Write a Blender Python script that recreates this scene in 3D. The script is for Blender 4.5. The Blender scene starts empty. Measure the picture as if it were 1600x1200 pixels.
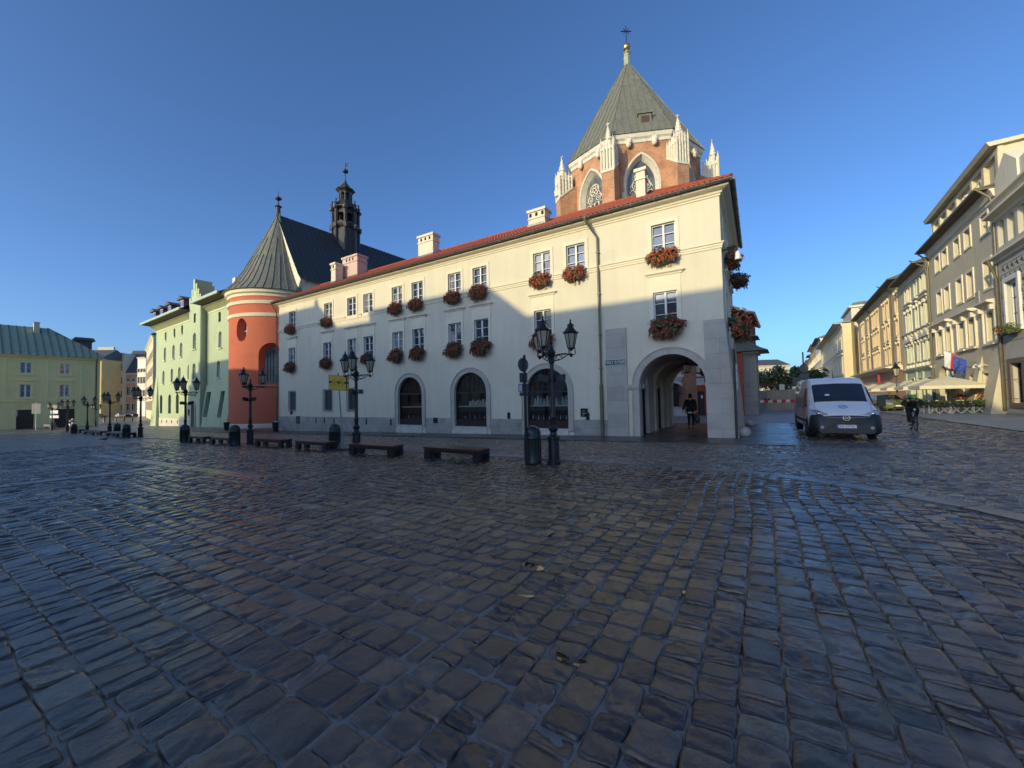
import bpy, bmesh, math, random
import numpy as np
from mathutils import Vector, Matrix
from mathutils.geometry import delaunay_2d_cdt
random.seed(7)
rng = np.random.default_rng(11)
SC = bpy.context.scene
COL = SC.collection
PI = math.pi

# ------------------------------------------------------------------ site geometry
CAMH = 1.70
ROLL, PITCH, FPX = math.atan(.021), math.atan(.0355), 620.0
GA, GB = .0109, -.01357                                  # the square falls gently to the far left
def gz(x, y):
    return max(GA * x + GB * y, -1.9)

class Frame:
    """a facade: s along it, o out of it, z up"""
    def __init__(self, P, D, flip=False):
        self.O = np.array(P[:2], float)
        d = np.array(D[:2], float); self.A = d / np.linalg.norm(d)
        n = np.array([self.A[1], -self.A[0]])
        if np.dot(n, -self.O) < 0: n = -n
        if flip: n = -n
        self.N = n
    def w(self, s, o, z):
        p = self.O + self.A * s + self.N * o
        return (p[0], p[1], z)
    def g(self, s, o):
        p = self.O + self.A * s + self.N * o
        return gz(p[0], p[1])

A_DIR = np.array([-.84991526, .5269194])                 # along the cream house, to the left
B_DIR = np.array([.57022105, .8214913])                  # along the street on the right
F = Frame((8.7646, 16.2), A_DIR)                         # cream house, s = 0 at its right corner
FS = Frame((8.7646, 16.2), -F.N, flip=False)             # its right end wall, s runs away from us
FR = Frame((31.963, 25.586), B_DIR)                      # house row on the right
FL = Frame((-81.161, 78.0), -B_DIR)                      # green-roofed house at the left
FG = Frame((-34.238, 48.0), (-.82353441, .56726632))     # pale green house
if np.dot(FS.N, [.85, -.527]) < 0: FS.N = -FS.N

# ------------------------------------------------------------------ objects
def origin(o):
    v = Vector((0, 0, 0))
    while o is not None:
        v += o.location; o = o.parent
    return v

def tag(o, label=None, cat=None, group=None, kind=None):
    if label: o['label'] = label
    if cat: o['category'] = cat
    if group: o['group'] = group
    if kind: o['kind'] = kind
    return o

def empty(name, loc, label=None, cat=None, group=None, rz=0):
    o = bpy.data.objects.new(name, None)
    COL.objects.link(o); o.location = loc; o.rotation_euler = (0, 0, rz)
    o.empty_display_size = .3
    return tag(o, label, cat, group)

def uv_box(me):
    n = len(me.polygons)
    if n == 0: return
    nv = len(me.vertices)
    co = np.empty(nv * 3); me.vertices.foreach_get('co', co); co = co.reshape(-1, 3)
    nr = np.empty(n * 3); me.polygons.foreach_get('normal', nr); nr = nr.reshape(-1, 3)
    nl = len(me.loops)
    li = np.empty(nl, dtype=np.int32); me.loops.foreach_get('vertex_index', li)
    lt = np.empty(n, dtype=np.int32); me.polygons.foreach_get('loop_total', lt)
    nl3 = np.repeat(nr, lt, axis=0)
    # no mirrored tangents: fold opposite normals together
    flat = np.abs(nl3[:, 2]) > .98
    T = np.stack([-nl3[:, 1], nl3[:, 0], np.zeros(nl)], 1)
    ln = np.linalg.norm(T, axis=1); ln[ln < 1e-6] = 1
    T = T / ln[:, None]
    T[flat] = (1, 0, 0)
    Bt = np.cross(nl3, T); Bt[flat] = (0, 1, 0)
    p = co[li]
    uv = np.stack([(p * T).sum(1), (p * Bt).sum(1)], 1)
    lay = me.uv_layers.new(name='uv')
    lay.data.foreach_set('uv', uv.astype(np.float32).ravel())

class MB:
    def __init__(self): self.v = []; self.f = []; self.m = []; self.mi = 0
    def add(self, vs, fs):
        k = len(self.v); self.v += [tuple(map(float, p)) for p in vs]
        self.f += [tuple(k + i for i in f) for f in fs]; self.m += [self.mi] * len(fs)
        return self
    def poly(self, *p): return self.add(p, [tuple(range(len(p)))])
    def hexa(self, p):   # p: 4 bottom, 4 top
        return self.add(p, [(3, 2, 1, 0), (4, 5, 6, 7), (0, 1, 5, 4), (1, 2, 6, 5), (2, 3, 7, 6), (3, 0, 4, 7)])
    def box(self, x0, x1, y0, y1, z0, z1):
        return self.hexa([(x0, y0, z0), (x1, y0, z0), (x1, y1, z0), (x0, y1, z0), (x0, y0, z1), (x1, y0, z1), (x1, y1, z1), (x0, y1, z1)])
    def fbox(self, fr, s0, s1, o0, o1, z0, z1):
        q = [(s0, o0), (s1, o0), (s1, o1), (s0, o1)]
        return self.hexa([fr.w(s, o, z0) for s, o in q] + [fr.w(s, o, z1) for s, o in q])
    def bar(self, p, q, w, h=None, up=(0, 0, 1)):
        h = h or w; p = Vector(p); q = Vector(q); d = (q - p).normalized()
        u = Vector(up)
        if abs(d.dot(u)) > .98: u = Vector((1, 0, 0))
        r = d.cross(u).normalized() * (w / 2); t = r.cross(d).normalized() * (h / 2)
        return self.hexa([p - r - t, p + r - t, q + r - t, q - r - t, p - r + t, p + r + t, q + r + t, q - r + t])
    def tube(self, pts, r, n=8, cap=True, closed=False):
        pts = [Vector(p) for p in pts]; m = len(pts)
        rr = r if isinstance(r, (list, tuple)) else [r] * m
        up = None; vs = []; fs = []
        for i, p in enumerate(pts):
            if closed: d = pts[(i + 1) % m] - pts[i - 1]
            else: d = pts[min(i + 1, m - 1)] - pts[max(i - 1, 0)]
            d = d.normalized() if d.length > 1e-9 else Vector((0, 0, 1))
            if up is None:
                up = Vector((0, 0, 1)) if abs(d.z) < .9 else Vector((1, 0, 0))
            a = d.cross(up)
            a = a.normalized() if a.length > 1e-6 else d.orthogonal().normalized()
            b = a.cross(d).normalized(); up = b
            for k in range(n):
                t = 2 * PI * k / n
                vs.append(p + a * math.cos(t) * rr[i] + b * math.sin(t) * rr[i])
        for i in range(m if closed else m - 1):
            j = (i + 1) % m
            for k in range(n):
                fs.append((i * n + k, i * n + (k + 1) % n, j * n + (k + 1) % n, j * n + k))
        if cap and not closed:
            fs.append(tuple(range(n - 1, -1, -1))); fs.append(tuple((m - 1) * n + k for k in range(n)))
        return self.add(vs, fs)
    def lathe(self, prof, c=(0, 0, 0), n=16, a0=0, a1=2 * PI, sx=1, sy=1, rot=0):
        full = abs(a1 - a0 - 2 * PI) < 1e-6; k = n if full else n + 1
        vs = []; fs = []
        for r, z in prof:
            for i in range(k):
                t = a0 + (a1 - a0) * i / n + rot
                vs.append((c[0] + math.cos(t) * r * sx, c[1] + math.sin(t) * r * sy, c[2] + z))
        for j in range(len(prof) - 1):
            for i in range(n):
                i2 = (i + 1) % k
                fs.append((j * k + i, j * k + i2, (j + 1) * k + i2, (j + 1) * k + i))
        if full:
            if prof[0][0] > 1e-4: fs.append(tuple(range(k - 1, -1, -1)))
            if prof[-1][0] > 1e-4: fs.append(tuple((len(prof) - 1) * k + i for i in range(k)))
        return self.add(vs, fs)
    def ball(self, c, r, n=12, sz=1.0, sx=1.0, sy=1.0):
        prof = [(max(1e-5, math.sin(t) * r), -math.cos(t) * r * sz) for t in [PI * i / (n // 2 + 2) for i in range(n // 2 + 3)]]
        return self.lathe(prof, c, n, sx=sx, sy=sy)
    def prism(self, pts, d):   # planar polygon extruded by vector d
        n = len(pts); d = Vector(d)
        vs = [Vector(p) for p in pts] + [Vector(p) + d for p in pts]
        fs = [tuple(range(n - 1, -1, -1)), tuple(range(n, 2 * n))] + [(i, (i + 1) % n, n + (i + 1) % n, n + i) for i in range(n)]
        return self.add(vs, fs)
    def wall(self, fr, outline, holes=(), o=0.0, depth=.2, sill=True):
        """flat wall with holes and their reveals"""
        vs = []; ed = []
        for loop in [outline] + list(holes):
            k = len(vs); vs += [Vector((float(a), float(b))) for a, b in loop]
            ed += [(k + i, k + (i + 1) % len(loop)) for i in range(len(loop))]
        r = delaunay_2d_cdt(vs, ed, [], 1, 1e-5)
        rv, rf = r[0], r[2]
        N = Vector((fr.N[0], fr.N[1], 0))
        P = [Vector(fr.w(p.x, o, p.y)) for p in rv]
        out = []
        def odd(x, y, loop):
            c = False; j = len(loop) - 1
            for i in range(len(loop)):
                (xi, yi), (xj, yj) = loop[i], loop[j]
                if (yi > y) != (yj > y) and x < (xj - xi) * (y - yi) / (yj - yi) + xi: c = not c
                j = i
            return c
        hb = [(min(a for a, b in h), max(a for a, b in h), min(b for a, b in h), max(b for a, b in h), h) for h in holes]
        for f in rf:
            f = tuple(f)
            cx = sum(rv[i].x for i in f) / len(f); cy = sum(rv[i].y for i in f) / len(f)
            if any(x0 < cx < x1 and y0 < cy < y1 and odd(cx, cy, h) for x0, x1, y0, y1, h in hb): continue
            if not odd(cx, cy, outline): continue
            nn = (P[f[1]] - P[f[0]]).cross(P[f[2]] - P[f[0]])
            out.append(f if nn.dot(N) > 0 else f[::-1])
        self.add(P, out)
        if depth:
            for h in holes:
                n = len(h)
                self.add([fr.w(a, o, b) for a, b in h] + [fr.w(a, o - depth, b) for a, b in h],
                         [(i, (i + 1) % n, n + (i + 1) % n, n + i) for i in range(n)])
        return self
    def ring(self, fr, outer, inner, o0, o1):
        """flat frame between two loops of equal length, o0..o1 thick"""
        n = len(outer)
        vs = [fr.w(a, o1, b) for a, b in outer] + [fr.w(a, o1, b) for a, b in inner] + [fr.w(a, o0, b) for a, b in outer] + [fr.w(a, o0, b) for a, b in inner]
        fs = []
        for i in range(n):
            j = (i + 1) % n
            fs += [(i, j, n + j, n + i), (i, j, 2 * n + j, 2 * n + i), (n + i, n + j, 3 * n + j, 3 * n + i)]
        return self.add(vs, fs)
    def build(self, name, mat, parent=None, local=False, smooth=False, recalc=True, ang=35, **tags):
        me = bpy.data.meshes.new(name)
        vs = self.v
        if parent is not None and not local:
            o = origin(parent); vs = [(x - o.x, y - o.y, z - o.z) for x, y, z in vs]
        me.from_pydata(vs, [], self.f)
        mats = mat if isinstance(mat, (list, tuple)) else [mat]
        for m in mats: me.materials.append(m)
        if len(mats) > 1: me.polygons.foreach_set('material_index', self.m)
        if recalc and len(self.f) < 60000:
            bm = bmesh.new(); bm.from_mesh(me)
            bmesh.ops.recalc_face_normals(bm, faces=bm.faces); bm.to_mesh(me); bm.free()
        me.update()
        uv_box(me)
        if smooth:
            me.polygons.foreach_set('use_smooth', [True] * len(me.polygons))
            me.set_sharp_from_angle(angle=math.radians(ang))
        ob = bpy.data.objects.new(name, me); COL.objects.link(ob)
        if parent is not None: ob.parent = parent
        return tag(ob, **tags)

def rect(s0, s1, z0, z1): return [(s0, z0), (s1, z0), (s1, z1), (s0, z1)]
def arch(c, hw, z0, zs, rise=None, n=14, pointed=False):
    """opening with straight sides to zs then a round (or pointed) head"""
    rise = hw if rise is None else rise
    p = [(c - hw, z0), (c + hw, z0)]
    if pointed:
        R = (hw * hw + rise * rise) / (2 * hw)
        a_end = math.asin(min(1, rise / R))
        right = [(c + hw - R + R * math.cos(a_end * i / (n // 2)), zs + R * math.sin(a_end * i / (n // 2))) for i in range(n // 2 + 1)]
        left = [(2 * c - a, b) for a, b in right[:-1]][::-1]
        return p + right + left
    return p + [(c + hw * math.cos(PI * i / n), zs + rise * math.sin(PI * i / n)) for i in range(n + 1)]
def copy_tree(o, parent=None, name=None):
    c = o.copy(); COL.objects.link(c); c.parent = parent
    for ch in list(o.children): copy_tree(ch, c)
    return c

# ------------------------------------------------------------------ materials
def newmat(name):
    m = bpy.data.materials.new(name); m.use_nodes = True
    nt = m.node_tree; nt.nodes.clear()
    out = nt.nodes.new('ShaderNodeOutputMaterial'); b = nt.nodes.new('ShaderNodeBsdfPrincipled')
    nt.links.new(b.outputs[0], out.inputs[0])
    return m, nt, b
def nd(nt, typ, **kw):
    n = nt.nodes.new(typ)
    for k, v in kw.items():
        if k in n.inputs.keys(): n.inputs[k].default_value = v
        else: setattr(n, k, v)
    return n
def ramp(nt, fac, stops):
    r = nt.nodes.new('ShaderNodeValToRGB'); e = r.color_ramp.elements
    while len(e) < len(stops): e.new(.5)
    for el, (p, c) in zip(e, stops):
        el.position = p; el.color = (*c, 1) if len(c) == 3 else c
    nt.links.new(fac, r.inputs[0]); return r.outputs[0]
def mixc(nt, fac, a, b, mode='MIX'):
    m = nt.nodes.new('ShaderNodeMix'); m.data_type = 'RGBA'; m.blend_type = mode
    for sock, val in ((m.inputs[0], fac), (m.inputs[6], a), (m.inputs[7], b)):
        if hasattr(val, 'links'): nt.links.new(val, sock)
        elif isinstance(val, (int, float)): sock.default_value = val
        else: sock.default_value = (*val, 1)
    return m.outputs[2]
def bump(nt, b, h, strength=.3, dist=.02):
    n = nd(nt, 'ShaderNodeBump', Strength=strength, Distance=dist)
    nt.links.new(h, n.inputs['Height']); nt.links.new(n.outputs[0], b.inputs['Normal']); return n
def tc(nt, out='Object'):
    return nt.nodes.new('ShaderNodeTexCoord').outputs[out]
def noise(nt, vec, scale, detail=4, rough=.55, stretch=None):
    n = nd(nt, 'ShaderNodeTexNoise', Scale=scale, Detail=detail, Roughness=rough)
    if stretch:
        mp = nd(nt, 'ShaderNodeMapping'); mp.inputs['Scale'].default_value = stretch
        nt.links.new(vec, mp.inputs[0]); vec = mp.outputs[0]
    nt.links.new(vec, n.inputs['Vector']); return n.outputs[0]
def mul(c, k): return tuple(min(1, x * k) for x in c)

def plaster(name, col, dirt=.10, rough=.9, grime=.5, bmp=.15):
    """painted render: broad mottling, faint rain streaks, fine grain"""
    m, nt, b = newmat(name); v = tc(nt)
    big = noise(nt, v, .35, 5); st = noise(nt, v, 1.0, 6, .6, (3.0, 3.0, .22)); fine = noise(nt, v, 60, 3)
    c = ramp(nt, big, [(.3, mul(col, 1 - dirt)), (.7, mul(col, 1 + dirt * .35))])
    s = ramp(nt, st, [(.45, (1, 1, 1)), (.85, (1 - grime * .22,) * 3)])
    c = mixc(nt, 1.0, c, s, 'MULTIPLY')
    pt = noise(nt, v, .55, 2, .4); c = mixc(nt, 1.0, c, ramp(nt, pt, [(.60, (1, 1, 1)), (.612, (.955, .96, .965))]), 'MULTIPLY')     # patch repairs
    sm = noise(nt, v, 5.5, 5, .7, (1.6, 1.6, .35)); c = mixc(nt, 1.0, c, ramp(nt, sm, [(.62, (1, 1, 1)), (.80, (1 - grime * .28,) * 3)]), 'MULTIPLY')
    nt.links.new(c, b.inputs['Base Color']); b.inputs['Roughness'].default_value = rough
    b.inputs['Specular IOR Level'].default_value = .25
    bump(nt, b, fine, bmp, .01); return m
def stone(name, col, dirt=.3, scale=1.5, rough=.85, block=None, bmp=.3):
    m, nt, b = newmat(name); v = tc(nt)
    n1 = noise(nt, v, scale, 7, .62); n2 = noise(nt, v, scale * 14, 4)
    c = ramp(nt, n1, [(.28, mul(col, 1 - dirt)), (.5, col), (.75, mul(col, 1 + dirt * .5))])
    h = n2
    if block:
        br = nd(nt, 'ShaderNodeTexBrick'); nt.links.new(tc(nt, 'UV'), br.inputs['Vector'])
        br.inputs['Scale'].default_value = 1; br.inputs['Brick Width'].default_value = block[0]; br.inputs['Row Height'].default_value = block[1]
        br.inputs['Mortar Size'].default_value = .006
        br.inputs['Color1'].default_value = (1, 1, 1, 1); br.inputs['Color2'].default_value = (.86, .86, .86, 1); br.inputs['Mortar'].default_value = (.55, .55, .55, 1)
        c = mixc(nt, 1, c, br.outputs[0], 'MULTIPLY')
    nt.links.new(c, b.inputs['Base Color']); b.inputs['Roughness'].default_value = rough
    bump(nt, b, h, bmp, .01); return m
def brick(name, c1, c2, mortar, w=.28, h=.085, rough=.9):
    m, nt, b = newmat(name)
    br = nd(nt, 'ShaderNodeTexBrick'); nt.links.new(tc(nt, 'UV'), br.inputs['Vector'])
    for k, val in (('Scale', 1), ('Brick Width', w), ('Row Height', h), ('Mortar Size', .008), ('Bias', -.1)): br.inputs[k].default_value = val
    br.inputs['Color1'].default_value = (*c1, 1); br.inputs['Color2'].default_value = (*c2, 1); br.inputs['Mortar'].default_value = (*mortar, 1)
    n = noise(nt, tc(nt), .8, 6, .65); k = ramp(nt, n, [(.3, (.62, .6, .6)), (.6, (1.0, 1.0, 1.0))])
    nt.links.new(mixc(nt, 1, br.outputs[0], k, 'MULTIPLY'), b.inputs['Base Color'])
    b.inputs['Roughness'].default_value = rough
    bump(nt, b, br.outputs['Fac'], -.4, .01); return m
def plain(name, col, rough=.5, metal=0.0, var=.15, scale=6, spec=.5, bmp=.0, coat=0):
    m, nt, b = newmat(name); n = noise(nt, tc(nt), scale, 5, .6)
    nt.links.new(ramp(nt, n, [(.3, mul(col, 1 - var)), (.7, mul(col, 1 + var * .6))]), b.inputs['Base Color'])
    b.inputs['Roughness'].default_value = rough; b.inputs['Metallic'].default_value = metal
    b.inputs['Specular IOR Level'].default_value = spec; b.inputs['Coat Weight'].default_value = coat
    if bmp: bump(nt, b, noise(nt, tc(nt), scale * 6, 4), bmp, .01)
    return m
def glassy(name, col, curtain=None, rough=.06):
    """window pane seen by day: dark room, sometimes a pale curtain, mirror-like front"""
    m, nt, b = newmat(name); v = tc(nt)
    n = noise(nt, v, 1.3, 2, .5, (1, 1, .6))
    if curtain:
        w = nd(nt, 'ShaderNodeTexWave', Scale=5.0, Distortion=2.0, Detail=2.0); w.bands_direction = 'X'
        nt.links.new(tc(nt, 'UV'), w.inputs['Vector'])
        cc = ramp(nt, w.outputs[1], [(.2, mul(curtain, .6)), (.8, curtain)])
        c = mixc(nt, ramp(nt, n, [(.46, (0, 0, 0)), (.54, (1, 1, 1))]), col, cc)
    else:
        c = ramp(nt, n, [(.35, mul(col, .5)), (.65, mul(col, 1.6))])
    nt.links.new(c, b.inputs['Base Color']); b.inputs['Roughness'].default_value = rough
    b.inputs['Specular IOR Level'].default_value = .9
    b.inputs['Coat Weight'].default_value = .6; b.inputs['Coat Roughness'].default_value = .02
    wv = noise(nt, v, 1.7, 2); bump(nt, b, wv, .05, .02)
    return m
def thin_glass(name, tint=(.75, .8, .8), refl=.10):
    m = bpy.data.materials.new(name); m.use_nodes = True; nt = m.node_tree; nt.nodes.clear()
    out = nt.nodes.new('ShaderNodeOutputMaterial'); mx = nt.nodes.new('ShaderNodeMixShader')
    tr = nt.nodes.new('ShaderNodeBsdfTransparent'); gl = nt.nodes.new('ShaderNodeBsdfGlossy')
    tr.inputs[0].default_value = (*tint, 1); gl.inputs['Roughness'].default_value = .03
    fr = nd(nt, 'ShaderNodeFresnel', IOR=1.5)
    ad = nd(nt, 'ShaderNodeMath', operation='ADD'); ad.inputs[1].default_value = refl; ad.use_clamp = True
    nt.links.new(fr.outputs[0], ad.inputs[0])
    nt.links.new(ad.outputs[0], mx.inputs[0]); nt.links.new(tr.outputs[0], mx.inputs[1]); nt.links.new(gl.outputs[0], mx.inputs[2])
    nt.links.new(mx.outputs[0], out.inputs[0]); return m
def seam_metal(name, c_hi, c_lo, rough=.5, metal=0.0, pitch=.6, scale=1.2):
    """weathered sheet-metal roofing with standing-seam shading only as a fine ridge"""
    m, nt, b = newmat(name); v = tc(nt); uv = tc(nt, 'UV')
    n = noise(nt, v, scale, 7, .65); st = noise(nt, v, 2.0, 5, .6, (2.5, 2.5, .4))
    c = ramp(nt, n, [(.3, c_lo), (.7, c_hi)])
    c = mixc(nt, .5, c, ramp(nt, st, [(.35, mul(c_lo, .8)), (.65, c_hi)]))
    nt.links.new(c, b.inputs['Base Color']); b.inputs['Roughness'].default_value = rough; b.inputs['Metallic'].default_value = metal
    bump(nt, b, n, .15, .02); return m
M = {}
M['cream'] = plaster('cream_render', (.72, .66, .51), .09, grime=.45)
M['creamtrim'] = plaster('cream_trim', (.78, .715, .55), .05, grime=.3)
M['plinth'] = stone('limestone_plinth', (.40, .375, .32), .35, 1.6, block=(.9, .55))
M['ashlar'] = stone('grey_ashlar', (.47, .43, .37), .2, 1.1, block=(1.6, .62))
M['archstone'] = stone('arch_stone', (.47, .43, .36), .22, 2.0)
M['pale'] = stone('pale_limestone', (.62, .58, .49), .22, 2.5)
M['pinnacle'] = stone('pinnacle_stone', (.70, .65, .52), .2, 3.0)
M['salmon'] = plaster('salmon_render', (.58, .165, .095), .07, grime=.3)
M['bandcream'] = plaster('cream_band', (.78, .70, .47), .05)
M['mint'] = plaster('mint_render', (.46, .535, .345), .05, grime=.3)
M['minttrim'] = plaster('mint_trim', (.70, .70, .46), .05)
M['olive'] = plaster('olive_render', (.90, .74, .33), .06, grime=.4)
M['olivetrim'] = plaster('olive_trim', (.92, .77, .37), .06)
M['greyhouse'] = plaster('grey_tan_render', (.62, .55, .385), .08, grime=.6)
M['greytrim'] = plaster('warm_white_trim', (.76, .69, .53), .08)
M['greenhouse'] = plaster('sage_render', (.56, .60, .44), .08, grime=.5)
M['ochre'] = plaster('ochre_render', (.72, .53, .30), .07, grime=.5)
M['yellow'] = plaster('yellow_render', (.68, .50, .22), .07, grime=.4)
M['peach'] = plaster('peach_render', (.62, .36, .22), .07, grime=.4)
M['buff'] = plaster('buff_render', (.74, .61, .40), .08, grime=.5)
M['white'] = plaster('white_render', (.72, .70, .64), .06, grime=.4)
M['brickred'] = plaster('brick_red_render', (.42, .10, .05), .1, grime=.5)
M['brick'] = brick('old_brick', (.56, .265, .135), (.42, .18, .09), (.48, .38, .27))
M['darkbrick'] = brick('dark_brick', (.20, .09, .06), (.13, .065, .05), (.2, .16, .13))
M['tile'] = plain('clay_tile', (.36, .075, .035), .65, var=.4, scale=9, bmp=.1)
M['lead'] = seam_metal('grey_green_roof', (.215, .215, .165), (.13, .135, .11), .5, 0)
M['darkroof'] = seam_metal('dark_tin_roof', (.062, .064, .058), (.036, .037, .036), .42, 0)
M['copper'] = seam_metal('green_copper_roof', (.42, .45, .30), (.25, .30, .21), .6, 0)
M['slate'] = plain('slate_roof', (.10, .10, .105), .6, var=.25, scale=4)
M['gutter'] = plain('zinc_gutter', (.16, .155, .14), .42, .6, .25, 3)
M['pipe'] = plain('brown_downpipe', (.15, .125, .08), .45, .3, .2, 3)
M['coppseam'] = plain('shadow_copper_seam', (.085, .115, .09), .6, 0, .3)  # seam colour darkened to stand in for the shadows the seams cast
M['glassblind'] = glassy('net_curtain_glass', (.05, .05, .06), (.52, .50, .47))
M['bloomshade'] = plain('shade_red_geranium', (.40, .035, .03), .6, 0, .45, 25)  # bloom colour darkened to paint in the shade on the first-floor boxes
M['frame'] = plain('white_window_paint', (.74, .74, .72), .45, var=.05)
M['brownframe'] = plain('brown_window_paint', (.08, .05, .035), .5)
M['glass'] = glassy('window_glass', (.03, .035, .045))
M['glasscurt'] = glassy('curtained_glass', (.03, .035, .045), (.35, .34, .33))
M['leaded'] = glassy('leaded_glass', (.10, .11, .10), None, .25)
M['shopglass'] = thin_glass('shop_glass')
M['lampglass'] = plain('lamp_opal_glass', (.42, .37, .26), .3, var=.12, scale=5)
M['iron'] = plain('black_iron', (.018, .02, .022), .38, .2, .3, 12, .5, .05)
M['bin'] = plain('dark_green_bin', (.012, .028, .024), .33, .0, .3, 8, .5)
M['wood'] = plain('red_brown_bench_wood', (.10, .035, .022), .35, 0, .45, 14, .5, .1)
M['woodleg'] = plain('dark_bench_leg', (.022, .017, .016), .4, 0, .4, 9)
M['joinery'] = plain('dark_shop_joinery', (.035, .022, .018), .4, 0, .3, 10)
M['dark'] = plain('dark_interior', (.012, .011, .010), .9)
M['soffit'] = plaster('soffit_board', (.17, .14, .10), .1)
M['leaf'] = plain('geranium_leaf', (.06, .085, .024), .6, 0, .5, 30)
M['bloom'] = plain('red_geranium', (.64, .10, .05), .6, 0, .45, 25)
M['hedge'] = plain('hedge_leaf', (.11, .16, .035), .6, 0, .5, 14)
M['tree'] = plain('tree_leaf', (.055, .085, .028), .65, 0, .5, 3)
M['bark'] = plain('tree_bark', (.06, .045, .03), .9, 0, .4, 8)
M['canvas'] = plain('beige_canvas', (.66, .60, .42), .85, 0, .06, 3)
M['steel'] = plain('galvanised_steel', (.35, .36, .36), .42, .6, .15, 8)
M['rubber'] = plain('black_rubber', (.016, .016, .017), .7, 0, .3, 10)
M['alu'] = plain('sign_back_grey', (.12, .125, .13), .5, .3, .15, 6)
M['signwhite'] = plain('sign_white', (.70, .70, .68), .4, 0, .05)
M['black'] = plain('black_paint', (.012, .012, .013), .4)
# ================================================================== GROUND
def sn(s, n, dz=0.0):
    p = F.O + F.A * s + F.N * n
    return (p[0], p[1], gz(p[0], p[1]) + dz)
CAM_S, CAM_N = -1.09, 18.39

def setts_mat(name, cols, grout, w, h, rough=(.2, .45), mortar=.012, distort=.02, bmp=.5, uvrot=0, offset=.5):
    m, nt, b = newmat(name); uv = tc(nt, 'UV')
    mp = nd(nt, 'ShaderNodeMapping'); nt.links.new(uv, mp.inputs[0]); mp.inputs['Rotation'].default_value = (0, 0, uvrot)
    nz = nd(nt, 'ShaderNodeTexNoise', Scale=2.5, Detail=3.0); nt.links.new(mp.outputs[0], nz.inputs['Vector'])
    ad = nd(nt, 'ShaderNodeVectorMath', operation='MULTIPLY_ADD'); nt.links.new(nz.outputs[1], ad.inputs[0])
    ad.inputs[1].default_value = (distort,) * 3; nt.links.new(mp.outputs[0], ad.inputs[2])
    br = nd(nt, 'ShaderNodeTexBrick'); nt.links.new(ad.outputs[0], br.inputs['Vector']); br.offset = offset
    for k, val in (('Scale', 1), ('Brick Width', w), ('Row Height', h), ('Mortar Size', mortar), ('Mortar Smooth', .6)): br.inputs[k].default_value = val
    br.inputs['Color1'].default_value = (*cols[0], 1); br.inputs['Color2'].default_value = (*cols[1], 1); br.inputs['Mortar'].default_value = (*grout, 1)
    big = noise(nt, tc(nt), .5, 5, .6)
    c = mixc(nt, 1, br.outputs[0], ramp(nt, big, [(.3, (.7, .7, .7)), (.7, (1.1, 1.1, 1.1))]), 'MULTIPLY')
    nt.links.new(c, b.inputs['Base Color'])
    rn = noise(nt, tc(nt), 1.3, 5, .6)
    rr = ramp(nt, rn, [(.35, (rough[0],) * 3), (.7, (rough[1],) * 3)])
    nt.links.new(rr, b.inputs['Roughness'])
    fine = noise(nt, tc(nt), 22, 4)
    h1 = nd(nt, 'ShaderNodeMath', operation='MULTIPLY_ADD'); nt.links.new(br.outputs['Fac'], h1.inputs[0]); h1.inputs[1].default_value = -1.0
    nt.links.new(fine, h1.inputs[2])
    bump(nt, b, h1.outputs[0], bmp, .035); return m

M['ground'] = setts_mat('square_paving', ((.18, .155, .125), (.24, .21, .17)), (.13, .12, .105), .2, .16, (.22, .45), .014, .03, 1.0)
M['road'] = setts_mat('road_setts', ((.20, .175, .145), (.27, .24, .195)), (.10, .09, .08), .22, .11, (.22, .45), .014, .02, 1.0)
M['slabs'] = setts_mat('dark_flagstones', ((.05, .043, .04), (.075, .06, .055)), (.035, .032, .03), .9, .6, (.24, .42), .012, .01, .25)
M['kerb'] = setts_mat('pale_kerb_stones', ((.16, .155, .145), (.21, .20, .185)), (.07, .066, .06), .55, .8, (.25, .45), .012, .01, .3)
M['strip'] = setts_mat('smooth_slab_strip', ((.13, .128, .12), (.17, .165, .155)), (.06, .058, .055), .9, .62, (.2, .4), .01, .01, .2)
M['passage'] = setts_mat('reddish_passage_slabs', ((.17, .09, .065), (.14, .08, .06)), (.05, .04, .035), .5, .5, (.3, .5), .01, .01, .2)
M['plaza'] = setts_mat('pale_plaza_slabs', ((.30, .275, .26), (.36, .33, .31)), (.14, .13, .125), .6, .4, (.5, .7), .012, .01, .2)
M['walk'] = setts_mat('beige_pavement', ((.46, .41, .31), (.54, .48, .37)), (.28, .25, .2), .6, .45, (.5, .7), .01, .01, .2)
M['grout'] = stone('sandy_wet_joint', (.24, .205, .17), .4, 5.0, .85, bmp=.8)

def sheet(name, poly, mat, dz, **kw):
    """flat paving laid on the sloping ground; uv in metres along the house front"""
    me = bpy.data.meshes.new(name)
    r = delaunay_2d_cdt([Vector((float(a), float(b))) for a, b in poly], [], [list(range(len(poly)))], 1, 1e-5)
    me.from_pydata([sn(p.x, p.y, dz) for p in r[0]], [], [tuple(f) for f in r[2]])
    me.materials.append(mat); me.update()
    bm = bmesh.new(); bm.from_mesh(me)
    for f in bm.faces:
        f.normal_update()
        if f.normal.z < 0: f.normal_flip()
    bm.to_mesh(me); bm.free()
    lay = me.uv_layers.new(name='uv')
    for l in me.loops:
        p = np.array(me.vertices[l.vertex_index].co[:2]) - F.O
        lay.data[l.index].uv = (p @ F.A, p @ F.N)
    ob = bpy.data.objects.new(name, me); COL.objects.link(ob)
    return tag(ob, kind='structure', **kw)

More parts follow.
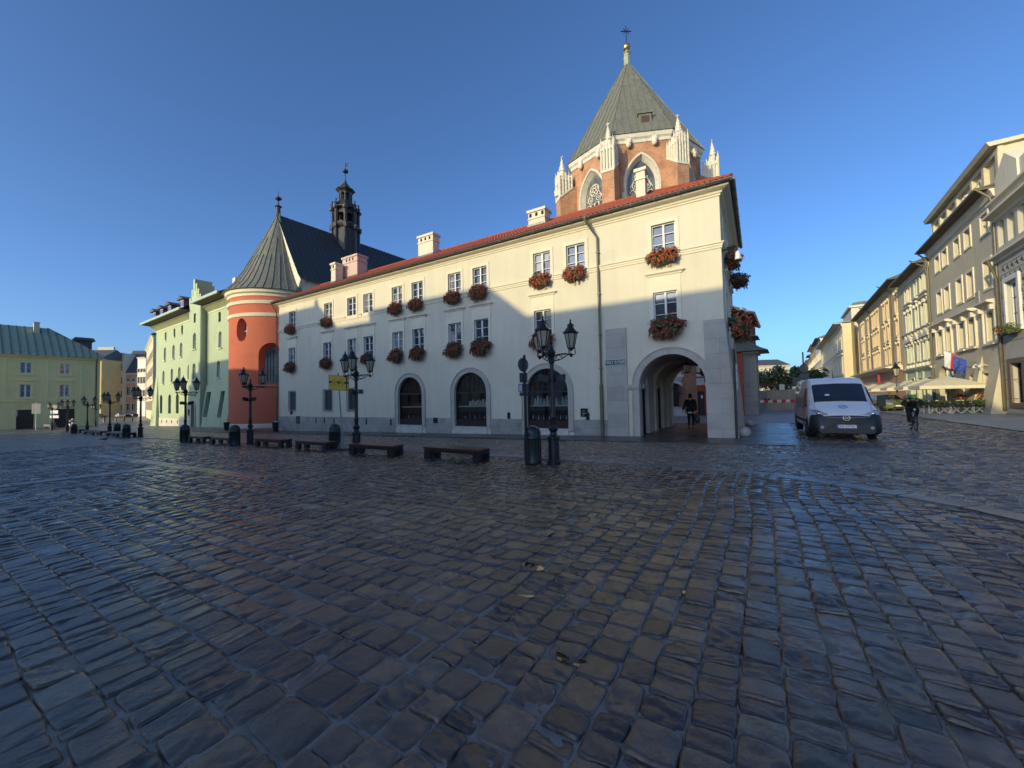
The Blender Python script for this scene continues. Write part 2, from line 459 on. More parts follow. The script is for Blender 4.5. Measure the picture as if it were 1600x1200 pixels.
# one big ground sheet to the horizon
xs = np.concatenate([[-1500, -900, -500, -300, -200], np.arange(-150, 151, 5), [200, 300, 500, 900, 1500]])
ys = np.concatenate([[-600, -300, -150, -100], np.arange(-60, 201, 5), [250, 350, 600, 1000, 2000]])
me = bpy.data.meshes.new('ground'); vs = [(x, y, max(gz(x, y), -1.9) * (1 if abs(x) < 400 else .0) - .03 if abs(x) < 400 else -1.9) for y in ys for x in xs]
vs = [(x, y, min(gz(x, y), 1.2) - .035) for y in ys for x in xs]
nx = len(xs)
me.from_pydata(vs, [], [(j * nx + i, j * nx + i + 1, (j + 1) * nx + i + 1, (j + 1) * nx + i) for j in range(len(ys) - 1) for i in range(nx - 1)])
me.materials.append(M['ground']); me.update()
lay = me.uv_layers.new(name='uv')
for l in me.loops:
    p = np.array(me.vertices[l.vertex_index].co[:2]) - F.O
    lay.data[l.index].uv = (p @ F.A, p @ F.N)
g = bpy.data.objects.new('ground', me); COL.objects.link(g); tag(g, kind='structure')

# edge of the rough cobbles towards the road (s, n)
EDGE = [(60, 7.4), (26, 7.55), (10.4, 7.6), (6.1, 7.62), (2.3, 7.8), (.06, 8.1), (-1.2, 8.3), (-2.18, 8.93), (-2.94, 9.53), (-3.5, 10.08), (-3.92, 10.75), (-4.35, 11.8), (-4.7, 13.2), (-4.9, 16), (-5, 24)]
def offset_edge(d):
    out = []
    for i, p in enumerate(EDGE):
        a = np.array(EDGE[max(i - 1, 0)]); b = np.array(EDGE[min(i + 1, len(EDGE) - 1)])
        t = (b - a) / np.linalg.norm(b - a); nrm = np.array([t[1], -t[0]])
        out.append((p[0] + nrm[0] * d, p[1] + nrm[1] * d))
    return out
in_e = EDGE; out_e = offset_edge(.36)
if out_e[3][1] > EDGE[3][1]: out_e = offset_edge(-.36)
sheet('cobble_bed', in_e + [(60, 24)], M['grout'], -.05)
sheet('road_bed', out_e + [(-6, 24), (-9.6, 24), (-9.6, 2), (-2.35, 2.3), (45, 2.3), (60, 2.3)], M['road'], -.011)
sheet('crossing_bed', [(-2.35, 2.3), (-9.6, 2.0), (-9.75, -60), (-6.0, -60), (-4.9, -3.4), (-2.35, .8)], M['ground'], -.013)
mb = MB()
# kerb band as real slabs, slightly proud
for i in range(len(EDGE) - 1):
    p, q = np.array(in_e[i]), np.array(in_e[i + 1]); po, qo = np.array(out_e[i]), np.array(out_e[i + 1])
    k = max(1, int(np.linalg.norm(q - p) / .6))
    for j in range(k):
        t0, t1 = (j + .015) / k, (j + .985) / k
        c = [p + (q - p) * t0, p + (q - p) * t1, po + (qo - po) * t1, po + (qo - po) * t0]
        hz = random.uniform(.004, .012)
        mb.hexa([sn(x[0], x[1], -.05) for x in c] + [sn(x[0], x[1], hz) for x in c])
mb.build('kerb_band', M['kerb'], kind='structure')
# flagstone pavement along the cream house, real step of stone
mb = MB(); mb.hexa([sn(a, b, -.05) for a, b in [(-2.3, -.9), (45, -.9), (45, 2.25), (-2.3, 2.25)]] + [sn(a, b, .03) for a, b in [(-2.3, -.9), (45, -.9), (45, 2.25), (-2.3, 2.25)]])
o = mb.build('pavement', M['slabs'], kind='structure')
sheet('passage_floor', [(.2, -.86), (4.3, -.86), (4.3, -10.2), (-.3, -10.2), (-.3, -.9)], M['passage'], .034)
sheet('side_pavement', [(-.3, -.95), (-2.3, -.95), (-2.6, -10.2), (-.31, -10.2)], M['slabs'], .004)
sheet('church_square', [(8, -10.2), (-4.9, -10.2), (-7.2, -60), (40, -60), (40, -10.2)], M['plaza'], .004)
sheet('street_pavement', [(-9.8, 14), (-9.6, 2), (-9.75, -60), (-11, -140), (-24, -140), (-18.5, -60), (-14.7, -20), (-14.0, 14)], M['walk'], .02)
# pale ring of setts let into the road
mb = MB()
for i in range(28):
    t0, t1 = math.radians(-105 + i * 7.5), math.radians(-105 + (i + .92) * 7.5)
    c = [(-3.1 - r * math.cos(t), -2.6 + r * math.sin(t) * 1.12) for r, t in ((2.75, t0), (2.75, t1), (2.95, t1), (2.95, t0))]
    mb.hexa([sn(a, b, -.05) for a, b in c] + [sn(a, b, .006) for a, b in c])
mb.build('pale_sett_ring', M['strip'], kind='structure')

# slab strips that rule the square
STR = [(10, 24.4, 12.85, 13.3), (15.2, 15.85, 13.4, 23.5), (19.8, 20.4, 13.4, 23.5), (24.4, 25.0, 13.4, 23.5), (29.5, 30.1, 13.4, 23.5)]
mb = MB()
for s0, s1, n0, n1 in STR:
    alongs = (s1 - s0) > (n1 - n0); L = max(s1 - s0, n1 - n0); k = int(L / .95)
    for j in range(k):
        if alongs: c = [(s0 + L * (j + .01) / k, n0), (s0 + L * (j + .99) / k, n0), (s0 + L * (j + .99) / k, n1), (s0 + L * (j + .01) / k, n1)]
        else: c = [(s0, n0 + L * (j + .01) / k), (s1, n0 + L * (j + .01) / k), (s1, n0 + L * (j + .99) / k), (s0, n0 + L * (j + .99) / k)]
        hz = random.uniform(-.004, .006); c = [(a, b) for a, b in c]
        mb.hexa([sn(a, b, -.06) for a, b in c] + [sn(a, b, hz + random.uniform(-.003, .003)) for a, b in c])
mb.build('slab_strips', M['strip'], kind='structure')

# ---- cobbles: every sett a small domed, cleft stone
TAB = rng.random((256, 256))
def vn(x, y, off=0):
    ix = np.floor(x).astype(int); iy = np.floor(y).astype(int); fx = x - ix; fy = y - iy
    fx = fx * fx * (3 - 2 * fx); fy = fy * fy * (3 - 2 * fy)
    g = lambda a, b: TAB[(a + off) & 255, (b + off * 7) & 255]
    return (g(ix, iy) * (1 - fx) + g(ix + 1, iy) * fx) * (1 - fy) + (g(ix, iy + 1) * (1 - fx) + g(ix + 1, iy + 1) * fx) * fy - .5
EP = np.array(EDGE)
def inside(s, n):
    poly = np.array(EDGE + [(60, 24)]); c = False; j = len(poly) - 1
    for i in range(len(poly)):
        if (poly[i, 1] > n) != (poly[j, 1] > n) and s < (poly[j, 0] - poly[i, 0]) * (n - poly[i, 1]) / (poly[j, 1] - poly[i, 1]) + poly[i, 0]: c = not c
        j = i
    return c
def seen(s, n):
    ds, dn = s - CAM_S, n - CAM_N
    fw = ds * .527 - dn * .85; rt = -ds * .85 - dn * .527
    d = math.hypot(ds, dn)
    return d < 34 and fw > .75 and abs(rt) < fw * 1.5 + 1.2
stones = []
def clear(s, n):
    return not any(a - .1 < s < b + .1 and c - .1 < n < d + .1 for a, b, c, d in STR)
SEAM = .9
n = 7.7; row = 0                                          # courses along the house front
while n < 20:
    w = random.uniform(.21, .30); s = SEAM + random.uniform(0, .03)
    while s < 40:
        l = random.choice([random.uniform(.13, .20), random.uniform(.17, .26), random.uniform(.24, .36)])
        if random.random() < .02: l = .45
        cs, cn = s + l / 2, n + w / 2
        if seen(cs, cn) and inside(cs, cn - .16) and clear(cs, cn): stones.append((cs, cn, l / 2, w / 2, 0))
        s += l
    n += w
s = SEAM
while s > -5.2:                                            # courses running away from us on the right
    w = random.uniform(.19, .25); n = 7.7 + random.uniform(0, .2)
    while n < 19.5:
        l = random.choice([random.uniform(.11, .17), random.uniform(.15, .22), random.uniform(.2, .32)])
        cs, cn = s - w / 2, n + l / 2
        if seen(cs, cn) and inside(cs, cn - .12) and inside(cs - .1, cn): stones.append((cs, cn, w / 2, l / 2, 1))
        n += l
    s -= w
ST = np.array(stones)
dist = np.hypot(ST[:, 0] - CAM_S, ST[:, 1] - CAM_N)
def cobble_mesh(S, nodes, name_amp, depth=.022, cjit=.12):
    N = len(S); k = len(nodes); u = np.array(nodes)
    U, V = np.meshgrid(u, u, indexing='xy'); U = U.ravel()[None]; V = V.ravel()[None]
    cj = rng.uniform(-1, 1, (N, 4, 2)) * np.minimum(S[:, 2:3], S[:, 3:4])[:, None, :] * cjit
    gap = rng.uniform(.0005, .0035, (N, 1))
    a, b = (1 + U) / 2, (1 + V) / 2
    W = [(1 - a) * (1 - b), a * (1 - b), a * b, (1 - a) * b]
    rc = 1 - .045 * (U * V) ** 2
    ps = S[:, 0:1] + (S[:, 2:3] - gap) * U * rc + sum(cj[:, i, 0:1] * W[i] for i in range(4)) + .11 * (vn(S[:, 1:2] * .5 + 0 * U, S[:, 0:1] * .3 + 0 * U, 5))
    pn = S[:, 1:2] + (S[:, 3:4] - gap) * V * rc + sum(cj[:, i, 1:2] * W[i] for i in range(4)) + .18 * vn(S[:, 0:1] * .45 + 0 * U, S[:, 1:2] * .2 + 0 * U, 9)
    e = (np.abs(U) ** 10 + np.abs(V) ** 10) ** (1 / 10)
    ed = np.clip((e - .92) / .08, 0, 1)
    crown = rng.uniform(-.001, .004, (N, 1))
    h0 = rng.normal(0, .003, (N, 1)); tx = rng.normal(0, .0045, (N, 1)); ty = rng.normal(0, .006, (N, 1))
    rough = np.clip(rng.normal(.75, .45, (N, 1)), .08, 1.5) * name_amp
    ang = np.where(S[:, 4:5] == 0, 0.25, 1.2) + rng.normal(0, .35, (N, 1)); ca, sa = np.cos(ang), np.sin(ang)
    qa = ps * ca + pn * sa; qb = -ps * sa + pn * ca; sd = rng.uniform(0, 90, (N, 1))
    rip = vn(qa * 26 + sd, qb * 7 + sd, 1) * .014 + vn(qa * 60 + sd, qb * 32 + sd, 3) * .008 + vn(qa * 12 + sd, qb * 9 + sd, 6) * .011
    low = low_wave(ps, pn)
    z = low + h0 + tx * U + ty * V - crown * (U * U + V * V) / 2 + rough * rip * (1 - ed * .6) - depth * ed ** 1.5
    wx = F.O[0] + F.A[0] * ps + F.N[0] * pn; wy = F.O[1] + F.A[1] * ps + F.N[1] * pn
    wz = GA * wx + GB * wy + z
    co = np.stack([wx, wy, wz], 2).reshape(-1, 3)
    q = np.array([(j * k + i, j * k + i + 1, (j + 1) * k + i + 1, (j + 1) * k + i) for j in range(k - 1) for i in range(k - 1)])
    fc = (q[None] + (np.arange(N) * k * k)[:, None, None]).reshape(-1, 4)
    tint = np.repeat(rng.random(N), k * k)
    return co, fc, tint
def low_wave(a, b): return vn(a * 3.3, b * 3.3, 13) * .010 + vn(a * .6, b * .6, 17) * .02
gs, gn = np.meshgrid(np.arange(-5, 36, .13), np.arange(7.7, 20, .13)); kk = gs.shape[1]
msk = np.array([[inside(a, b) and seen(a, b) for a, b in zip(ra, rb)] for ra, rb in zip(gs[::1], gn[::1])])
zz_ = low_wave(gs, gn); jb = MB(); jb.v = [(F.O[0] + F.A[0] * a + F.N[0] * b, F.O[1] + F.A[1] * a + F.N[1] * b, 0) for a, b in zip(gs.ravel(), gn.ravel())]
jb.v = [(x, y, GA * x + GB * y + float(z) - .0155) for (x, y, _), z in zip(jb.v, zz_.ravel())]
jb.f = [(j * kk + i, j * kk + i + 1, (j + 1) * kk + i + 1, (j + 1) * kk + i) for j in range(gs.shape[0] - 1) for i in range(kk - 1) if msk[j, i] and msk[j + 1, i + 1] and msk[j, i + 1] and msk[j + 1, i]]; jb.m = [0] * len(jb.f)
jb.build('joint_filling', M['grout'], recalc=False, smooth=True, ang=60, kind='structure')
parts = []
for lo, hi, nodes, amp in ((0, 4.2, [-1, -.95, -.86, -.70, -.52, -.34, -.17, 0, .17, .34, .52, .70, .86, .95, 1], 1.0), (4.2, 8, [-1, -.94, -.78, -.45, -.15, .15, .45, .78, .94, 1], 1.0), (8, 15, [-1, -.91, -.4, .4, .91, 1], 1.0), (15, 40, [-1, -.8, 0, .8, 1], .9)):
    sel = (dist >= lo) & (dist < hi)
    if sel.any(): parts.append(cobble_mesh(ST[sel], nodes, amp))
def stones_object(name, parts, mat):
    co = np.concatenate([p[0] for p in parts]); off = 0; fl = []
    for p in parts: fl.append(p[1] + off); off += len(p[0])
    fc = np.concatenate(fl); ti = np.concatenate([p[2] for p in parts])
    me = bpy.data.meshes.new(name); me.vertices.add(len(co)); me.vertices.foreach_set('co', co.astype(np.float32).ravel())
    me.loops.add(fc.size); me.loops.foreach_set('vertex_index', fc.astype(np.int32).ravel())
    me.polygons.add(len(fc)); me.polygons.foreach_set('loop_start', (np.arange(len(fc)) * 4).astype(np.int32))
    me.polygons.foreach_set('use_smooth', np.ones(len(fc), bool)); me.update(calc_edges=True)
    nr = np.empty(len(fc) * 3); me.polygons.foreach_get('normal', nr)
    if nr.reshape(-1, 3)[:, 2].mean() < 0: me.flip_normals()
    at_ = me.attributes.new('tint', 'FLOAT', 'POINT'); at_.data.foreach_set('value', ti.astype(np.float32))
    me.materials.append(mat); ob = bpy.data.objects.new(name, me); COL.objects.link(ob); return tag(ob, kind='structure')
def wet_stone(name, cols, rough, bmp=.5):
    m, nt, b = newmat(name); v = tc(nt)
    an = nt.nodes.new('ShaderNodeAttribute'); an.attribute_name = 'tint'
    c = ramp(nt, an.outputs['Fac'], list(zip((0, .3, .55, .8, 1), cols)))
    n1 = noise(nt, v, 7, 6, .65); c = mixc(nt, 1, c, ramp(nt, n1, [(.3, (.6, .6, .62)), (.72, (1.35, 1.32, 1.28))]), 'MULTIPLY')
    nt.links.new(c, b.inputs['Base Color'])
    wet = noise(nt, v, .9, 5, .6); wet2 = noise(nt, v, 16, 4, .6)
    ad = nd(nt, 'ShaderNodeMath', operation='ADD'); nt.links.new(wet, ad.inputs[0]); nt.links.new(wet2, ad.inputs[1])
    a3 = nd(nt, 'ShaderNodeMath', operation='MULTIPLY_ADD'); nt.links.new(an.outputs['Fac'], a3.inputs[0]); a3.inputs[1].default_value = -.45; nt.links.new(ad.outputs[0], a3.inputs[2])
    nt.links.new(ramp(nt, a3.outputs[0], list(zip((.35, .62, .95), [(r,) * 3 for r in rough]))), b.inputs['Roughness'])
    b.inputs['Specular IOR Level'].default_value = .8
    f0 = noise(nt, v, 24, 6, .7); f1 = noise(nt, v, 110, 4, .7); vo = nd(nt, 'ShaderNodeTexVoronoi', Scale=34.0); nt.links.new(v, vo.inputs['Vector'])
    h_ = nd(nt, 'ShaderNodeMath', operation='MULTIPLY_ADD'); nt.links.new(f1, h_.inputs[0]); h_.inputs[1].default_value = .3; nt.links.new(f0, h_.inputs[2])
    h2 = nd(nt, 'ShaderNodeMath', operation='MULTIPLY_ADD'); nt.links.new(vo.outputs['Distance'], h2.inputs[0]); h2.inputs[1].default_value = .3; nt.links.new(h_.outputs[0], h2.inputs[2])
    bump(nt, b, h2.outputs[0], bmp, .014); return m
stones_object('cobblestones', parts, wet_stone('wet_cobble', [(.045, .029, .017), (.082, .051, .029), (.105, .068, .040), (.13, .078, .042), (.165, .112, .070)], (.05, .10, .26), .4))
# small setts of the road, real stones where they show large
def road_ok(a, b): 
    j = None
    for (p, q) in zip(RO_[:-1], RO_[1:]):
        if min(p[0], q[0]) <= a <= max(p[0], q[0]) and abs(q[0] - p[0]) > 1e-6:
            t = (a - p[0]) / (q[0] - p[0]); lim = p[1] + (q[1] - p[1]) * t; j = lim if j is None else min(j, lim)
    return j is None or b < j - .08
RO_ = out_e; rs = []; n_ = 2.36
while n_ < 11:
    w = random.uniform(.105, .13); s_ = -8.6 + random.uniform(0, .2)
    while s_ < 24:
        l = random.uniform(.14, .24); a, b_ = s_ + l / 2, n_ + w / 2
        if a > -4.6 and road_ok(a, b_) and seen(a, b_) or (a <= -4.6 and b_ < 11 and seen(a, b_)): rs.append((a, b_, l / 2, w / 2, 0))
        s_ += l
    n_ += w
n_ = 2.2
while n_ > -16:                                            # larger dark stones round the van
    w = random.uniform(.17, .23); s_ = -2.4
    while s_ > -9.4:
        l = random.uniform(.15, .27); a, b_ = s_ - l / 2, n_ - w / 2
        if a < -2.45 - max(0, -b_ - 1) * .04 and seen(a, b_) and not 2.66 < math.hypot(a + 3.1, (b_ + 2.6) / 1.12) < 3.02: rs.append((a, b_, l / 2, w / 2, 1))
        s_ -= l
    n_ -= w
RS = np.array(rs); dr = np.hypot(RS[:, 0] - CAM_S, RS[:, 1] - CAM_N); small_ = RS[:, 4] == 0
stones_object('road_setts', [cobble_mesh(RS[small_ & (dr < 15)], [-1, -.86, 0, .86, 1], .55, .012, .1), cobble_mesh(RS[small_ & (dr >= 15)], [-1, -.8, .8, 1], .55, .012, .1)], wet_stone('grey_sett', [(.11, .088, .066), (.16, .13, .10), (.19, .155, .12), (.215, .17, .125), (.26, .215, .165)], (.09, .2, .4), .4))
stones_object('crossing_setts', [cobble_mesh(RS[~small_], [-1, -.84, 0, .84, 1], .9, .016, .12)], wet_stone('dark_sett', [(.07, .054, .04), (.105, .08, .058), (.125, .098, .072), (.15, .112, .076), (.18, .145, .11)], (.08, .17, .36), .45))

# shallow rain water standing between sunken stones
m, nt, b = newmat('rain_water'); b.inputs['Base Color'].default_value = (.02, .018, .016, 1); b.inputs['Roughness'].default_value = .02; b.inputs['Specular IOR Level'].default_value = .7
M['water'] = m
for (ps, pn, r0) in ((1.3, 13.7, .13), (.45, 12.75, .12), (1.9, 12.4, .14), (.2, 13.9, .09), (2.6, 13.0, .12), (1.0, 14.7, .10), (.75, 15.3, .08), (3.6, 12.8, .13), (-.55, 14.6, .08), (5.3, 13.9, .12), (2.3, 14.4, .08), (.9, 13.1, .09), (1.5, 13.2, .07), (.05, 15.9, .08), (3.0, 13.9, .1), (4.4, 13.2, .1)):
    ph = random.uniform(0, 6); loop = []
    for i in range(18):
        t = 2 * PI * i / 18; rr = r0 * (1 + .3 * math.sin(2 * t + ph) + .2 * math.sin(3 * t + 2 * ph))
        loop.append((ps + rr * math.cos(t) * 1.2, pn + rr * math.sin(t)))
    zz = -.004 + float(low_wave(np.array([ps]), np.array([pn]))[0])
    sheet('puddle', loop, M['water'], zz)
# ================================================================== CREAM CORNER HOUSE
LW, ZT = 33.85, 9.98
def molding(mb, fr, prof, s0, s1, m0=0, m1=0):
    """extrude (o, z) profile along a facade; m0/m1 = +1 mitre outwards at that end"""
    n = len(prof)
    a = [fr.w(s0 - m0 * max(o, 0), o, z) for o, z in prof]; b = [fr.w(s1 + m1 * max(o, 0), o, z) for o, z in prof]
    mb.add(a + b, [(i, (i + 1) % n, n + (i + 1) % n, n + i) for i in range(n)] + [tuple(range(n - 1, -1, -1)), tuple(range(n, 2 * n))])

def casement(fr, parent, c, w, z0, z1, o=-.14, cols=2, rows=3, glass='glass', frame='frame', bar=.05, ajar=False, archrise=0, name='window'):
    """a window = its pane, with the white frame as its child"""
    mb = MB()
    if archrise: loop = arch(c, w / 2 + .02, z0 - .02, z1, archrise, 10)
    else: loop = rect(c - w / 2 - .02, c + w / 2 + .02, z0 - .02, z1 + .02)
    mb.add([fr.w(a, o - .035, b) for a, b in loop], [tuple(range(len(loop)))])
    win = mb.build(name, M[glass], parent)
    f = MB(); h = .06
    zt = z1 + archrise
    for s in (c - w / 2 + bar / 2, c + w / 2 - bar / 2): f.fbox(fr, s - bar / 2, s + bar / 2, o - .03, o + h, z0, z1)
    f.fbox(fr, c - w / 2 + bar, c + w / 2 - bar, o - .03, o + h, z0, z0 + bar)
    if not archrise: f.fbox(fr, c - w / 2 + bar, c + w / 2 - bar, o - .03, o + h, z1 - bar, z1)
    else:
        a1 = arch(c, w / 2, z0, z1, archrise, 10)[2:]; a2 = arch(c, w / 2 - bar, z0, z1, archrise - bar, 10)[2:]
        k = len(a1)
        f.add([fr.w(a, o + h, b) for a, b in a1] + [fr.w(a, o + h, b) for a, b in a2], [(i, i + 1, k + i + 1, k + i) for i in range(k - 1)])
    for i in range(1, cols):
        s = c - w / 2 + w * i / cols; bw = bar * (.85 if cols == 2 else .6)
        f.fbox(fr, s - bw, s + bw, o - .03, o + h + .012, z0 + bar, zt - bar * .9)
    for j in range(1, rows):
        z = z0 + (zt - z0) * j / rows
        for i in range(cols):
            sa, sb = c - w / 2 + w * i / cols + bar * .8, c - w / 2 + w * (i + 1) / cols - bar * .8
            f.fbox(fr, sa, sb, o - .03, o + h - .02, z - .014, z + .014)
    f.build('frame', M[frame], win)
    return win

house = empty('corner_house', F.w(17, -3.9, F.g(17, 0)), 'long cream three-storey house with clay tile roof, arcade and arched shop windows', 'house')
UP = [31.76, 26.81, 23.97, 22.15, 19.2, 17.33, 14.24, 12.35, 8.32, 6.42, 2.25]
MID = [31.8, 26.92, 23.96, 22.14, 19.19, 17.3, 14.26, 12.3, 8.33, 2.26]
GR = [(31.74, .86), (26.87, .96), (23.95, 1.0)]
SHOP = [(18.12, 1.08, 2.12), (13.2, 1.17, 2.08), (8.22, 1.2, 2.0)]
ARC = (2.13, 1.38, 2.1)
holes = [rect(c - .5, c + .5, 7.98, 9.32) for c in UP] + [rect(c - .5, c + .5, 4.78, 6.27) for c in MID]
holes += [rect(c - w / 2, c + w / 2, 1.1, 2.6) for c, w in GR]
holes += [arch(c, hw, .06, zs) for c, hw, zs in SHOP] + [arch(ARC[0], ARC[1], -.3, ARC[2])]
mb = MB(); mb.wall(F, rect(0, LW, -1.0, 10.25), holes, 0, .16)
mb.build('front_wall', M['cream'], house)
TH = 8.0
mb = MB()
SW = [2.0, 5.2]
sh = [rect(c - .5, c + .5, 7.98, 9.32) for c in SW] + [rect(c - .5, c + .5, 4.78, 6.27) for c in SW] + [arch(4.0, 1.9, -.4, 2.1)]
mb.wall(FS, rect(0, TH, -1.0, 10.25), sh, 0, .16)
mb.build('end_wall', M['cream'], house)
mb = MB(); mb.poly(F.w(LW, 0, -1), F.w(LW, -TH, -1), F.w(LW, -TH, 10.25), F.w(LW, 0, 10.25))
mb.wall(F, rect(0, LW, -1, 10.3), [arch(ARC[0], ARC[1], -.6, ARC[2])], -TH, .4)
mb.build('back_wall', M['cream'], house)
# thickness of the arcade piers
mb = MB()
def soffit(fr, loop, o0, o1):
    n = len(loop)
    mb.add([fr.w(a, o0, b) for a, b in loop] + [fr.w(a, o1, b) for a, b in loop], [(i, i + 1, n + i + 1, n + i) for i in range(n - 1)])
soffit(F, arch(*ARC[:1], ARC[1], -.3, ARC[2])[1:] + [(ARC[0] - ARC[1], -.3)], -.16, -.5)
soffit(FS, arch(4.0, 1.9, -.4, 2.1)[1:] + [(2.1, -.4)], -.16, -.8)
mb.build('arch_soffit', M['archstone'], house)
# passage: vault, ribs, left wall with two doorways
mb = MB()
N0, N1 = -.5, -TH + .02
va = [(ARC[0] + 1.62 * math.cos(PI * i / 16), 2.1 + 1.5 * math.sin(PI * i / 16)) for i in range(17)]
mb.add([F.w(a, N0, b) for a, b in va] + [F.w(a, N1, b) for a, b in va], [(i, i + 1, 18 + i, 17 + i) for i in range(16)])
mb.poly(F.w(.5, N0, 2.1), F.w(.5, N1, 2.1), F.w(.8, N1, 2.1), F.w(.8, N0, 2.1))
mb.build('vault', M['pale'], house, smooth=True)
FW = Frame(F.w(3.56, 0, 0), -F.N); FW.N = -F.A
mb = MB(); mb.wall(FW, rect(.45, TH, -.6, 3.6), [arch(1.25, .72, -.5, 2.2, .9), arch(4.85, .72, -.5, 2.2, .9)], 0, .25)
mb.fbox(FW, .5, 2.4, -.9, -.75, -.5, 3.6); mb.fbox(FW, 3.8, 5.9, -.9, -.75, -.5, 3.6)
mb.build('passage_wall', M['archstone'], house)
for c in (1.25, 4.85):
    d = MB(); d.fbox(FW, c - .75, c + .75, -.3, -.24, -.4, 3.1); dr = d.build('door', M['dark'], house)
    d = MB(); d.fbox(FW, c - .72, c + .72, -.22, -.15, 2.05, 2.15)
    for s in (c - .68, c, c + .68): d.fbox(FW, s - .05, s + .05, -.22, -.17, -.4, 2.05)
    d.build('door_frame', M['joinery'], dr)
mb = MB()
for n0, n1 in ((-3.2, -3.6), (-6.6, -TH + .4)):
    o_, i_ = arch(ARC[0], 1.6, -.4, 2.1, 1.48), arch(ARC[0], 1.36, -.4, 2.1, 1.3)
    k = len(o_)
    mb.add([F.w(a, n0, b) for a, b in i_] + [F.w(a, n1, b) for a, b in i_] + [F.w(a, n0, b) for a, b in o_],
           [(i, i + 1, k + i + 1, k + i) for i in range(1, k - 1)] + [(i, i + 1, 2 * k + i + 1, 2 * k + i) for i in range(1, k - 1)])
for n0 in (-.5, -3.4, -7.4):
    mb.fbox(F, 3.42, 3.57, n0 - .32, n0 + .2 if n0 < -1 else n0, 2.02, 2.2)
mb.build('passage_rib', M['archstone'], house, smooth=True)
# stone plinth between the openings
mb = MB(); edges = [LW] + sum([[c + hw + .3, c - hw - .3] for c, hw, _ in SHOP], []) + [5.0]
for a, b in zip(edges[::2], edges[1::2]):
    mb = MB(); mb.fbox(F, b, a, -.05, .035, -1, .57); mb.build('plinth', M['plinth'], house)
for s, z, ww, hh in ((30.9, -.02, .55, .62), (28.4, .06, .13, .44), (27.3, .06, .13, .44), (26.1, .06, .13, .44), (22.4, .06, .13, .44), (19.9, .05, .14, .4), (15.9, .25, .36, .34), (10.55, .58, .16, .34), (31.9, .72, .32, .42), (6.0, .55, .16, .36)):
    v = MB(); v.fbox(F, s - ww / 2, s + ww / 2, .0, .05, z, z + hh); v.build('vent', M['iron'], house)
# battered stone slabs either side of the arcade
mb = MB()
def batter(fr, s0, s1, b0, b1, z1, skew=0):
    mb.hexa([fr.w(s0 - skew, -.05, -.6), fr.w(s1, -.05, -.6), fr.w(s1, b0, -.6), fr.w(s0 - skew, b0, -.6), fr.w(s0, -.05, z1), fr.w(s1, -.05, z1), fr.w(s1, b1, z1), fr.w(s0, b1, z1)])
for arg in ((F, 4.02, 5.0, .10, .06, 4.86), (FS, 6.1, TH, .42, .03, 4.5)):
    mb = MB(); batter(*arg); mb.build('buttress', M['ashlar'], house)
mb = MB(); batter(F, -.02, .76, .14, .08, 4.78, .40); batter(FS, 0, 1.6, .38, .03, 4.78); mb.build('corner_buttress', M['ashlar'], house)
# rings round arches
def archring(c, hw, z0, zs, wd, o1, mat, nm, parent):
    r = MB(); a = arch(c, hw + wd, z0, zs, hw + wd, 24); b = arch(c, hw, z0, zs, hw, 24)
    r.ring(F, a, b, -.02, o1)
    a2 = arch(c, hw + wd + .05, z0, zs, hw + wd + .05, 24)
    r.ring(F, a2, a, -.02, o1 + .035)
    return r.build(nm, mat, parent)
archring(*ARC[:2], -.4, ARC[2], .27, .05, M['archstone'], 'arch_ring', house)
mb = MB(); mb.fbox(F, 3.49, 4.08, -.06, .11, 2.0, 2.07); mb.fbox(F, 3.47, 4.08, -.06, .14, 2.07, 2.2); mb.fbox(F, 3.46, 3.56, -.5, -.07, 2.0, 2.2)
mb.fbox(F, .74, .8, -.5, .09, 2.05, 2.2); mb.build('capital', M['archstone'], house)
# cornice, string course
CORN = [(0, 9.9), (.05, 9.93), (.05, 9.99), (.10, 10.01), (.13, 10.08), (.26, 10.12), (.36, 10.16), (.40, 10.22), (.40, 10.31), (0, 10.31)]
COUR = [(0, 7.72), (.04, 7.74), (.04, 7.82), (.07, 7.83), (.07, 7.9), (.12, 7.93), (.12, 7.98), (0, 7.99)]
mb = MB(); molding(mb, F, CORN, 0, LW, 1, 1); molding(mb, FS, CORN, 0, TH, 1, 0); mb.build('cornice', M['creamtrim'], house)
mb = MB(); e = [0] + sorted(sum([[c - .68, c + .68] for c in UP], [])) + [LW]
for a, b in zip(e[::2], e[1::2]):
    if b - a < .05: continue
    mb = MB(); molding(mb, F, COUR, a, b, 1 if a == 0 else 0, 0)
    if a == 0: molding(mb, FS, COUR, 0, TH, 1, 0)
    mb.build('string_course', M['creamtrim'], house)
# window trim: surrounds and hoods
for fr, up, mid in ((F, UP, MID), (FS, SW, SW)):
    for i, c in enumerate(up):
        casement(fr, house, c, 1.0, 7.98, 9.32, glass=('glass', 'glasscurt', 'glassblind', 'glasscurt', 'glass')[(i * 7) % 5])
        r = MB(); r.ring(fr, rect(c - .66, c + .66, 7.72, 9.5), rect(c - .5, c + .5, 7.98, 9.32), -.01, .035); r.build('surround', M['creamtrim'], house)
    for i, c in enumerate(mid):
        casement(fr, house, c, 1.0, 4.78, 6.27, glass=('glasscurt', 'glass', 'glassblind', 'glass')[(i * 3) % 4])
        r = MB(); r.ring(fr, rect(c - .66, c + .66, 4.6, 6.45), rect(c - .5, c + .5, 4.78, 6.27), -.01, .035)
        r.fbox(fr, c - .66, c + .66, .0, .02, 6.46, 6.98)
        r.build('surround', M['creamtrim'], house)
        h = MB(); molding(h, fr, [(0, 6.98), (.05, 6.99), (.07, 7.05), (.15, 7.1), (.15, 7.16), (0, 7.18)], c - .68, c + .68, 1, 1); h.build('window_hood', M['creamtrim'], house)
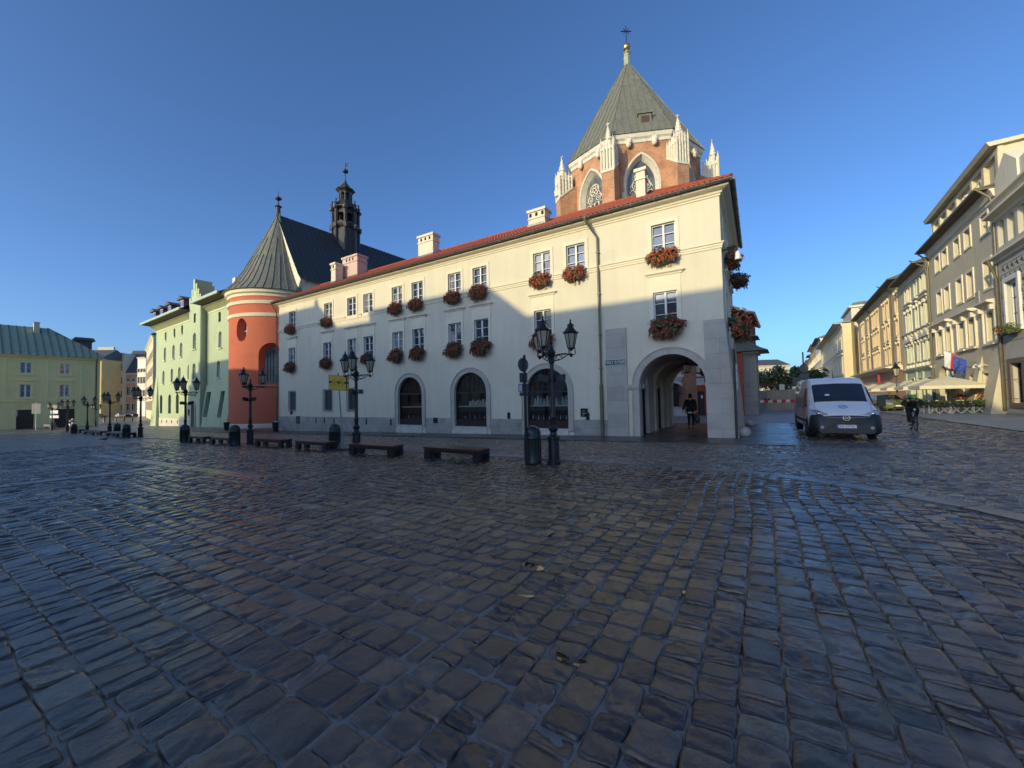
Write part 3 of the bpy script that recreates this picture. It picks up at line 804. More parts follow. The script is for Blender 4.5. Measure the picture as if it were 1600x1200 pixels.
# lattice grilles over the ground-floor windows
for c, w in GR:
    casement(F, house, c, w, 1.1, 2.6, cols=2, rows=3, frame='brownframe')
    g = MB(); nx_, nz_ = 5, 10; z0, z1 = 1.03, 2.68; s0, s1 = c - w / 2 - .06, c + w / 2 + .06
    P = lambda i, j, off: F.w(s0 + (s1 - s0) * i / nx_, .10 + off, z0 + (z1 - z0) * j / nz_)
    for i in range(nx_):
        for sgn in (0, 1):
            pts = [P(i + (((j + sgn) % 2)), j, .02 * ((j + i) % 2)) for j in range(nz_ + 1)]
            g.tube(pts, .016, 4)
    for i in (0, nx_): g.tube([P(i, 0, 0), P(i, nz_, 0)], .016, 4)
    for j in (0, nz_):
        g.tube([F.w(s0, -.02, z0 + (z1 - z0) * j / nz_), P(0, j, 0), P(nx_, j, 0), F.w(s1, -.02, z0 + (z1 - z0) * j / nz_)], .016, 4)
    g.build('window_grille', M['steel'], house)
# shop windows
for k, (c, hw, zs) in enumerate(SHOP):
    archring(c, hw, .0, zs, .24, .045, M['archstone'], 'arch_ring', house)
    s = MB(); s.fbox(F, c - hw, c + hw, -.3, .06, -.5, .1); s.build('sill', M['pale'], house)
    L = arch(c, hw, .12, zs, hw, 20)
    p = MB(); p.add([F.w(a, -.18, b) for a, b in L], [tuple(range(len(L)))])
    win = p.build('shop_window', M['shopglass'], house)
    f = MB(); f.ring(F, L, arch(c, hw - .07, .5, zs, hw - .07, 20), -.2, -.11)
    f.fbox(F, c - hw + .05, c + hw - .05, -.2, -.12, zs - .05, zs + .05)
    f.fbox(F, c - hw + .05, c + hw - .05, -.2, -.12, .12, .5)
    for i in range(5):
        a = c - hw + .09 + (2 * hw - .18) * i / 5; b = c - hw + .09 + (2 * hw - .18) * (i + 1) / 5
        f.fbox(F, a + .03, b - .03, -.12, -.1, .2, .44)
    for i in range(1, 7):
        a = c - hw + 2 * hw * i / 7; zz = zs + math.sqrt(max(0, hw * hw - (a - c) ** 2))
        f.fbox(F, a - .01, a + .01, -.19, -.15, zs + .05, zz)
    for z in (zs + .35, zs + .7):
        hh = math.sqrt(max(0, hw * hw - (z - zs) ** 2)); f.fbox(F, c - hh, c + hh, -.188, -.155, z - .01, z + .01)
    f.build('frame', M['joinery'], win)
    b = MB(); b.fbox(F, c - hw - .3, c + hw + .3, -1.3, -.9, .0, 3.6)
    b.fbox(F, c - hw - .3, c - hw - .06, -.9, -.2, .0, 3.6); b.fbox(F, c + hw + .06, c + hw + .3, -.9, -.2, .0, 3.6); b.fbox(F, c - hw, c + hw, -.9, -.2, .05, .5); b.fbox(F, c - hw, c + hw, -.9, -.2, 3.3, 3.5)
    b.build('display_recess', M['dark'], win)
    sh_ = MB(); sh_.fbox(F, c - hw + .02, c + hw - .02, -.62, -.24, 1.23, 1.29); sh_.build('display_shelf', M['shelf'] if 'shelf' in M else M.setdefault('shelf', plain('pale_glass_shelf', (.62, .72, .70), .3, var=.03)), win)
    sh_ = MB(); sh_.fbox(F, c - hw + .06, c + hw - .06, -.6, -.24, .52, .545); sh_.build('display_shelf', M['joinery'], win)
# roof: overlapping clay tiles, hip at the right end
def tiled_slope(fr, s0, s1, o0, z0, o1, z1, hip0=0, hip1=0, wave=.21, course=.36, amp=.032):
    L = math.hypot(o1 - o0, z1 - z0); nr = int(L / course); ns = int((s1 - s0) / (wave / 6)) + 1
    vs = []; nrm = ((z1 - z0) / L, -(o1 - o0) / L)         # (o, z) of slope normal
    ss = np.linspace(s0, s1, ns)
    rows = []
    for r in range(nr):
        for t, lift in ((r / nr, .03), ((r + .98) / nr, .0)): rows.append((t, lift))
    for t, lift in rows:
        for s in ss:
            sc_ = min(max(s, s0 + hip0 * t), s1 - hip1 * t)
            w = math.sin(2 * PI * s / wave); hgt = lift + amp * (w if w > 0 else w * .45)
            vs.append(fr.w(sc_, o0 + (o1 - o0) * t + nrm[0] * hgt, z0 + (z1 - z0) * t + nrm[1] * hgt * (1 if nrm[1] > 0 else -1)))
    b = MB(); b.v = vs; k = len(ss)
    b.f = [(j * k + i, j * k + i + 1, (j + 1) * k + i + 1, (j + 1) * k + i) for j in range(len(rows) - 1) for i in range(k - 1)]; b.m = [0] * len(b.f)
    return b
EO, EZ, RO, RZ = .47, 10.36, -4.0, 12.85
roof = tiled_slope(F, -EO, LW + .25, EO, EZ, RO, RZ, hip0=4.4).build('roof', M['tile'], house, recalc=False)
tiled_slope(FS, -EO, TH + EO, EO, EZ, -3.95, RZ, hip0=4.47, hip1=4.47).build('roof', M['tile'], house, recalc=False)
mb = MB(); mb.poly(F.w(LW + .25, -TH - EO, EZ), F.w(3.9, -TH - EO + 0, EZ), F.w(3.95, RO, RZ - .03), F.w(LW + .25, RO, RZ - .03))
mb.poly(F.w(LW + .2, EO, EZ - .05), F.w(LW + .2, -TH - EO, EZ - .05), F.w(LW + .2, RO, RZ - .05))
mb.build('back_roof', M['tile'], house)
rt = MB()
def ridge(p, q, step=.36, r=.11):
    p, q = Vector(p), Vector(q); k = int((q - p).length / step)
    for i in range(k):
        a = p + (q - p) * (i / k); b_ = p + (q - p) * ((i + 1.08) / k); rt.tube([a, b_], [r, r * .85], 8)
ridge(F.w(3.95, RO, RZ + .02), F.w(LW + .25, RO, RZ + .02)); ridge(F.w(-EO, EO, EZ + .02), F.w(3.95, RO, RZ + .02))
rt.build('ridge_tiles', M['tile'], roof, smooth=True)
g = MB(); go = EO + .06
half = lambda s, fr: [fr.w(s, go + .085 * math.cos(t), 10.31 - .085 * math.sin(t)) for t in np.linspace(0, PI, 7)]
for fr, a, b in ((F, -go, LW + .3), (FS, -go, TH + EO)):
    u, v = half(a, fr), half(b, fr); k = len(u); g.add(u + v, [(i, i + 1, k + i + 1, k + i) for i in range(k - 1)])
    for s in np.arange(a, b, 1.0): g.fbox(fr, s, s + .03, go - .095, go + .095, 10.215, 10.24)
    g.fbox(fr, a + .2, b, .36, go - .06, 10.315, 10.35)
gut = g.build('gutter', M['gutter'], house, smooth=True)
for s, pa in ((5.25, 0), (33.98, 0)):
    d = MB()
    d.tube([F.w(s + .42 * (s < 10), go, 10.36), F.w(s + .40 * (s < 10), go - .02, 10.1), F.w(s + .2 * (s < 10), .25, 9.7), F.w(s, .12, 9.35), F.w(s, .11, 8.0), F.w(s, .11, 3.0), F.w(s, .11, 2.2)], [.1, .055, .05, .05, .05, .05, .05], 10)
    d.tube([F.w(s, .12, 2.25), F.w(s, .12, F.g(s, 0))], .085, 10)
    for z in (8.6, 6.6, 4.6, 3.0): d.fbox(F, s - .075, s + .075, -.02, .17, z, z + .035)
    if s < 10:
        d.lathe([(.055, -.3), (.07, -.1), (.14, 0), (.14, .06)], F.w(s + .42, go - .02, 10.24), 10)
    d.build('downpipe', M['pipe'], house, smooth=True)
# chimneys on the roof
CH = [(28.3, -3.5, 2.0, 1.0, 14.2, 'pinkch'), (19.7, -3.6, 1.5, .7, 14.1, 'cream'), (10.25, -3.6, 1.15, .8, 13.45, 'cream'), (3.7, -2.6, .46, .5, 13.45, 'cream'), (29.2, -2.4, .6, .7, 13.5, 'cream')]
M['pinkch'] = plaster('pinkish_chimney', (.62, .46, .38), .06)
for s, o, ls, lo_, zt, mt in CH:
    c = MB(); c.fbox(F, s - ls / 2, s + ls / 2, o - lo_ / 2, o + lo_ / 2, 10.8, zt - .16)
    c.fbox(F, s - ls / 2 - .05, s + ls / 2 + .05, o - lo_ / 2 - .05, o + lo_ / 2 + .05, zt - .6, zt - .54)
    c.fbox(F, s - ls / 2 - .08, s + ls / 2 + .08, o - lo_ / 2 - .08, o + lo_ / 2 + .08, zt - .16, zt)
    ch = c.build('chimney', M[mt], roof)
    if ls < .5: continue
    k = 3 if ls > 1 else 1; fl = MB()
    for i in range(k):
        a = s + (i - (k - 1) / 2) * .42; fl.fbox(F, a - .08, a + .08, o - lo_ / 2 - .01, o + lo_ / 2 + .012, zt - .45, zt - .22)
    fl.build('flue', M['dark'], roof)
    v = MB(); v.fbox(F, s - ls / 2 - .06, s + ls / 2 + .06, o - lo_ / 2 - .06, o + lo_ / 2 + .06, 11.0, EZ + (EO - o - lo_ / 2) / (EO - RO) * (RZ - EZ) + .14)
    v.build('flashing', M['gutter'], roof)

# ---- street name plate (hangs on the house)
def text_obj(name, body, size, loc, rotm, mat, parent=None, depth=.004, align='CENTER', sx=1.0):
    cu = bpy.data.curves.new(name, 'FONT'); cu.body = body; cu.size = size; cu.align_x = align; cu.align_y = 'CENTER'; cu.extrude = depth
    t = bpy.data.objects.new(name, cu); COL.objects.link(t)
    dg = bpy.context.evaluated_depsgraph_get(); me = bpy.data.meshes.new_from_object(t.evaluated_get(dg))
    bpy.data.objects.remove(t); bpy.data.curves.remove(cu)
    me.transform(Matrix.Diagonal((sx, 1, 1, 1))); me.transform(rotm.to_4x4()); me.name = name
    me.materials.clear(); me.materials.append(mat); uv_box(me)
    o = bpy.data.objects.new(name, me); COL.objects.link(o)
    l = Vector(loc)
    if parent: o.parent = parent; l = l - origin(parent)
    o.location = l; return o
def facing(fr):      # rotation taking text in XY to a facade, reading left to right for someone facing it
    x = Vector((fr.A[0], fr.A[1], 0)); n = Vector((fr.N[0], fr.N[1], 0)); z = Vector((0, 0, 1))
    if x.cross(z).dot(n) < 0: x = -x
    return Matrix((x, z, n)).transposed()
M['plate'] = plain('dark_teal_enamel', (.02, .085, .08), .3, var=.1)
pl = MB(); pl.fbox(F, 4.06, 5.04, .075, .10, 3.14, 3.40)
plate = pl.build('street_sign', M['plate'])
tag(plate, 'dark teal street name plate reading MAŁY RYNEK on the grey stone slab', 'sign')
rim = MB(); rim.ring(F, rect(4.06, 5.04, 3.14, 3.40), rect(4.075, 5.025, 3.155, 3.385), .10, .104); rim.build('rim', M['signwhite'], plate)
text_obj('lettering', 'MAŁY RYNEK', .215, F.w(4.55, .105, 3.265), facing(F), M['signwhite'], plate, sx=.74)
# CCTV camera at the corner, wall boxes
cc = empty('security_camera', FS.w(.3, .3, 7.2), 'white dome security camera on a bracket at the house corner', 'camera')
c = MB(); c.tube([FS.w(.2, 0, 7.65), FS.w(.2, .5, 7.75), FS.w(.25, .58, 7.6)], .035, 6); c.build('bracket', M['iron'], cc)
c = MB(); c.lathe([(.03, .35), (.09, .3), (.11, .1), (.12, .0)], FS.w(.25, .58, 7.2), 12); c.build('housing', M['signwhite'], cc, smooth=True)
c = MB(); c.ball(FS.w(.25, .58, 7.19), .1, 10); c.build('dome', M['black'], cc, smooth=True)
ac = MB(); ac.fbox(F, 6.0, 6.36, .0, .05, .72, 1.12); tag(ac.build('notice_board', M['black']), 'small black notice board with pale scrawl beside the right shop window', 'board')
sc_ = bpy.data.objects['notice_board']; q = MB()
for i in range(9):
    a = 6.06 + random.random() * .22; z = .8 + random.random() * .2; q.tube([F.w(a, .054, z), F.w(a + random.uniform(-.05, .08), .054, z + random.uniform(-.06, .08)), F.w(a + random.uniform(-.03, .1), .054, z + .02)], .006, 4)
q.build('scrawl', M['signwhite'], sc_)
# wares in the shop windows: each stands on a shelf
def figurine(c, z, h, mat, label, group):
    s = MB(); r = h * .2
    s.lathe([(r, 0), (r * 1.05, h * .05), (r * .7, h * .1), (r * .95, h * .3), (r * .6, h * .55), (r * .8, h * .68), (r * .3, h * .8)], F.w(c, -.42, z), 8)
    s.ball(F.w(c, -.42, z + h * .88), h * .11, 8)
    tag(s.build('figurine', mat, smooth=True), label, 'figurine', group)
M['figwhite'] = plain('white_ceramic', (.66, .68, .66), .4, var=.1)
M['figblue'] = plain('pale_blue_ceramic', (.36, .56, .60), .4, var=.2)
M['figbrown'] = plain('brown_figure', (.25, .17, .10), .5, var=.3)
c0, hw0 = SHOP[2][0], SHOP[2][1]
for i in range(13):
    s = c0 + hw0 - .12 - i * (2 * hw0 - .24) / 12
    h = (.48, .40, .52, .44, .36, .5, .42, .30, .38, .34, .46, .5, .55)[i]
    figurine(s, 1.29, h, M['figblue'] if i in (3, 10, 11) else M['figwhite'] if i % 3 else M['figbrown'], 'devotional figurine on the upper shelf of the right shop window', 'figurines in the right shop window')
for i in range(14):
    s = c0 + hw0 - .15 - i * (2 * hw0 - .3) / 13
    figurine(s, .545, random.uniform(.15, .24), M['figbrown'] if i % 2 else M['figwhite'], 'small figurine on the bottom board of the right shop window', 'small figures low in the right shop window')
c1, hw1 = SHOP[1][0], SHOP[1][1]
for i in range(8):
    s = c1 + .35 - i * .19; h = (.3, .36, .28, .34, .3, .38, .26, .22)[i]
    b = MB(); b.hexa([F.w(s - .065, -.45, 1.29), F.w(s + .065, -.45, 1.29), F.w(s + .065, -.36, 1.29), F.w(s - .065, -.36, 1.29), F.w(s - .06, -.5, 1.29 + h), F.w(s + .06, -.5, 1.29 + h), F.w(s + .06, -.47, 1.29 + h), F.w(s - .06, -.47, 1.29 + h)])
    tag(b.build('display_card', M['figwhite']), 'white patterned card standing on the shelf of the middle shop window', 'card', 'cards in the middle shop window')
for i in range(5):
    figurine(c1 + .7 - i * .35, .545, (.18, .34, .2, .3, .16)[i], M['figbrown'] if i % 2 else M['figwhite'], 'small ornament on the bottom board of the middle shop window', 'ornaments low in the middle shop window')
c2, hw2 = SHOP[0][0], SHOP[0][1]
for i in range(8):
    figurine(c2 + .8 - i * .22, .545, random.uniform(.13, .2), M['figwhite'] if i % 2 else M['figbrown'], 'small ware on the bottom board of the left shop window', 'wares low in the left shop window')
for i in range(5):
    figurine(c2 + .1 - i * .2, 1.29, random.uniform(.16, .28), M['figbrown'], 'dark ornament on the shelf of the left shop window', 'ornaments on the shelf of the left shop window')

# ---- geranium boxes
def flower_meshes(seed, dark):
    r = random.Random(seed); W, H, D = .58, .42, .3
    tr = MB(); tr.hexa([(-.46, .02, -.02), (.46, .02, -.02), (.46, .2, -.02), (-.46, .2, -.02), (-.5, .02, .16), (.5, .02, .16), (.5, .22, .16), (-.5, .22, .16)])
    lf, bl = MB(), MB()
    def quad(b, p, n, s):
        n = n.normalized(); u = n.orthogonal().normalized(); a = r.uniform(0, 6.28); u = (Matrix.Rotation(a, 3, n) @ u); v = n.cross(u)
        b.poly(p - u * s - v * s * .8, p + u * s - v * s * .8, p + u * s * .8 + v * s, p - u * s * .8 + v * s)
    k = 0
    while k < 900:
        d = Vector((r.gauss(0, 1), abs(r.gauss(0, 1)) * .9, r.gauss(0, 1))).normalized(); q = r.random() ** .35
        lump = 1 + .2 * math.sin(d.x * 5 + seed) * math.cos(d.z * 4 + seed * 2) + r.uniform(-.08, .12)
        p = Vector((d.x * W * q * lump, .1 + d.y * D * q * lump * 1.25, .02 + d.z * H * q * lump))
        nn = d + Vector((r.uniform(-.8, .8), r.uniform(-.6, .8), r.uniform(-.3, 1)))
        quad(lf, p, nn, r.uniform(.026, .055)); k += 1
        if q > .74 and r.random() < (.36 if not dark else .24) * (1.25 if d.z < .5 else .7):
            for _ in range(4):
                quad(bl, p + d * r.uniform(.01, .05) + Vector((r.uniform(-.03, .03), r.uniform(0, .03), r.uniform(-.03, .03))), d + Vector((r.uniform(-.7, .7), r.uniform(-.2, .7), r.uniform(-.5, .7))), r.uniform(.014, .026))
    for _ in range(46):      # trailing strands
        a = r.uniform(-W, W) * .95; p = Vector((a, .1 + r.uniform(.05, D * 1.1), -H * r.uniform(.3, .85) * (1 - (a / W) ** 2 * .6))); L_ = r.uniform(.05, .24)
        for t in (0, .35, .7, 1.0):
            q = p + Vector((r.uniform(-.02, .02), r.uniform(0, .03), -L_ * t)); quad(lf, q, Vector((r.uniform(-1, 1), 1, r.uniform(-.3, .6))), r.uniform(.02, .036))
            if r.random() < .5: quad(bl, q + Vector((.01, .02, -.01)), Vector((r.uniform(-.6, .6), 1, .2)), r.uniform(.014, .024))
    for _ in range(26):      # stray stems
        d = Vector((r.gauss(0, 1), abs(r.gauss(0, .8)), r.gauss(0, .9))).normalized()
        p = Vector((d.x * W, .1 + d.y * D, d.z * H)); e = p + d * r.uniform(.06, .16)
        lf.bar(p * .8, e, .006); quad(bl, e, d, .022); quad(bl, e + Vector((.02, 0, .01)), d, .02)
    return tr, lf, bl
M['trough'] = plain('brown_flower_trough', (.06, .035, .025), .6)
FV = []
for sd in range(4):
    tr, lf, bl = flower_meshes(sd + 3, sd % 2)
    FV.append([b.build(nm, m_, None, local=True, recalc=False) for b, nm, m_ in ((tr, 'trough', M['trough']), (lf, 'foliage', M['leaf']), (bl, 'blossoms', M['bloomshade' if sd % 2 else 'bloom']))])
def flower_box(fr, s, z, label, sc_=(1, 1, 1), o=.03, k=0, first=[True] * 4):
    x = fr.w(s, o, z); ang = math.atan2(fr.N[1], fr.N[0]) - PI / 2
    e = empty('flower_box', x, label, 'flower box', 'geranium boxes on the cream house', rz=ang); e.scale = sc_
    for src in FV[k]:
        c = src if first[k] else src.copy()
        if not first[k]: COL.objects.link(c)
        c.parent = e
    first[k] = False
ordn = ['first', 'second', 'third', 'fourth', 'fifth', 'sixth', 'seventh', 'eighth', 'ninth', 'tenth', 'eleventh']
NAMES = {31.76: 'leftmost', 26.81: 'second', 23.97: 'third', 22.15: 'fourth', 19.2: 'fifth', 17.33: 'sixth', 14.24: 'seventh', 12.35: 'eighth', 8.32: 'ninth', 6.42: 'tenth', 2.25: 'rightmost'}
for i, c in enumerate(UP):
    if c in (23.97, 22.15): continue
    big = 1.12 if c == 2.25 else 1.0
    look = 'sunlit coral' if c < 13 or c == 26.81 else 'red'
    flower_box(F, c + .02, 7.80, f'{look} geranium box under the {NAMES[c]} top-floor window of the cream house', (big, 1, (.92, .85, .9, 1.0)[i % 4]), k=(0, 2)[i % 2])
for i, c in enumerate(MID):
    nmn = ['leftmost', 'second', 'third', 'fourth', 'fifth', 'sixth', 'seventh', 'eighth', 'ninth', 'rightmost'][i]
    big = (1, 1, .9, .9, 1.0, 1.0, 1.05, 1.15, 1.1, 1.2)[i]
    flower_box(F, c, 4.66, f'shade-darkened red geranium box under the {nmn} first-floor window of the cream house', (big, 1.05, big * 1.02), k=(1, 3)[i % 2])
flower_box(FS, 2.0, 7.75, 'red geranium box under the near top window on the end wall', (1, 1.25, 1.15), k=0)
flower_box(FS, 5.2, 7.55, 'mostly green flower box under the far top window on the end wall', (1.1, 1.7, .9), k=1)
flower_box(FS, 2.0, 4.8, 'dark red geranium box under the near lower window on the end wall', (1.2, 1.9, 1.5), k=2)
# guard stones at the foot of the piers
for (s, o, r, lab) in ((.9, .52, .26, 'rounded guard stone at the foot of the corner pier'), (7.9, .62, .2, 'small round guard stone at the foot of the far pier')):
    p = FS.w(s, o, 0); st = MB(); st.ball((p[0], p[1], gz(p[0], p[1]) + r * .72), r, 14, .95)
    tag(st.build('guard_stone', M['ashlar'], smooth=True), lab, 'guard stone')
# passage lanterns
def hang_lantern(p, label):
    e = empty('hanging_lantern', p, label, 'lantern')
    l = MB(); l.lathe([(.13, 0), (.17, .32)], p, 6); l.build('panes', M['lampglass'], e)
    l = MB(); l.lathe([(.19, .32), (.2, .35), (.06, .47), (.03, .5)], p, 6); l.lathe([(.03, -.06), (.14, -.02), (.14, .01)], p, 6); l.tube([(p[0], p[1], p[2] + .5), (p[0], p[1], p[2] + .8)], .012, 5)
    for i in range(6):
        t = 2 * PI * i / 6; l.bar((p[0] + .132 * math.cos(t), p[1] + .132 * math.sin(t), p[2]), (p[0] + .172 * math.cos(t), p[1] + .172 * math.sin(t), p[2] + .33), .014)
    l.build('ironwork', M['iron'], e)
hang_lantern(F.w(1.75, -1.9, 2.75), 'iron lantern hanging nearer the front of the arcade vault')
hang_lantern(F.w(1.45, -5.6, 2.75), 'iron lantern hanging deeper in the arcade vault')
# ================================================================== RED APSE CHURCH
AC = np.array([-27.6, 47.0]); AR = 4.9
GZ_A = gz(*AC)
BANG = math.atan2(B_DIR[1], B_DIR[0])
chu = empty('apse_church', (AC[0], AC[1], GZ_A), 'salmon red apse church with steep grey cone roof and dark lantern turret', 'church')
def cyl_wall(mb, c, r, a0, a1, z0, z1, holes=(), depth=.6, seg=48):
    """curved wall; holes are (centre angle, half width m, list of (x, z)) loops in the unrolled surface"""
    vs = []; ed = []
    W = r * (a1 - a0); ol = [(W * i / seg, z0) for i in range(seg + 1)] + [(W * (seg - i) / seg, z1) for i in range(seg + 1)]
    loops = [ol] + list(holes)
    for L in loops:
        k = len(vs); vs += [Vector((float(a), float(b))) for a, b in L]; ed += [(k + i, k + (i + 1) % len(L)) for i in range(len(L))]
    for i in range(1, seg):
        for j in range(1, 12):
            p = (W * i / seg, z0 + (z1 - z0) * j / 12)
            if not any(min(a for a, b in h) - .15 < p[0] < max(a for a, b in h) + .15 and min(b for a, b in h) - .15 < p[1] < max(b for a, b in h) + .15 for h in holes): vs.append(Vector(p))
    r_ = delaunay_2d_cdt(vs, ed, [], 1, 1e-5)
    def P(x, z, rr=r):
        t = a0 + x / r; return (c[0] + math.cos(t) * rr, c[1] + math.sin(t) * rr, z)
    fs = []
    for f in r_[2]:
        cx = sum(r_[0][i].x for i in f) / len(f); cy = sum(r_[0][i].y for i in f) / len(f); ins = False
        for h in holes:
            cc = False; j = len(h) - 1
            for i in range(len(h)):
                (xi, yi), (xj, yj) = h[i], h[j]
                if (yi > cy) != (yj > cy) and cx < (xj - xi) * (cy - yi) / (yj - yi) + xi: cc = not cc
                j = i
            ins = ins or cc
        if not ins: fs.append(tuple(f))
    mb.add([P(p.x, p.y) for p in r_[0]], fs)
    for h, (sx, sz) in zip(holes, [(.72, .82)] * len(holes)):
        n = len(h); mx = sum(a for a, b in h) / n; mz = (min(b for a, b in h) + max(b for a, b in h)) / 2
        mb.add([P(a, b) for a, b in h] + [P(mx + (a - mx) * sx, mz + (b - mz) * sz, r - depth) for a, b in h], [(i, (i + 1) % n, n + (i + 1) % n, n + i) for i in range(n)])
    return P
A0 = BANG + PI / 2; A1 = BANG + 3 * PI / 2                # half circle facing us
def ang_of(u_dir):                                        # wall angle first met by a sight line
    d = np.array(u_dir) / np.linalg.norm(u_dir); bq = -(d @ AC); cq = AC @ AC - AR * AR
    t = -bq - math.sqrt(bq * bq - cq); p = d * t - AC; return math.atan2(p[1], p[0]) % (2 * PI)
ang_oval = ang_of((376.5 - 800, 620)); ang_win = ang_of((419 - 800, 620))
x_ov = (ang_oval - A0 % (2 * PI)) * AR; x_wi = (ang_win - A0 % (2 * PI)) * AR + .35
oval = [(x_ov + .72 * math.cos(2 * PI * i / 20), 9.6 + 1.28 * math.sin(2 * PI * i / 20)) for i in range(20)]
bigw = arch(x_wi, 1.3, 3.5, 6.9, 1.3, 14)
mb = MB(); PF = cyl_wall(mb, AC, AR, A0, A1, GZ_A + .45, 13.9, [oval, bigw], .75)
mb.build('apse_wall', M['salmon'], chu, smooth=True, recalc=False)
for h, nm in ((oval, 'oval_window'), (bigw, 'arched_window')):
    n = len(h); mx = sum(a for a, b in h) / n; mz = (min(b for a, b in h) + max(b for a, b in h)) / 2
    L = [(mx + (a - mx) * .72, mz + (b - mz) * .82) for a, b in h]
    w_ = MB(); w_.poly(*[PF(a, b, AR - .74) for a, b in L]); win = w_.build(nm, M['leaded'], chu)
    g_ = MB(); x0, x1 = min(a for a, b in L), max(a for a, b in L); z0, z1 = min(b for a, b in L), max(b for a, b in L)
    nn = 2 if nm[0] == 'o' else 6
    def hit(x, z):
        c = False; j = len(L) - 1
        for i in range(len(L)):
            (xi, yi), (xj, yj) = L[i], L[j]
            if (yi > z) != (yj > z) and x < (xj - xi) * (z - yi) / (yj - yi) + xi: c = not c
            j = i
        return c
    th = .03 if nn > 2 else .05
    for i in range(1, nn):
        x = x0 + (x1 - x0) * i / nn; zz = [z for z in np.linspace(z0, z1, 60) if hit(x, z)]
        if zz: g_.bar(PF(x, zz[0], AR - .68), PF(x, zz[-1], AR - .68), th)
    k = 2 if nn == 2 else 14
    for j in range(1, k):
        z = z0 + (z1 - z0) * j / k; xx = [x for x in np.linspace(x0, x1, 40) if hit(x, z)]
        if xx: g_.bar(PF(xx[0], z, AR - .68), PF(xx[-1], z, AR - .68), th)
    g_.build('bars', M['iron'] if nn > 2 else M['frame'], win)
    if nn > 2:
        s_ = MB(); s_.bar(PF(x0 - .5, z0 - .35, AR + .05), PF(x1 + .5, z0 - .35, AR + .05), .35, .12); s_.build('sill', M['ashlar'], win)
mb = MB(); mb.lathe([(AR + .06, GZ_A - .6), (AR + .06, GZ_A + .42), (AR + .0, GZ_A + .47)], (AC[0], AC[1], 0), 40, A0, A1); mb.build('apse_plinth', M['pale'], chu, smooth=True)
for z0, z1, o, nm in ((11.0, 11.45, .10, 'band'), (12.35, 12.8, .14, 'band')):
    mb = MB(); mb.lathe([(AR - .02, z0), (AR + o, z0 + .05), (AR + o + .05, z1 - .08), (AR - .02, z1)], (AC[0], AC[1], 0), 48, A0, A1); mb.build(nm, M['bandcream'], chu, smooth=True)
mb = MB(); mb.lathe([(AR - .02, 13.2), (AR + .12, 13.25), (AR + .15, 13.5), (AR + .36, 13.62), (AR + .40, 14.0), (AR + .1, 14.05)], (AC[0], AC[1], 0), 48, A0, A1); mb.build('apse_cornice', M['bandcream'], chu, smooth=True)
# flared cone roof with standing seams
CONE = [(AR + .62, 13.98), (AR + .30, 14.35), (AR - .35, 15.1), (AR - 1.15, 16.5), (AR - 2.1, 18.5), (AR - 3.2, 20.9), (AR - 4.2, 23.1), (.18, 24.5)]
mb = MB(); mb.lathe(CONE, (AC[0], AC[1], 0), 44, A0, A1)
mb.add([(AC[0] + math.cos(t) * (AR + .62), AC[1] + math.sin(t) * (AR + .62), 13.97) for t in np.linspace(A0, A1, 30)] + [(AC[0] + math.cos(t) * AR, AC[1] + math.sin(t) * AR, 13.97) for t in np.linspace(A0, A1, 30)], [(i, i + 1, 31 + i, 30 + i) for i in range(29)])
cone = mb.build('cone_roof', M['lead'], chu, smooth=True, recalc=False)
mb = MB()
for i in range(23):
    t = A0 + (A1 - A0) * i / 22; top = 7 if i % 4 == 0 else 5 if i % 2 == 0 else 4
    mb.tube([(AC[0] + math.cos(t) * (r + .02), AC[1] + math.sin(t) * (r + .02), z + .02) for r, z in CONE[:top + 1]], .038, 4)
mb.build('roof_seam', M['lead'], cone)
# nave behind
FN = Frame(AC + np.array([B_DIR[1], -B_DIR[0]]) * 5.15, B_DIR); FN.N = np.array([B_DIR[1], -B_DIR[0]])
NL, HW, NE, NR = 30, 5.15, 15.6, 24.3
mb = MB()
hs = [arch(2.2, .32, 13.6, 14.3, .3, 8)]
mb.wall(FN, rect(0, NL, -1.5, NE + .2), hs, 0, .3)
mb.build('nave_wall', M['cream'], chu)
mb = MB(); pr = [(.45, NE - .15), (-.1, NE + .45), (-1.2, NE + 2.2), (-HW, NR)]
pl_ = [(-2 * HW - a, b) for a, b in pr[::-1][1:]]
vs = [FN.w(-.35, a, b) for a, b in pr + pl_] + [FN.w(NL, a, b) for a, b in pr + pl_]; k = len(pr + pl_)
mb.add(vs, [(i, i + 1, k + i + 1, k + i) for i in range(k - 1)])
nroof = mb.build('nave_roof', M['darkroof'], chu)
mb = MB()
for s in np.arange(.3, NL, .62):
    q = [FN.w(s, a, b + .03) for a, b in pr]
    for p0, p1 in zip(q[:-1], q[1:]): mb.bar(p0, p1, .035, .06)
mb.build('roof_seam', M['darkroof'], nroof)
mb = MB(); gp = [(.40, NE - .2), (-.1, NE + .42), (-1.2, NE + 2.1), (-HW, NR - .1), (-2 * HW - .1, NE - .2), (-2 * HW + .5, 13.9), (-.5, 13.9)]
mb.prism([FN.w(-.30, a, b) for a, b in gp], Vector((B_DIR[0], B_DIR[1], 0)) * .5); mb.build('nave_gable', M['cream'], chu)
ap = FN.w(-.1, -HW, 0)
mb = MB(); mb.lathe([(.26, 24.0), (.24, 26.2), (.40, 26.3), (.40, 26.45), (.1, 26.7), (.06, 27.6), (.16, 27.7), (.06, 27.8)], (ap[0], ap[1], 0), 8); mb.ball((ap[0], ap[1], 28.15), .38, 12); mb.tube([(ap[0], ap[1], 28.5), (ap[0], ap[1], 29.9)], [.05, .015], 6)
mb.build('ridge_finial', M['darkroof'], chu, smooth=True)
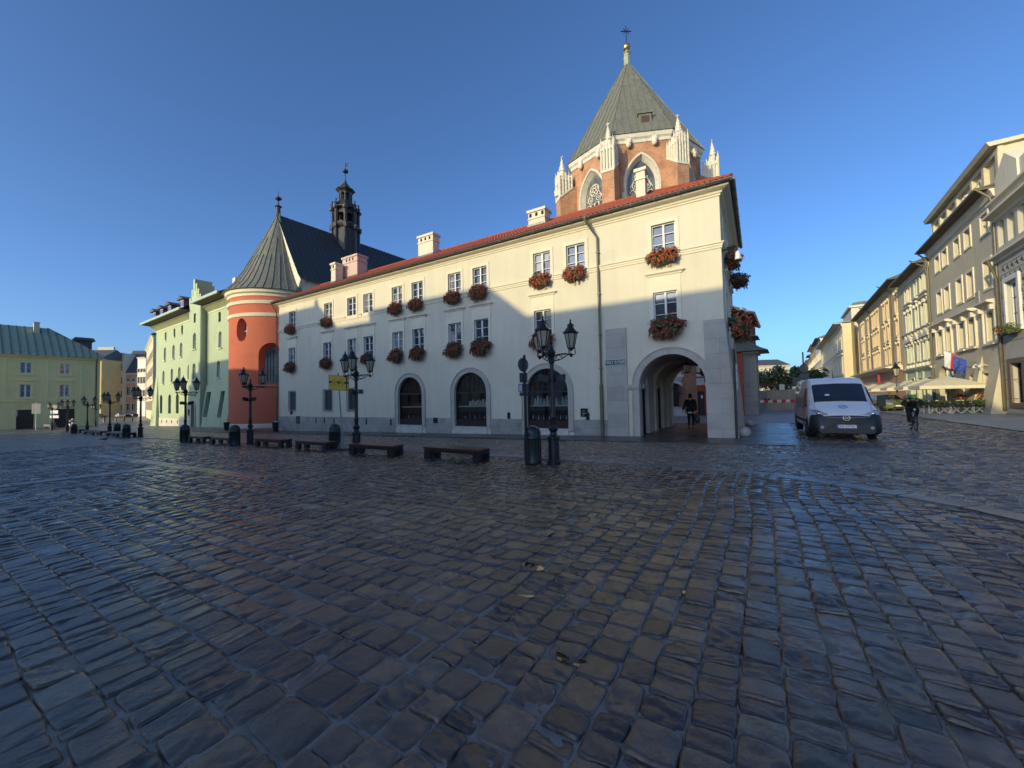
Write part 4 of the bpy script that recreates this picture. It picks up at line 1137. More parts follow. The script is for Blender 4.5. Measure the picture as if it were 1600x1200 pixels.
# lantern turret astride the ridge
tp = FN.w(8.6, -HW + .25, 0); T0 = (tp[0], tp[1], 0)
M['turret'] = seam_metal('black_turret_metal', (.062, .056, .046), (.030, .028, .025), .45, 0)
tur = empty('lantern_turret', (tp[0], tp[1], 19), None); tur.parent = chu; tur.location = Vector((tp[0], tp[1], 19)) - chu.location
def octring(mb, prof, n=8, rot=PI / 8): mb.lathe(prof, T0, n, rot=rot)
RT = 1.62
mb = MB(); octring(mb, [(RT, 18.5), (RT, 24.4), (RT + .15, 24.5), (RT + .3, 24.7), (RT + .3, 24.85), (RT, 25.0), (RT * .98, 25.5)])
mb.build('drum', M['turret'], tur)
mb = MB()
for i in range(8):
    t = PI / 8 + i * PI / 4; c, s_ = math.cos(t), math.sin(t); p = lambda r, z: (tp[0] + c * r, tp[1] + s_ * r, z)
    mb.tube([p(RT + .05, 18.5), p(RT + .05, 24.3)], .19, 6); mb.lathe([(.26, 24.3), (.34, 24.5), (.36, 24.9), (.2, 25.1)], p(RT + .14, 0), 6)
    mb.tube([p(RT - .02, 25.0), p(RT - .02, 28.2)], .24, 6); mb.lathe([(.28, 28.1), (.40, 28.3), (.42, 28.6), (.26, 28.7), (.18, 29.2), (.26, 29.3), (.1, 29.45), (.05, 29.7), (.12, 29.82), (.13, 29.95), (.03, 30.15)], p(RT + .05, 0), 8)
mb.build('pilaster', M['turret'], tur, smooth=True)
mb = MB()
for i in range(8):
    t = i * PI / 4; c, s_ = math.cos(t), math.sin(t)
    fr = Frame((tp[0] + c * RT * math.cos(PI / 8) * .95, tp[1] + s_ * RT * math.cos(PI / 8) * .95), (-s_, c)); fr.N = np.array([c, s_])
    mb.wall(fr, rect(-.62, .62, 25.0, 28.6), [arch(0, .36, 25.5, 27.1, .36, 10)], 0, .3)
    mb.prism([fr.w(-.6, .06, 25.05), fr.w(.6, .06, 25.05), fr.w(0, .06, 25.65)], Vector((c, s_, 0)) * .16)
mb.build('arcade_stage', M['turret'], tur)
mb = MB(); octring(mb, [(RT * .6, 25.2), (RT * .6, 28.4)]); mb.build('dark_core', M['dark'], tur)
mb = MB(); octring(mb, [(RT + .12, 28.4), (RT + .35, 28.55), (RT + .35, 28.7), (RT + .0, 28.8), (RT - .15, 29.3), (1.15, 30.0), (.86, 30.4)]); mb.build('lower_dome', M['turret'], tur)
mb = MB()
for i in range(8):
    t = PI / 8 + i * PI / 4; mb.tube([(tp[0] + math.cos(t) * .74, tp[1] + math.sin(t) * .74, 30.2), (tp[0] + math.cos(t) * .74, tp[1] + math.sin(t) * .74, 32.2)], .15, 6)
octring(mb, [(.45, 30.3), (.45, 32.1)]); octring(mb, [(.80, 31.8), (.9, 32.1), (1.28, 32.5), (1.3, 32.62), (1.0, 32.9), (.72, 33.7), (.36, 34.7), (.14, 35.5), (.16, 35.9), (.07, 36.1), (.06, 37.6)])
mb.build('upper_lantern', M['turret'], tur)
mb = MB(); mb.ball((tp[0], tp[1], 38.1), .42, 12); mb.tube([(tp[0], tp[1], 38.4), (tp[0], tp[1], 39.9)], .05, 5)
mb.prism([(tp[0] - .05, tp[1], 39.1), (tp[0] + .35, tp[1], 39.25), (tp[0] + .25, tp[1], 39.6), (tp[0] + .42, tp[1], 39.9), (tp[0] - .02, tp[1], 39.75)], (0, .06, 0))
mb.build('ball_and_vane', M['turret'], tur, smooth=True)

for o in list(tur.children):
    oz = origin(o).z
    for v in o.data.vertices: v.co.z = float(np.interp(v.co.z + oz, [18, 24.7, 28.5, 30.4, 32.5, 36, 38.1, 39.9], [18, 25.5, 27.9, 29.3, 30.8, 32.3, 33.6, 34.8])) - oz
o = bpy.data.objects['ridge_finial']; oz = origin(o).z
for v in o.data.vertices: v.co.z = 24.0 + (v.co.z + oz - 24.0) * .55 - oz

# ================================================================== PALE GREEN HOUSE
grn = empty('green_house', FG.w(15, -6, FG.g(15, 0)), 'tall pale green house with stepped gable bay, wide eaves and arched windows', 'house')
GBASE = -1.2
def small(c, z): return rect(c - .36, c + .36, z - .62, z + .62)
WA = [(23.7, 12.45), (19.7, 12.55), (16.45, 12.65), (12.5, 12.65)]
WB = [(24.0, 9.7), (20.05, 9.72), (16.8, 9.77), (12.8, 9.8)]
WC = [(24.6, 6.1), (20.7, 6.2), (17.45, 6.2), (13.6, 6.3)]
WD = [(25.6, 1.9), (21.6, 1.9), (18.2, 1.95)]
def round_win(c, z, hw=.52, h=2.1): return arch(c, hw, z - h / 2, z + h / 2 - hw, hw, 8)
hs = [small(*p) for p in WA] + [round_win(*p) for p in WB] + [round_win(*p) for p in WC] + [arch(c, .62, z - 1.45, z + .85, .62, 8) for c, z in WD] + [arch(13.2, .62, .45, 2.75, .62, 8)]
mb = MB(); mb.wall(FG, rect(7, 28.3, GBASE + .9, 14.4), hs, 0, .28)
mb.poly(FG.w(28.3, 0, GBASE - 1), FG.w(28.3, 0, 14.4), FG.w(28.3, -12, 14.4), FG.w(28.3, -12, GBASE - 1))
mb.hexa([FG.w(26.3, .0, GBASE - 1), FG.w(29.3, .0, GBASE - 1), FG.w(29.3, .5, GBASE - 1), FG.w(26.3, .5, GBASE - 1), FG.w(27.4, -.02, 6.4), FG.w(28.32, -.02, 6.4), FG.w(28.32, .0, 6.4), FG.w(27.4, .0, 6.4)])
mb.build('wall', M['mint'], grn)
# stepped bay
BO = .75
hs = [small(9.0, 13.25), arch(9.05, .58, 9.1, 10.7, .58, 8), arch(9.15, .56, 5.0, 6.65, .56, 8), arch(9.25, .62, GBASE, 1.1, .8, 8)]
st = [(6.9, GBASE - 1), (11.05, GBASE - 1), (11.05, 16.2), (10.45, 16.2), (10.45, 15.4), (10.25, 15.4), (10.25, 17.2), (9.75, 17.2), (9.75, 16.3), (9.6, 16.3), (9.6, 18.5), (9.0, 18.5), (9.0, 16.9), (8.8, 16.9), (8.8, 17.8), (8.25, 17.8), (8.25, 16.1), (8.1, 16.1), (8.1, 17.0), (7.55, 17.0), (7.55, 15.2), (7.4, 15.2), (7.4, 16.2), (6.9, 16.2)]
mb = MB(); mb.wall(FG, st, hs, BO, .3)
for a, b in zip(st, st[1:] + st[:1]): mb.poly(FG.w(a[0], BO, a[1]), FG.w(b[0], BO, b[1]), FG.w(b[0], -1.2, b[1]), FG.w(a[0], -1.2, a[1]))
mb.build('stepped_bay', M['mint'], grn, recalc=False)
# right part, with battered foot
hs = [small(2.7, 12.65), round_win(2.5, 9.77), round_win(3.0, 6.1)]
mb = MB(); mb.wall(FG, rect(-1.5, 6.5, 4.2, 14.4), hs, .1, .28)
mb.build('right_wall', M['mint'], grn)
mb = MB()
for a, b in ((-1.5, .4), (1.65, 4.7), (6.1, 6.6)):
    mb.hexa([FG.w(a, -.3, GBASE - 1), FG.w(b, -.3, GBASE - 1), FG.w(b, 1.0, GBASE - 1), FG.w(a, 1.0, GBASE - 1), FG.w(a, -.3, 4.21), FG.w(b, -.3, 4.21), FG.w(b, .16, 4.21), FG.w(a, .16, 4.21)])
for a, b in ((.4, 1.65), (4.7, 6.1)):
    mb.hexa([FG.w(a, -.3, 3.3), FG.w(b, -.3, 3.3), FG.w(b, .28, 3.3), FG.w(a, .28, 3.3), FG.w(a, -.3, 4.2), FG.w(b, -.3, 4.2), FG.w(b, .155, 4.2), FG.w(a, .155, 4.2)])
    mb.hexa([FG.w(a, -.3, GBASE - 1), FG.w(b, -.3, GBASE - 1), FG.w(b, .98, GBASE - 1), FG.w(a, .98, GBASE - 1), FG.w(a, -.3, .1), FG.w(b, -.3, .1), FG.w(b, .74, .1), FG.w(a, .74, .1)])
mb.build('battered_base', M['mint'], grn)
M['greenglass'] = glassy('dark_green_glass', (.05, .075, .06), None, .15)
for a, b in ((.4, 1.65), (4.7, 6.1)):
    w_ = MB(); w_.poly(FG.w(a, .05, .1), FG.w(b, .05, .1), FG.w(b, .05, 3.3), FG.w(a, .05, 3.3)); w_.build('window', M['greenglass'], grn)
# plinth
mb = MB(); mb.fbox(FG, 11.4, 28.4, -.2, .07, GBASE - 1, GBASE + .95); mb.build('plinth', M['pale'], grn)
for s in (26.8, 24.9, 22.6, 20.3, 17.8): v = MB(); v.fbox(FG, s - .15, s + .15, 0, .09, GBASE + .2, GBASE + .65); v.build('vent', M['dark'], grn)
def gw(c, z0, z1, w, rise, o, rows=4):
    casement(FG, grn, c, w, z0, z1, o, 2, rows, archrise=rise, bar=.09)
    s_ = MB(); s_.fbox(FG, c - w / 2 - .18, c + w / 2 + .18, o + .2, o + .42, z0 - .14, z0 - .01); s_.build('sill', M['minttrim'], grn)
for c, z in WA: casement(FG, grn, c, .72, z - .62, z + .62, -.24, 2, 2, bar=.06, frame='brownframe'); s_ = MB(); s_.fbox(FG, c - .5, c + .5, .0, .12, z - .74, z - .63); s_.build('sill', M['minttrim'], grn)
for c, z in WB + WC: gw(c, z - 1.05, z + .53, 1.04, .52, -.24)
for c, z in WD + [(13.2, 1.9)]:
    L = arch(c, .64, z - 1.47, z + .85, .64, 8); w_ = MB(); w_.poly(*[FG.w(a, -.26, b) for a, b in L]); w_.build('window', M['greenglass'], grn)
gw(9.05, 9.1, 10.7, 1.16, .58, BO - .26); gw(9.15, 5.0, 6.65, 1.12, .56, BO - .26); gw(2.5, 8.72, 10.3, 1.04, .52, -.15); gw(3.0, 5.05, 6.63, 1.04, .52, -.15)
for c, z, o in ((9.0, 13.25, BO), (2.7, 12.65, .1)): casement(FG, grn, c, .72, z - .62, z + .62, o - .22, 2, 2, bar=.06, frame='brownframe')
d_ = MB(); L = arch(9.25, .64, GBASE, 1.1, .82, 8); d_.poly(*[FG.w(a, BO - .28, b) for a, b in L]); dr = d_.build('door', M['joinery'], grn)
d_ = MB(); d_.ring(FG, arch(9.25, .95, GBASE, 1.1, 1.15, 10), arch(9.25, .62, GBASE, 1.1, .8, 10), BO - .02, BO + .09); d_.fbox(FG, 8.1, 10.4, BO, BO + .3, 3.0, 3.15); d_.build('portal', M['ashlar'], dr)
d_ = MB(); d_.fbox(FG, 10.6, 11.1, BO, BO + .06, .3, 1.1); d_.build('notice_case', M['iron'], grn)
# brackets and eaves
def eaves(s0, s1, o0, zb):
    b = MB()
    for s in np.arange(s0 + .25, s1 - .1, .62): b.hexa([FG.w(s - .1, o0, zb - .55), FG.w(s + .1, o0, zb - .55), FG.w(s + .1, o0 + .05, zb - .55), FG.w(s - .1, o0 + .05, zb - .55), FG.w(s - .1, o0, zb), FG.w(s + .1, o0, zb), FG.w(s + .1, o0 + .62, zb), FG.w(s - .1, o0 + .62, zb)])
    b.build('eaves_brackets', M['minttrim'], grn)
    b = MB(); b.fbox(FG, s0, s1, o0 - .05, o0 + .06, zb - .75, zb - .6); b.fbox(FG, s0, s1, o0, o0 + .7, zb, zb + .12); b.build('eaves_moulding', M['minttrim'], grn)
    b = MB(); b.hexa([FG.w(s0, o0, zb + .13), FG.w(s1, o0, zb + .13), FG.w(s1, o0 + 1.75, zb + .28), FG.w(s0, o0 + 1.75, zb + .28), FG.w(s0, o0, zb + .2), FG.w(s1, o0, zb + .2), FG.w(s1, o0 + 1.75, zb + .36), FG.w(s0, o0 + 1.75, zb + .36)]); b.build('soffit', M['soffit'], grn)
    b = MB(); b.fbox(FG, s0 - .05, s1 + .05, o0 + 1.76, o0 + 1.92, zb + .24, zb + .55); b.build('gutter', M['mintgut'] if 'mintgut' in M else M.setdefault('mintgut', plain('pale_green_gutter', (.42, .52, .45), .5, .1, .08)), grn)
eaves(11.0, 28.9, .0, 14.3); eaves(-2.0, 6.45, .1, 14.3)
mb = MB(); mb.poly(FG.w(11.0, 1.8, 14.72), FG.w(29.0, 1.8, 14.72), FG.w(24, -6, 19.2), FG.w(11.0, -6, 19.2)); mb.poly(FG.w(29.0, 1.8, 14.72), FG.w(29.0, -13, 14.72), FG.w(24, -6, 19.2))
mb.poly(FG.w(-2, 1.9, 14.72), FG.w(6.5, 1.9, 14.72), FG.w(6.5, -6, 19.2), FG.w(-2, -6, 19.2))
groof = mb.build('roof', M['tile'], grn)
mb = MB(); mb.tube([FG.w(6.42, .9, 14.4), FG.w(6.42, .9, GBASE + 3)], .09, 8); mb.tube([FG.w(6.42, .9, GBASE + 3), FG.w(6.42, .9, GBASE)], .13, 8); mb.build('downpipe', M['mintgut'], grn, smooth=True)
for c in (27.2, 23.6, 19.9, 14.6):
    z = 15.0 + .4; e = MB()
    e.fbox(FG, c - .75, c + .75, -2.6, .55, z, z + 1.25); dm = e.build('dormer', M['slate'], groof)
    e = MB(); e.prism([FG.w(c - 1.05, .9, z + 1.2), FG.w(c + 1.05, .9, z + 1.2), FG.w(c + 1.05, .9, z + 1.3), FG.w(c, .9, z + 1.75), FG.w(c - 1.05, .9, z + 1.3)], Vector((FG.N[0], FG.N[1], 0)) * -3.6); e.build('dormer_roof', M['slate'], groof)
    e = MB(); e.fbox(FG, c - .6, c + .6, .555, .6, z + .1, z + 1.15); e.build('dormer_window', M['frame'], groof)
    e = MB()
    for a in (-.3, .3): e.fbox(FG, c + a - .22, c + a + .22, .605, .62, z + .2, z + 1.05)
    e.build('dormer_pane', M['glass'], groof)
# brick firewall and tall roof behind the bay
mb = MB(); mb.prism([FG.w(5.0, -2, 14.5), FG.w(5.0, -2, 17.5), FG.w(-4, -9, 24.0), FG.w(-4, -9, 14.5)], Vector((B_DIR[0], B_DIR[1], 0)) * 1.0); mb.build('firewall', M['darkbrick'], grn)
mb = MB(); mb.hexa([FG.w(6.0, -3, 17.2), FG.w(-4.5, -10, 24.3), FG.w(-4.5, -15, 24.3), FG.w(6, -13, 17.2), FG.w(6.0, -3, 17.5), FG.w(-4.5, -10, 24.6), FG.w(-4.5, -15, 24.6), FG.w(6, -13, 17.5)]); mb.build('rear_roof', M['tile'], grn)
mb = MB(); mb.fbox(FG, 7.0, 7.9, -4.5, -3.2, 16, 19.3); mb.build('chimney', M['cream'], grn)

# ================================================================== GREEN-ROOFED HOUSE AT THE LEFT
lef = empty('olive_house', FL.w(14, -7, -1.9), 'olive green two-storey house with patinated copper hip roof at the far left', 'house')
LL = 34
WL1 = [(4.6, 8.9), (9.25, 8.9), (14.0, 8.9), (18.7, 8.9), (23.4, 8.9), (28, 8.9)]; WL2 = [(c, 4.8) for c, _ in WL1]
GRG = [(4.55, 1.3), (9.2, 1.0), (17.5, 1.2), (26, 1.2)]
hs = [rect(c - .68, c + .68, z - 1.0, z + 1.0) for c, z in WL1] + [rect(c - .68, c + .68, z - 1.18, z + 1.18) for c, z in WL2] + [rect(c - w, c + w, -1.95, 1.45) for c, w in GRG]
mb = MB(); mb.wall(FL, rect(0, LL, -3, 11.0), hs, 0, .22)
mb.poly(FL.w(0, 0, -3), FL.w(0, 0, 11), FL.w(0, -14, 11), FL.w(0, -14, -3)); mb.build('wall', M['olive'], lef)
for i, (c, z) in enumerate(WL1 + WL2):
    hh = 1.0 if z > 6 else 1.18
    casement(FL, lef, c, 1.36, z - hh, z + hh, -.16, 2, 2, bar=.13, glass='glass' if i % 3 else 'glasscurt')
    r = MB(); r.ring(FL, rect(c - .95, c + .95, z - hh - .2, z + hh + .3), rect(c - .68, c + .68, z - hh, z + hh), 0, .07); r.fbox(FL, c - 1.1, c + 1.1, 0, .16, z - hh - .34, z - hh - .22)
    if z < 6: r.fbox(FL, c - 1.15, c + 1.15, 0, .2, z + 1.75, z + 1.9)
    r.build('surround', M['olivetrim'], lef)
mb = MB()
for a, b in ((-.02, 1.0), (2.35, 2.7), (6.6, 7.0), (11.4, 11.8), (16.2, 16.5), (21, 21.3), (25.6, 25.9)): mb.fbox(FL, a, b, 0, .08, 3.4, 10.3)
mb.build('pilaster', M['olivetrim'], lef)
mb = MB(); mb.fbox(FL, -.05, LL, 0, .14, 2.85, 3.12); mb.fbox(FL, -.05, LL, 0, .1, 10.3, 10.55); mb.fbox(FL, -.3, LL, 0, .35, 10.75, 11.05); mb.fbox(FL, -.4, LL, 0, .6, 11.05, 11.2); mb.build('cornice', M['olivetrim'], lef)
for c, w in GRG:
    d_ = MB(); d_.fbox(FL, c - w, c + w, -.3, -.2, -2.2, 1.45); dr = d_.build('garage_door', M['joinery'], lef)
    r = MB(); a = arch(c, w + .3, 1.5, 1.55, 1.15, 12)[2:]; b_ = arch(c, w + .15, 1.5, 1.55, 1.0, 12)[2:]; k = len(a)
    r.add([FL.w(s, .06, z) for s, z in a] + [FL.w(s, .06, z) for s, z in b_], [(i, i + 1, k + i + 1, k + i) for i in range(k - 1)]); r.build('arch_moulding', M['olivetrim'], lef)
mb = MB(); pr = [(-.9, .9, 11.2), (LL, .9, 11.2), (LL, -7, 17.2), (6.1, -7, 17.2)]
mb.poly(*[FL.w(s, o, z) for s, o, z in pr]); mb.poly(FL.w(-.9, .9, 11.2), FL.w(-.9, -15, 11.2), FL.w(6.1, -7, 17.2)); mb.poly(FL.w(-.9, .9, 11.19), FL.w(LL, .9, 11.19), FL.w(LL, -1, 11.19), FL.w(-.9, -1, 11.19))
lroof = mb.build('roof', M['copper'], lef)
mb = MB()
for s in np.arange(-.5, LL, .95):
    t1 = 1.0 if s > 6.1 else max(.05, (s + .9) / 7.0)
    p0 = FL.w(s, .92, 11.24); p1 = FL.w(s, .9 - 7.9 * t1, 11.24 + 6.0 * t1); mb.bar(p0, p1, .09, .14)
mb.bar(FL.w(-.9, .9, 11.25), FL.w(6.1, -7, 17.25), .12, .12)
mb.build('roof_seam', M['coppseam'], lroof)
mb = MB(); mb.fbox(FL, 7.3, 8.0, -6.2, -5.2, 15.8, 17.9); mb.fbox(FL, 7.2, 8.1, -6.3, -5.1, 17.9, 18.0); mb.build('chimney', M['greyhouse'], lroof)
mb = MB(); mb.fbox(FL, -.3, 2.4, -12, -9.5, 12, 15.6); mb.prism([FL.w(-.8, -9, 15.6), FL.w(2.6, -9, 15.6), FL.w(2.2, -9, 16.2), FL.w(-.4, -9, 16.2)], Vector((-FL.N[0], -FL.N[1], 0)) * 3.5); mb.build('rear_dormer', M['slate'], lroof)
mb = MB(); mb.tube([FL.w(.5, .8, 11.0), FL.w(.5, .5, 10.3), FL.w(.5, .15, 9.6), FL.w(.5, .15, -1.8)], .1, 8); mb.build('downpipe', M['pipe'], lef, smooth=True)

# ================================================================== STREET BEYOND, FAR LEFT
def px2(u, y): return np.array([(u - 800) / FPX * y * 1.0, y])
def block(name, fr, L, zb, zt, mat, rows, cols, label, depth=12, ww=1.1, wh=1.9, roof=None, group=None, parap=0):
    """plain house: wall with real openings, windows, cornice, roof"""
    e = empty(name, fr.w(L / 2, -depth / 2, zb), label, 'house', group)
    hs = []
    for (z, h) in rows:
        for i in range(cols):
            c = L * (i + .5) / cols; hs.append(rect(c - ww / 2, c + ww / 2, z, z + h))
    m = MB(); m.wall(fr, rect(0, L, zb - 1, zt), hs, 0, .2)
    for s in (0, L): m.poly(fr.w(s, 0, zb - 1), fr.w(s, 0, zt), fr.w(s, -depth, zt), fr.w(s, -depth, zb - 1))
    m.build('wall', M[mat], e)
    for q in hs:
        w_ = MB(); w_.poly(*[fr.w(x, -.2, z) for x, z in q]); win = w_.build('window', M['glass'], e)
        c = (q[0][0] + q[1][0]) / 2; f = MB(); f.ring(fr, rect(q[0][0] - .14, q[1][0] + .14, q[0][1] - .1, q[2][1] + .16), q, 0, .07); f.fbox(fr, c - .04, c + .04, -.2, -.13, q[0][1], q[2][1]); f.build('frame', M['greytrim'], win)
    m = MB(); molding(m, fr, [(0, zt - .5), (.15, zt - .45), (.2, zt - .2), (.5, zt), (.5, zt + .12), (0, zt + .14)], 0, L, 0, 0)
    for z, h in rows[1:]: m.fbox(fr, 0, L, 0, .1, z - .75, z - .5)
    m.build('cornice', M['greytrim'], e)
    if roof:
        m = MB(); h, mt = roof
        m.add([fr.w(-.2, .5, zt + .14), fr.w(L + .2, .5, zt + .14), fr.w(L + .2, -depth / 2, zt + h), fr.w(-.2, -depth / 2, zt + h), fr.w(-.2, -depth, zt), fr.w(L + .2, -depth, zt)], [(0, 1, 2, 3), (3, 2, 5, 4), (0, 3, 4), (1, 5, 2)])
        m.build('roof', M[mt], e)
    if parap: m = MB(); m.fbox(fr, .2, L * .6, -.8, -.02, zt + .1, zt + parap); m.build('parapet', M[mat], e)
    return e
f1 = Frame(px2(152, 150), px2(189, 150) - px2(152, 150)); f1.N = np.array([.15, -.99])
f1.A = np.array([1, .02]); f1.N = np.array([.02, -1])
wid = (189 - 152) / FPX * 150
block('cream_town_house', Frame(px2(150, 150), (1, .15)), 9.2, -1.9, 22.0, 'cream', [(-.2, 2.4), (5.0, 2.6), (10.2, 2.6), (15.4, 2.4)], 4, 'tall cream four-storey house with parapet at the end of the far left street', parap=2.4)
block('pink_town_house', Frame(px2(188, 152), (1, .15)), 8.6, -1.9, 14.3, 'peach', [(0, 2.6), (6.0, 3.0), (11.4, .9)], 5, 'lower pink house with a grey pitched roof in the far left street', roof=(9.5, 'slate'))
block('white_curved_house', Frame(px2(214, 138), (1, -.25)), 3.9, -1.9, 18.5, 'white', [(5, 2.2), (9.5, 2.2), (13.4, 1.2)], 3, 'white house with a curved cornice beside the pale green house')
block('shaded_buff_house', Frame(px2(228, 128), (.70, -.715)), 40.0, -1.9, 19.5, 'buff', [(.5, 2.4), (5, 2.2), (9.5, 2.2), (14, 2)], 12, 'buff house lining the shaded side of the far left street', roof=(5, 'slate'))
block('yellow_street_house', Frame(px2(100, 142), (1, .1)), 12.0, -1.9, 19.0, 'yellow', [(0, 2.4), (5.2, 2.6), (10.6, 2.6)], 4, 'yellow house half hidden behind the olive house', roof=(4, 'slate'))
# ================================================================== BRICK GOTHIC CHURCH BEHIND
OC = np.array([14.55, 46.06]); OR = 7.45; OPH = -2.8965
goth = empty('gothic_church', (OC[0], OC[1], 0), 'tall brick gothic apse with white pinnacles and a grey-green pyramid roof', 'church')
corners = [OC + OR * np.array([math.cos(OPH + k * PI / 4), math.sin(OPH + k * PI / 4)]) for k in range(8)]
GW = 26.1
for k in range(4):
    a, b = corners[k - 1 if k else 7], corners[k]
    if k == 0: a, b = corners[7], corners[0]
    fr = Frame(a, b - a); L = np.linalg.norm(b - a); mid_ = (a + b) / 2
    fr.N = (mid_ - OC) / np.linalg.norm(mid_ - OC)
    c = L / 2
    out = arch(c, 1.62, 15, 23.3, 2.75, 16, pointed=True); inn = arch(c, 1.36, 15, 23.3, 2.42, 16, pointed=True)
    m = MB(); m.wall(fr, rect(0, L, 0, 28.0), [out], 0, .25); m.build('brick_wall', M['brick'], goth)
    m = MB(); n = len(out)
    m.ring(fr, arch(c, 1.80, 15, 23.3, 2.98, 16, pointed=True), out, -.02, .08)
    m.add([fr.w(x, 0, z) for x, z in out] + [fr.w(x, -.55, z) for x, z in inn], [(i, (i + 1) % n, n + (i + 1) % n, n + i) for i in range(n)])
    for j in range(7):      # quoin stones of uneven width
        z = 17 + j * .95
        for s_ in (-1, 1): m.fbox(fr, c + s_ * 1.62, c + s_ * (1.82 + .2 * (j % 2)), -.01, .075, z, z + .55)
    m.build('window_jamb', M['pale'], goth)
    w_ = MB(); w_.poly(*[fr.w(x, -.53, z) for x, z in inn]); win = w_.build('window', M['leaded'], goth)
    t = MB(); T = lambda pts, r=.055: t.tube([fr.w(x, -.44, z) for x, z in pts], r, 5)
    for x in (-.57, 0, .57): T([(c + x, 15), (c + x, 22.6)])
    circ = lambda cx, cz, r, n_=16: T([(cx + r * math.cos(2 * PI * i / n_), cz + r * math.sin(2 * PI * i / n_)) for i in range(n_ + 1)])
    circ(c, 24.0, .62); circ(c, 24.0, .2)
    for i in range(5): circ(c + .38 * math.cos(i * 1.256 + .3), 24.0 + .38 * math.sin(i * 1.256 + .3), .17, 10)
    for x in (-.57, .57):
        circ(c + x, 23.05, .33, 12); circ(c + x, 23.05, .12, 8)
        for y in (-.285, .285): T([(c + x + y + .27 * math.cos(q), 22.3 + .3 * math.sin(q)) for q in np.linspace(0, PI, 7)], .045)
    T([(c - 1.1, 22.9), (c - .62, 23.75), (c, 23.3), (c + .62, 23.75), (c + 1.1, 22.9)], .05)
    t.build('tracery', M['pale'], win)
    m = MB(); molding(m, fr, [(-.05, 27.2), (.1, 27.25), (.14, 27.55), (.3, 27.7), (.38, 28.05), (-.05, 28.1)], 0, L, .414, .414); m.build('cornice', M['pale'], goth)
    for x in (.28, .72):
        m = MB(); m.ball(fr.w(L * x, .32, 27.0), .26, 8, 1.3); m.fbox(fr, L * x - .22, L * x + .22, 0, .4, 27.2, 27.6); m.build('carved_head', M['pinnacle'], goth, smooth=True)
# buttresses with pinnacles
for k in (7, 0, 1, 2, 3):
    d = (corners[k] - OC) / np.linalg.norm(corners[k] - OC); fr = Frame(corners[k], np.array([-d[1], d[0]])); fr.N = d
    m = MB(); bw, bo = .62, 1.75
    m.hexa([fr.w(-bw, -.3, 0), fr.w(bw, -.3, 0), fr.w(bw, bo, 0), fr.w(-bw, bo, 0), fr.w(-bw, -.3, 25.4), fr.w(bw, -.3, 25.4), fr.w(bw, bo, 23.9), fr.w(-bw, bo, 23.9)])
    bt = m.build('buttress', M['brick'], goth)
    m = MB()
    m.hexa([fr.w(-bw - .06, .2, 25.0), fr.w(bw + .06, .2, 25.0), fr.w(bw + .06, bo + .06, 23.7), fr.w(-bw - .06, bo + .06, 23.7), fr.w(-bw - .06, .2, 25.2), fr.w(bw + .06, .2, 25.2), fr.w(bw + .06, bo + .06, 23.95), fr.w(-bw - .06, bo + .06, 23.95)])
    m.fbox(fr, -bw + .08, bw - .08, .35, bo - .1, 24.0, 26.3)
    for o in (.3, .66, 1.02, 1.38, bo):                      # pierced gallery of slim shafts with small gables
        for s_ in (-bw, bw): m.tube([fr.w(s_, o, 25.2 - .85 * (o - .2)), fr.w(s_, o, 26.25 + .25 * (o > 1.3)), fr.w(s_, o, 26.75 + .5 * (o > 1.3))], [.09, .09, .01], 5)
    for s_ in (-.3, 0, .3): m.tube([fr.w(s_, bo, 23.9), fr.w(s_, bo, 26.4), fr.w(s_, bo, 26.9)], [.09, .09, .01], 5)
    m.prism([fr.w(-bw, bo, 26.0), fr.w(bw, bo, 26.0), fr.w(0, bo, 27.1)], Vector((d[0], d[1], 0)) * -.5)
    m.prism([fr.w(-bw - .02, .4, 25.9), fr.w(-bw - .02, bo, 25.9), fr.w(-bw - .02, bo - .65, 26.7)], Vector((-d[1], d[0], 0)) * (2 * bw + .04))
    c = fr.w(0, bo - .55, 0)
    m.lathe([(.42, 26.0), (.40, 27.0), (.5, 27.05), (.30, 27.2), (.24, 27.6), (.1, 28.4), (.06, 28.55), (.16, 28.62), (.05, 28.72), (.03, 28.95)], c, 8)
    for z in (27.3, 27.6, 27.9, 28.2):
        for i in range(4): t_ = i * PI / 2 + .4; r_ = .34 - (z - 27.3) * .25; m.ball((c[0] + math.cos(t_) * r_, c[1] + math.sin(t_) * r_, z), .075, 6)
    m.fbox(fr, -.16, .16, bo - .6, bo - .5, 28.78, 28.86)
    m.build('pinnacle', M['pinnacle'], bt)
    if k == 0:
        m = MB(); m.lathe([(.26, 24.2), (.3, 24.7), (.2, 25.1), (.12, 25.3)], fr.w(0, bo + .12, 0), 8); m.ball(fr.w(0, bo + .14, 25.45), .16, 8); m.build('niche_statue', M['pinnacle'], bt, smooth=True)
m = MB()
top = 41.0; RE = OR + .48
ap_ = [(OC[0] + RE * math.cos(OPH + k * PI / 4), OC[1] + RE * math.sin(OPH + k * PI / 4), 28.1) for k in range(8)]
tp_ = [(OC[0] + .42 * math.cos(OPH + k * PI / 4), OC[1] + .42 * math.sin(OPH + k * PI / 4), top) for k in range(8)]
for k in range(8): m.poly(ap_[k], ap_[(k + 1) % 8], tp_[(k + 1) % 8], tp_[k])
m.poly(*[(x, y, 28.08) for x, y, z in ap_])
pyr = m.build('pyramid_roof', M['lead'], goth)
m = MB()
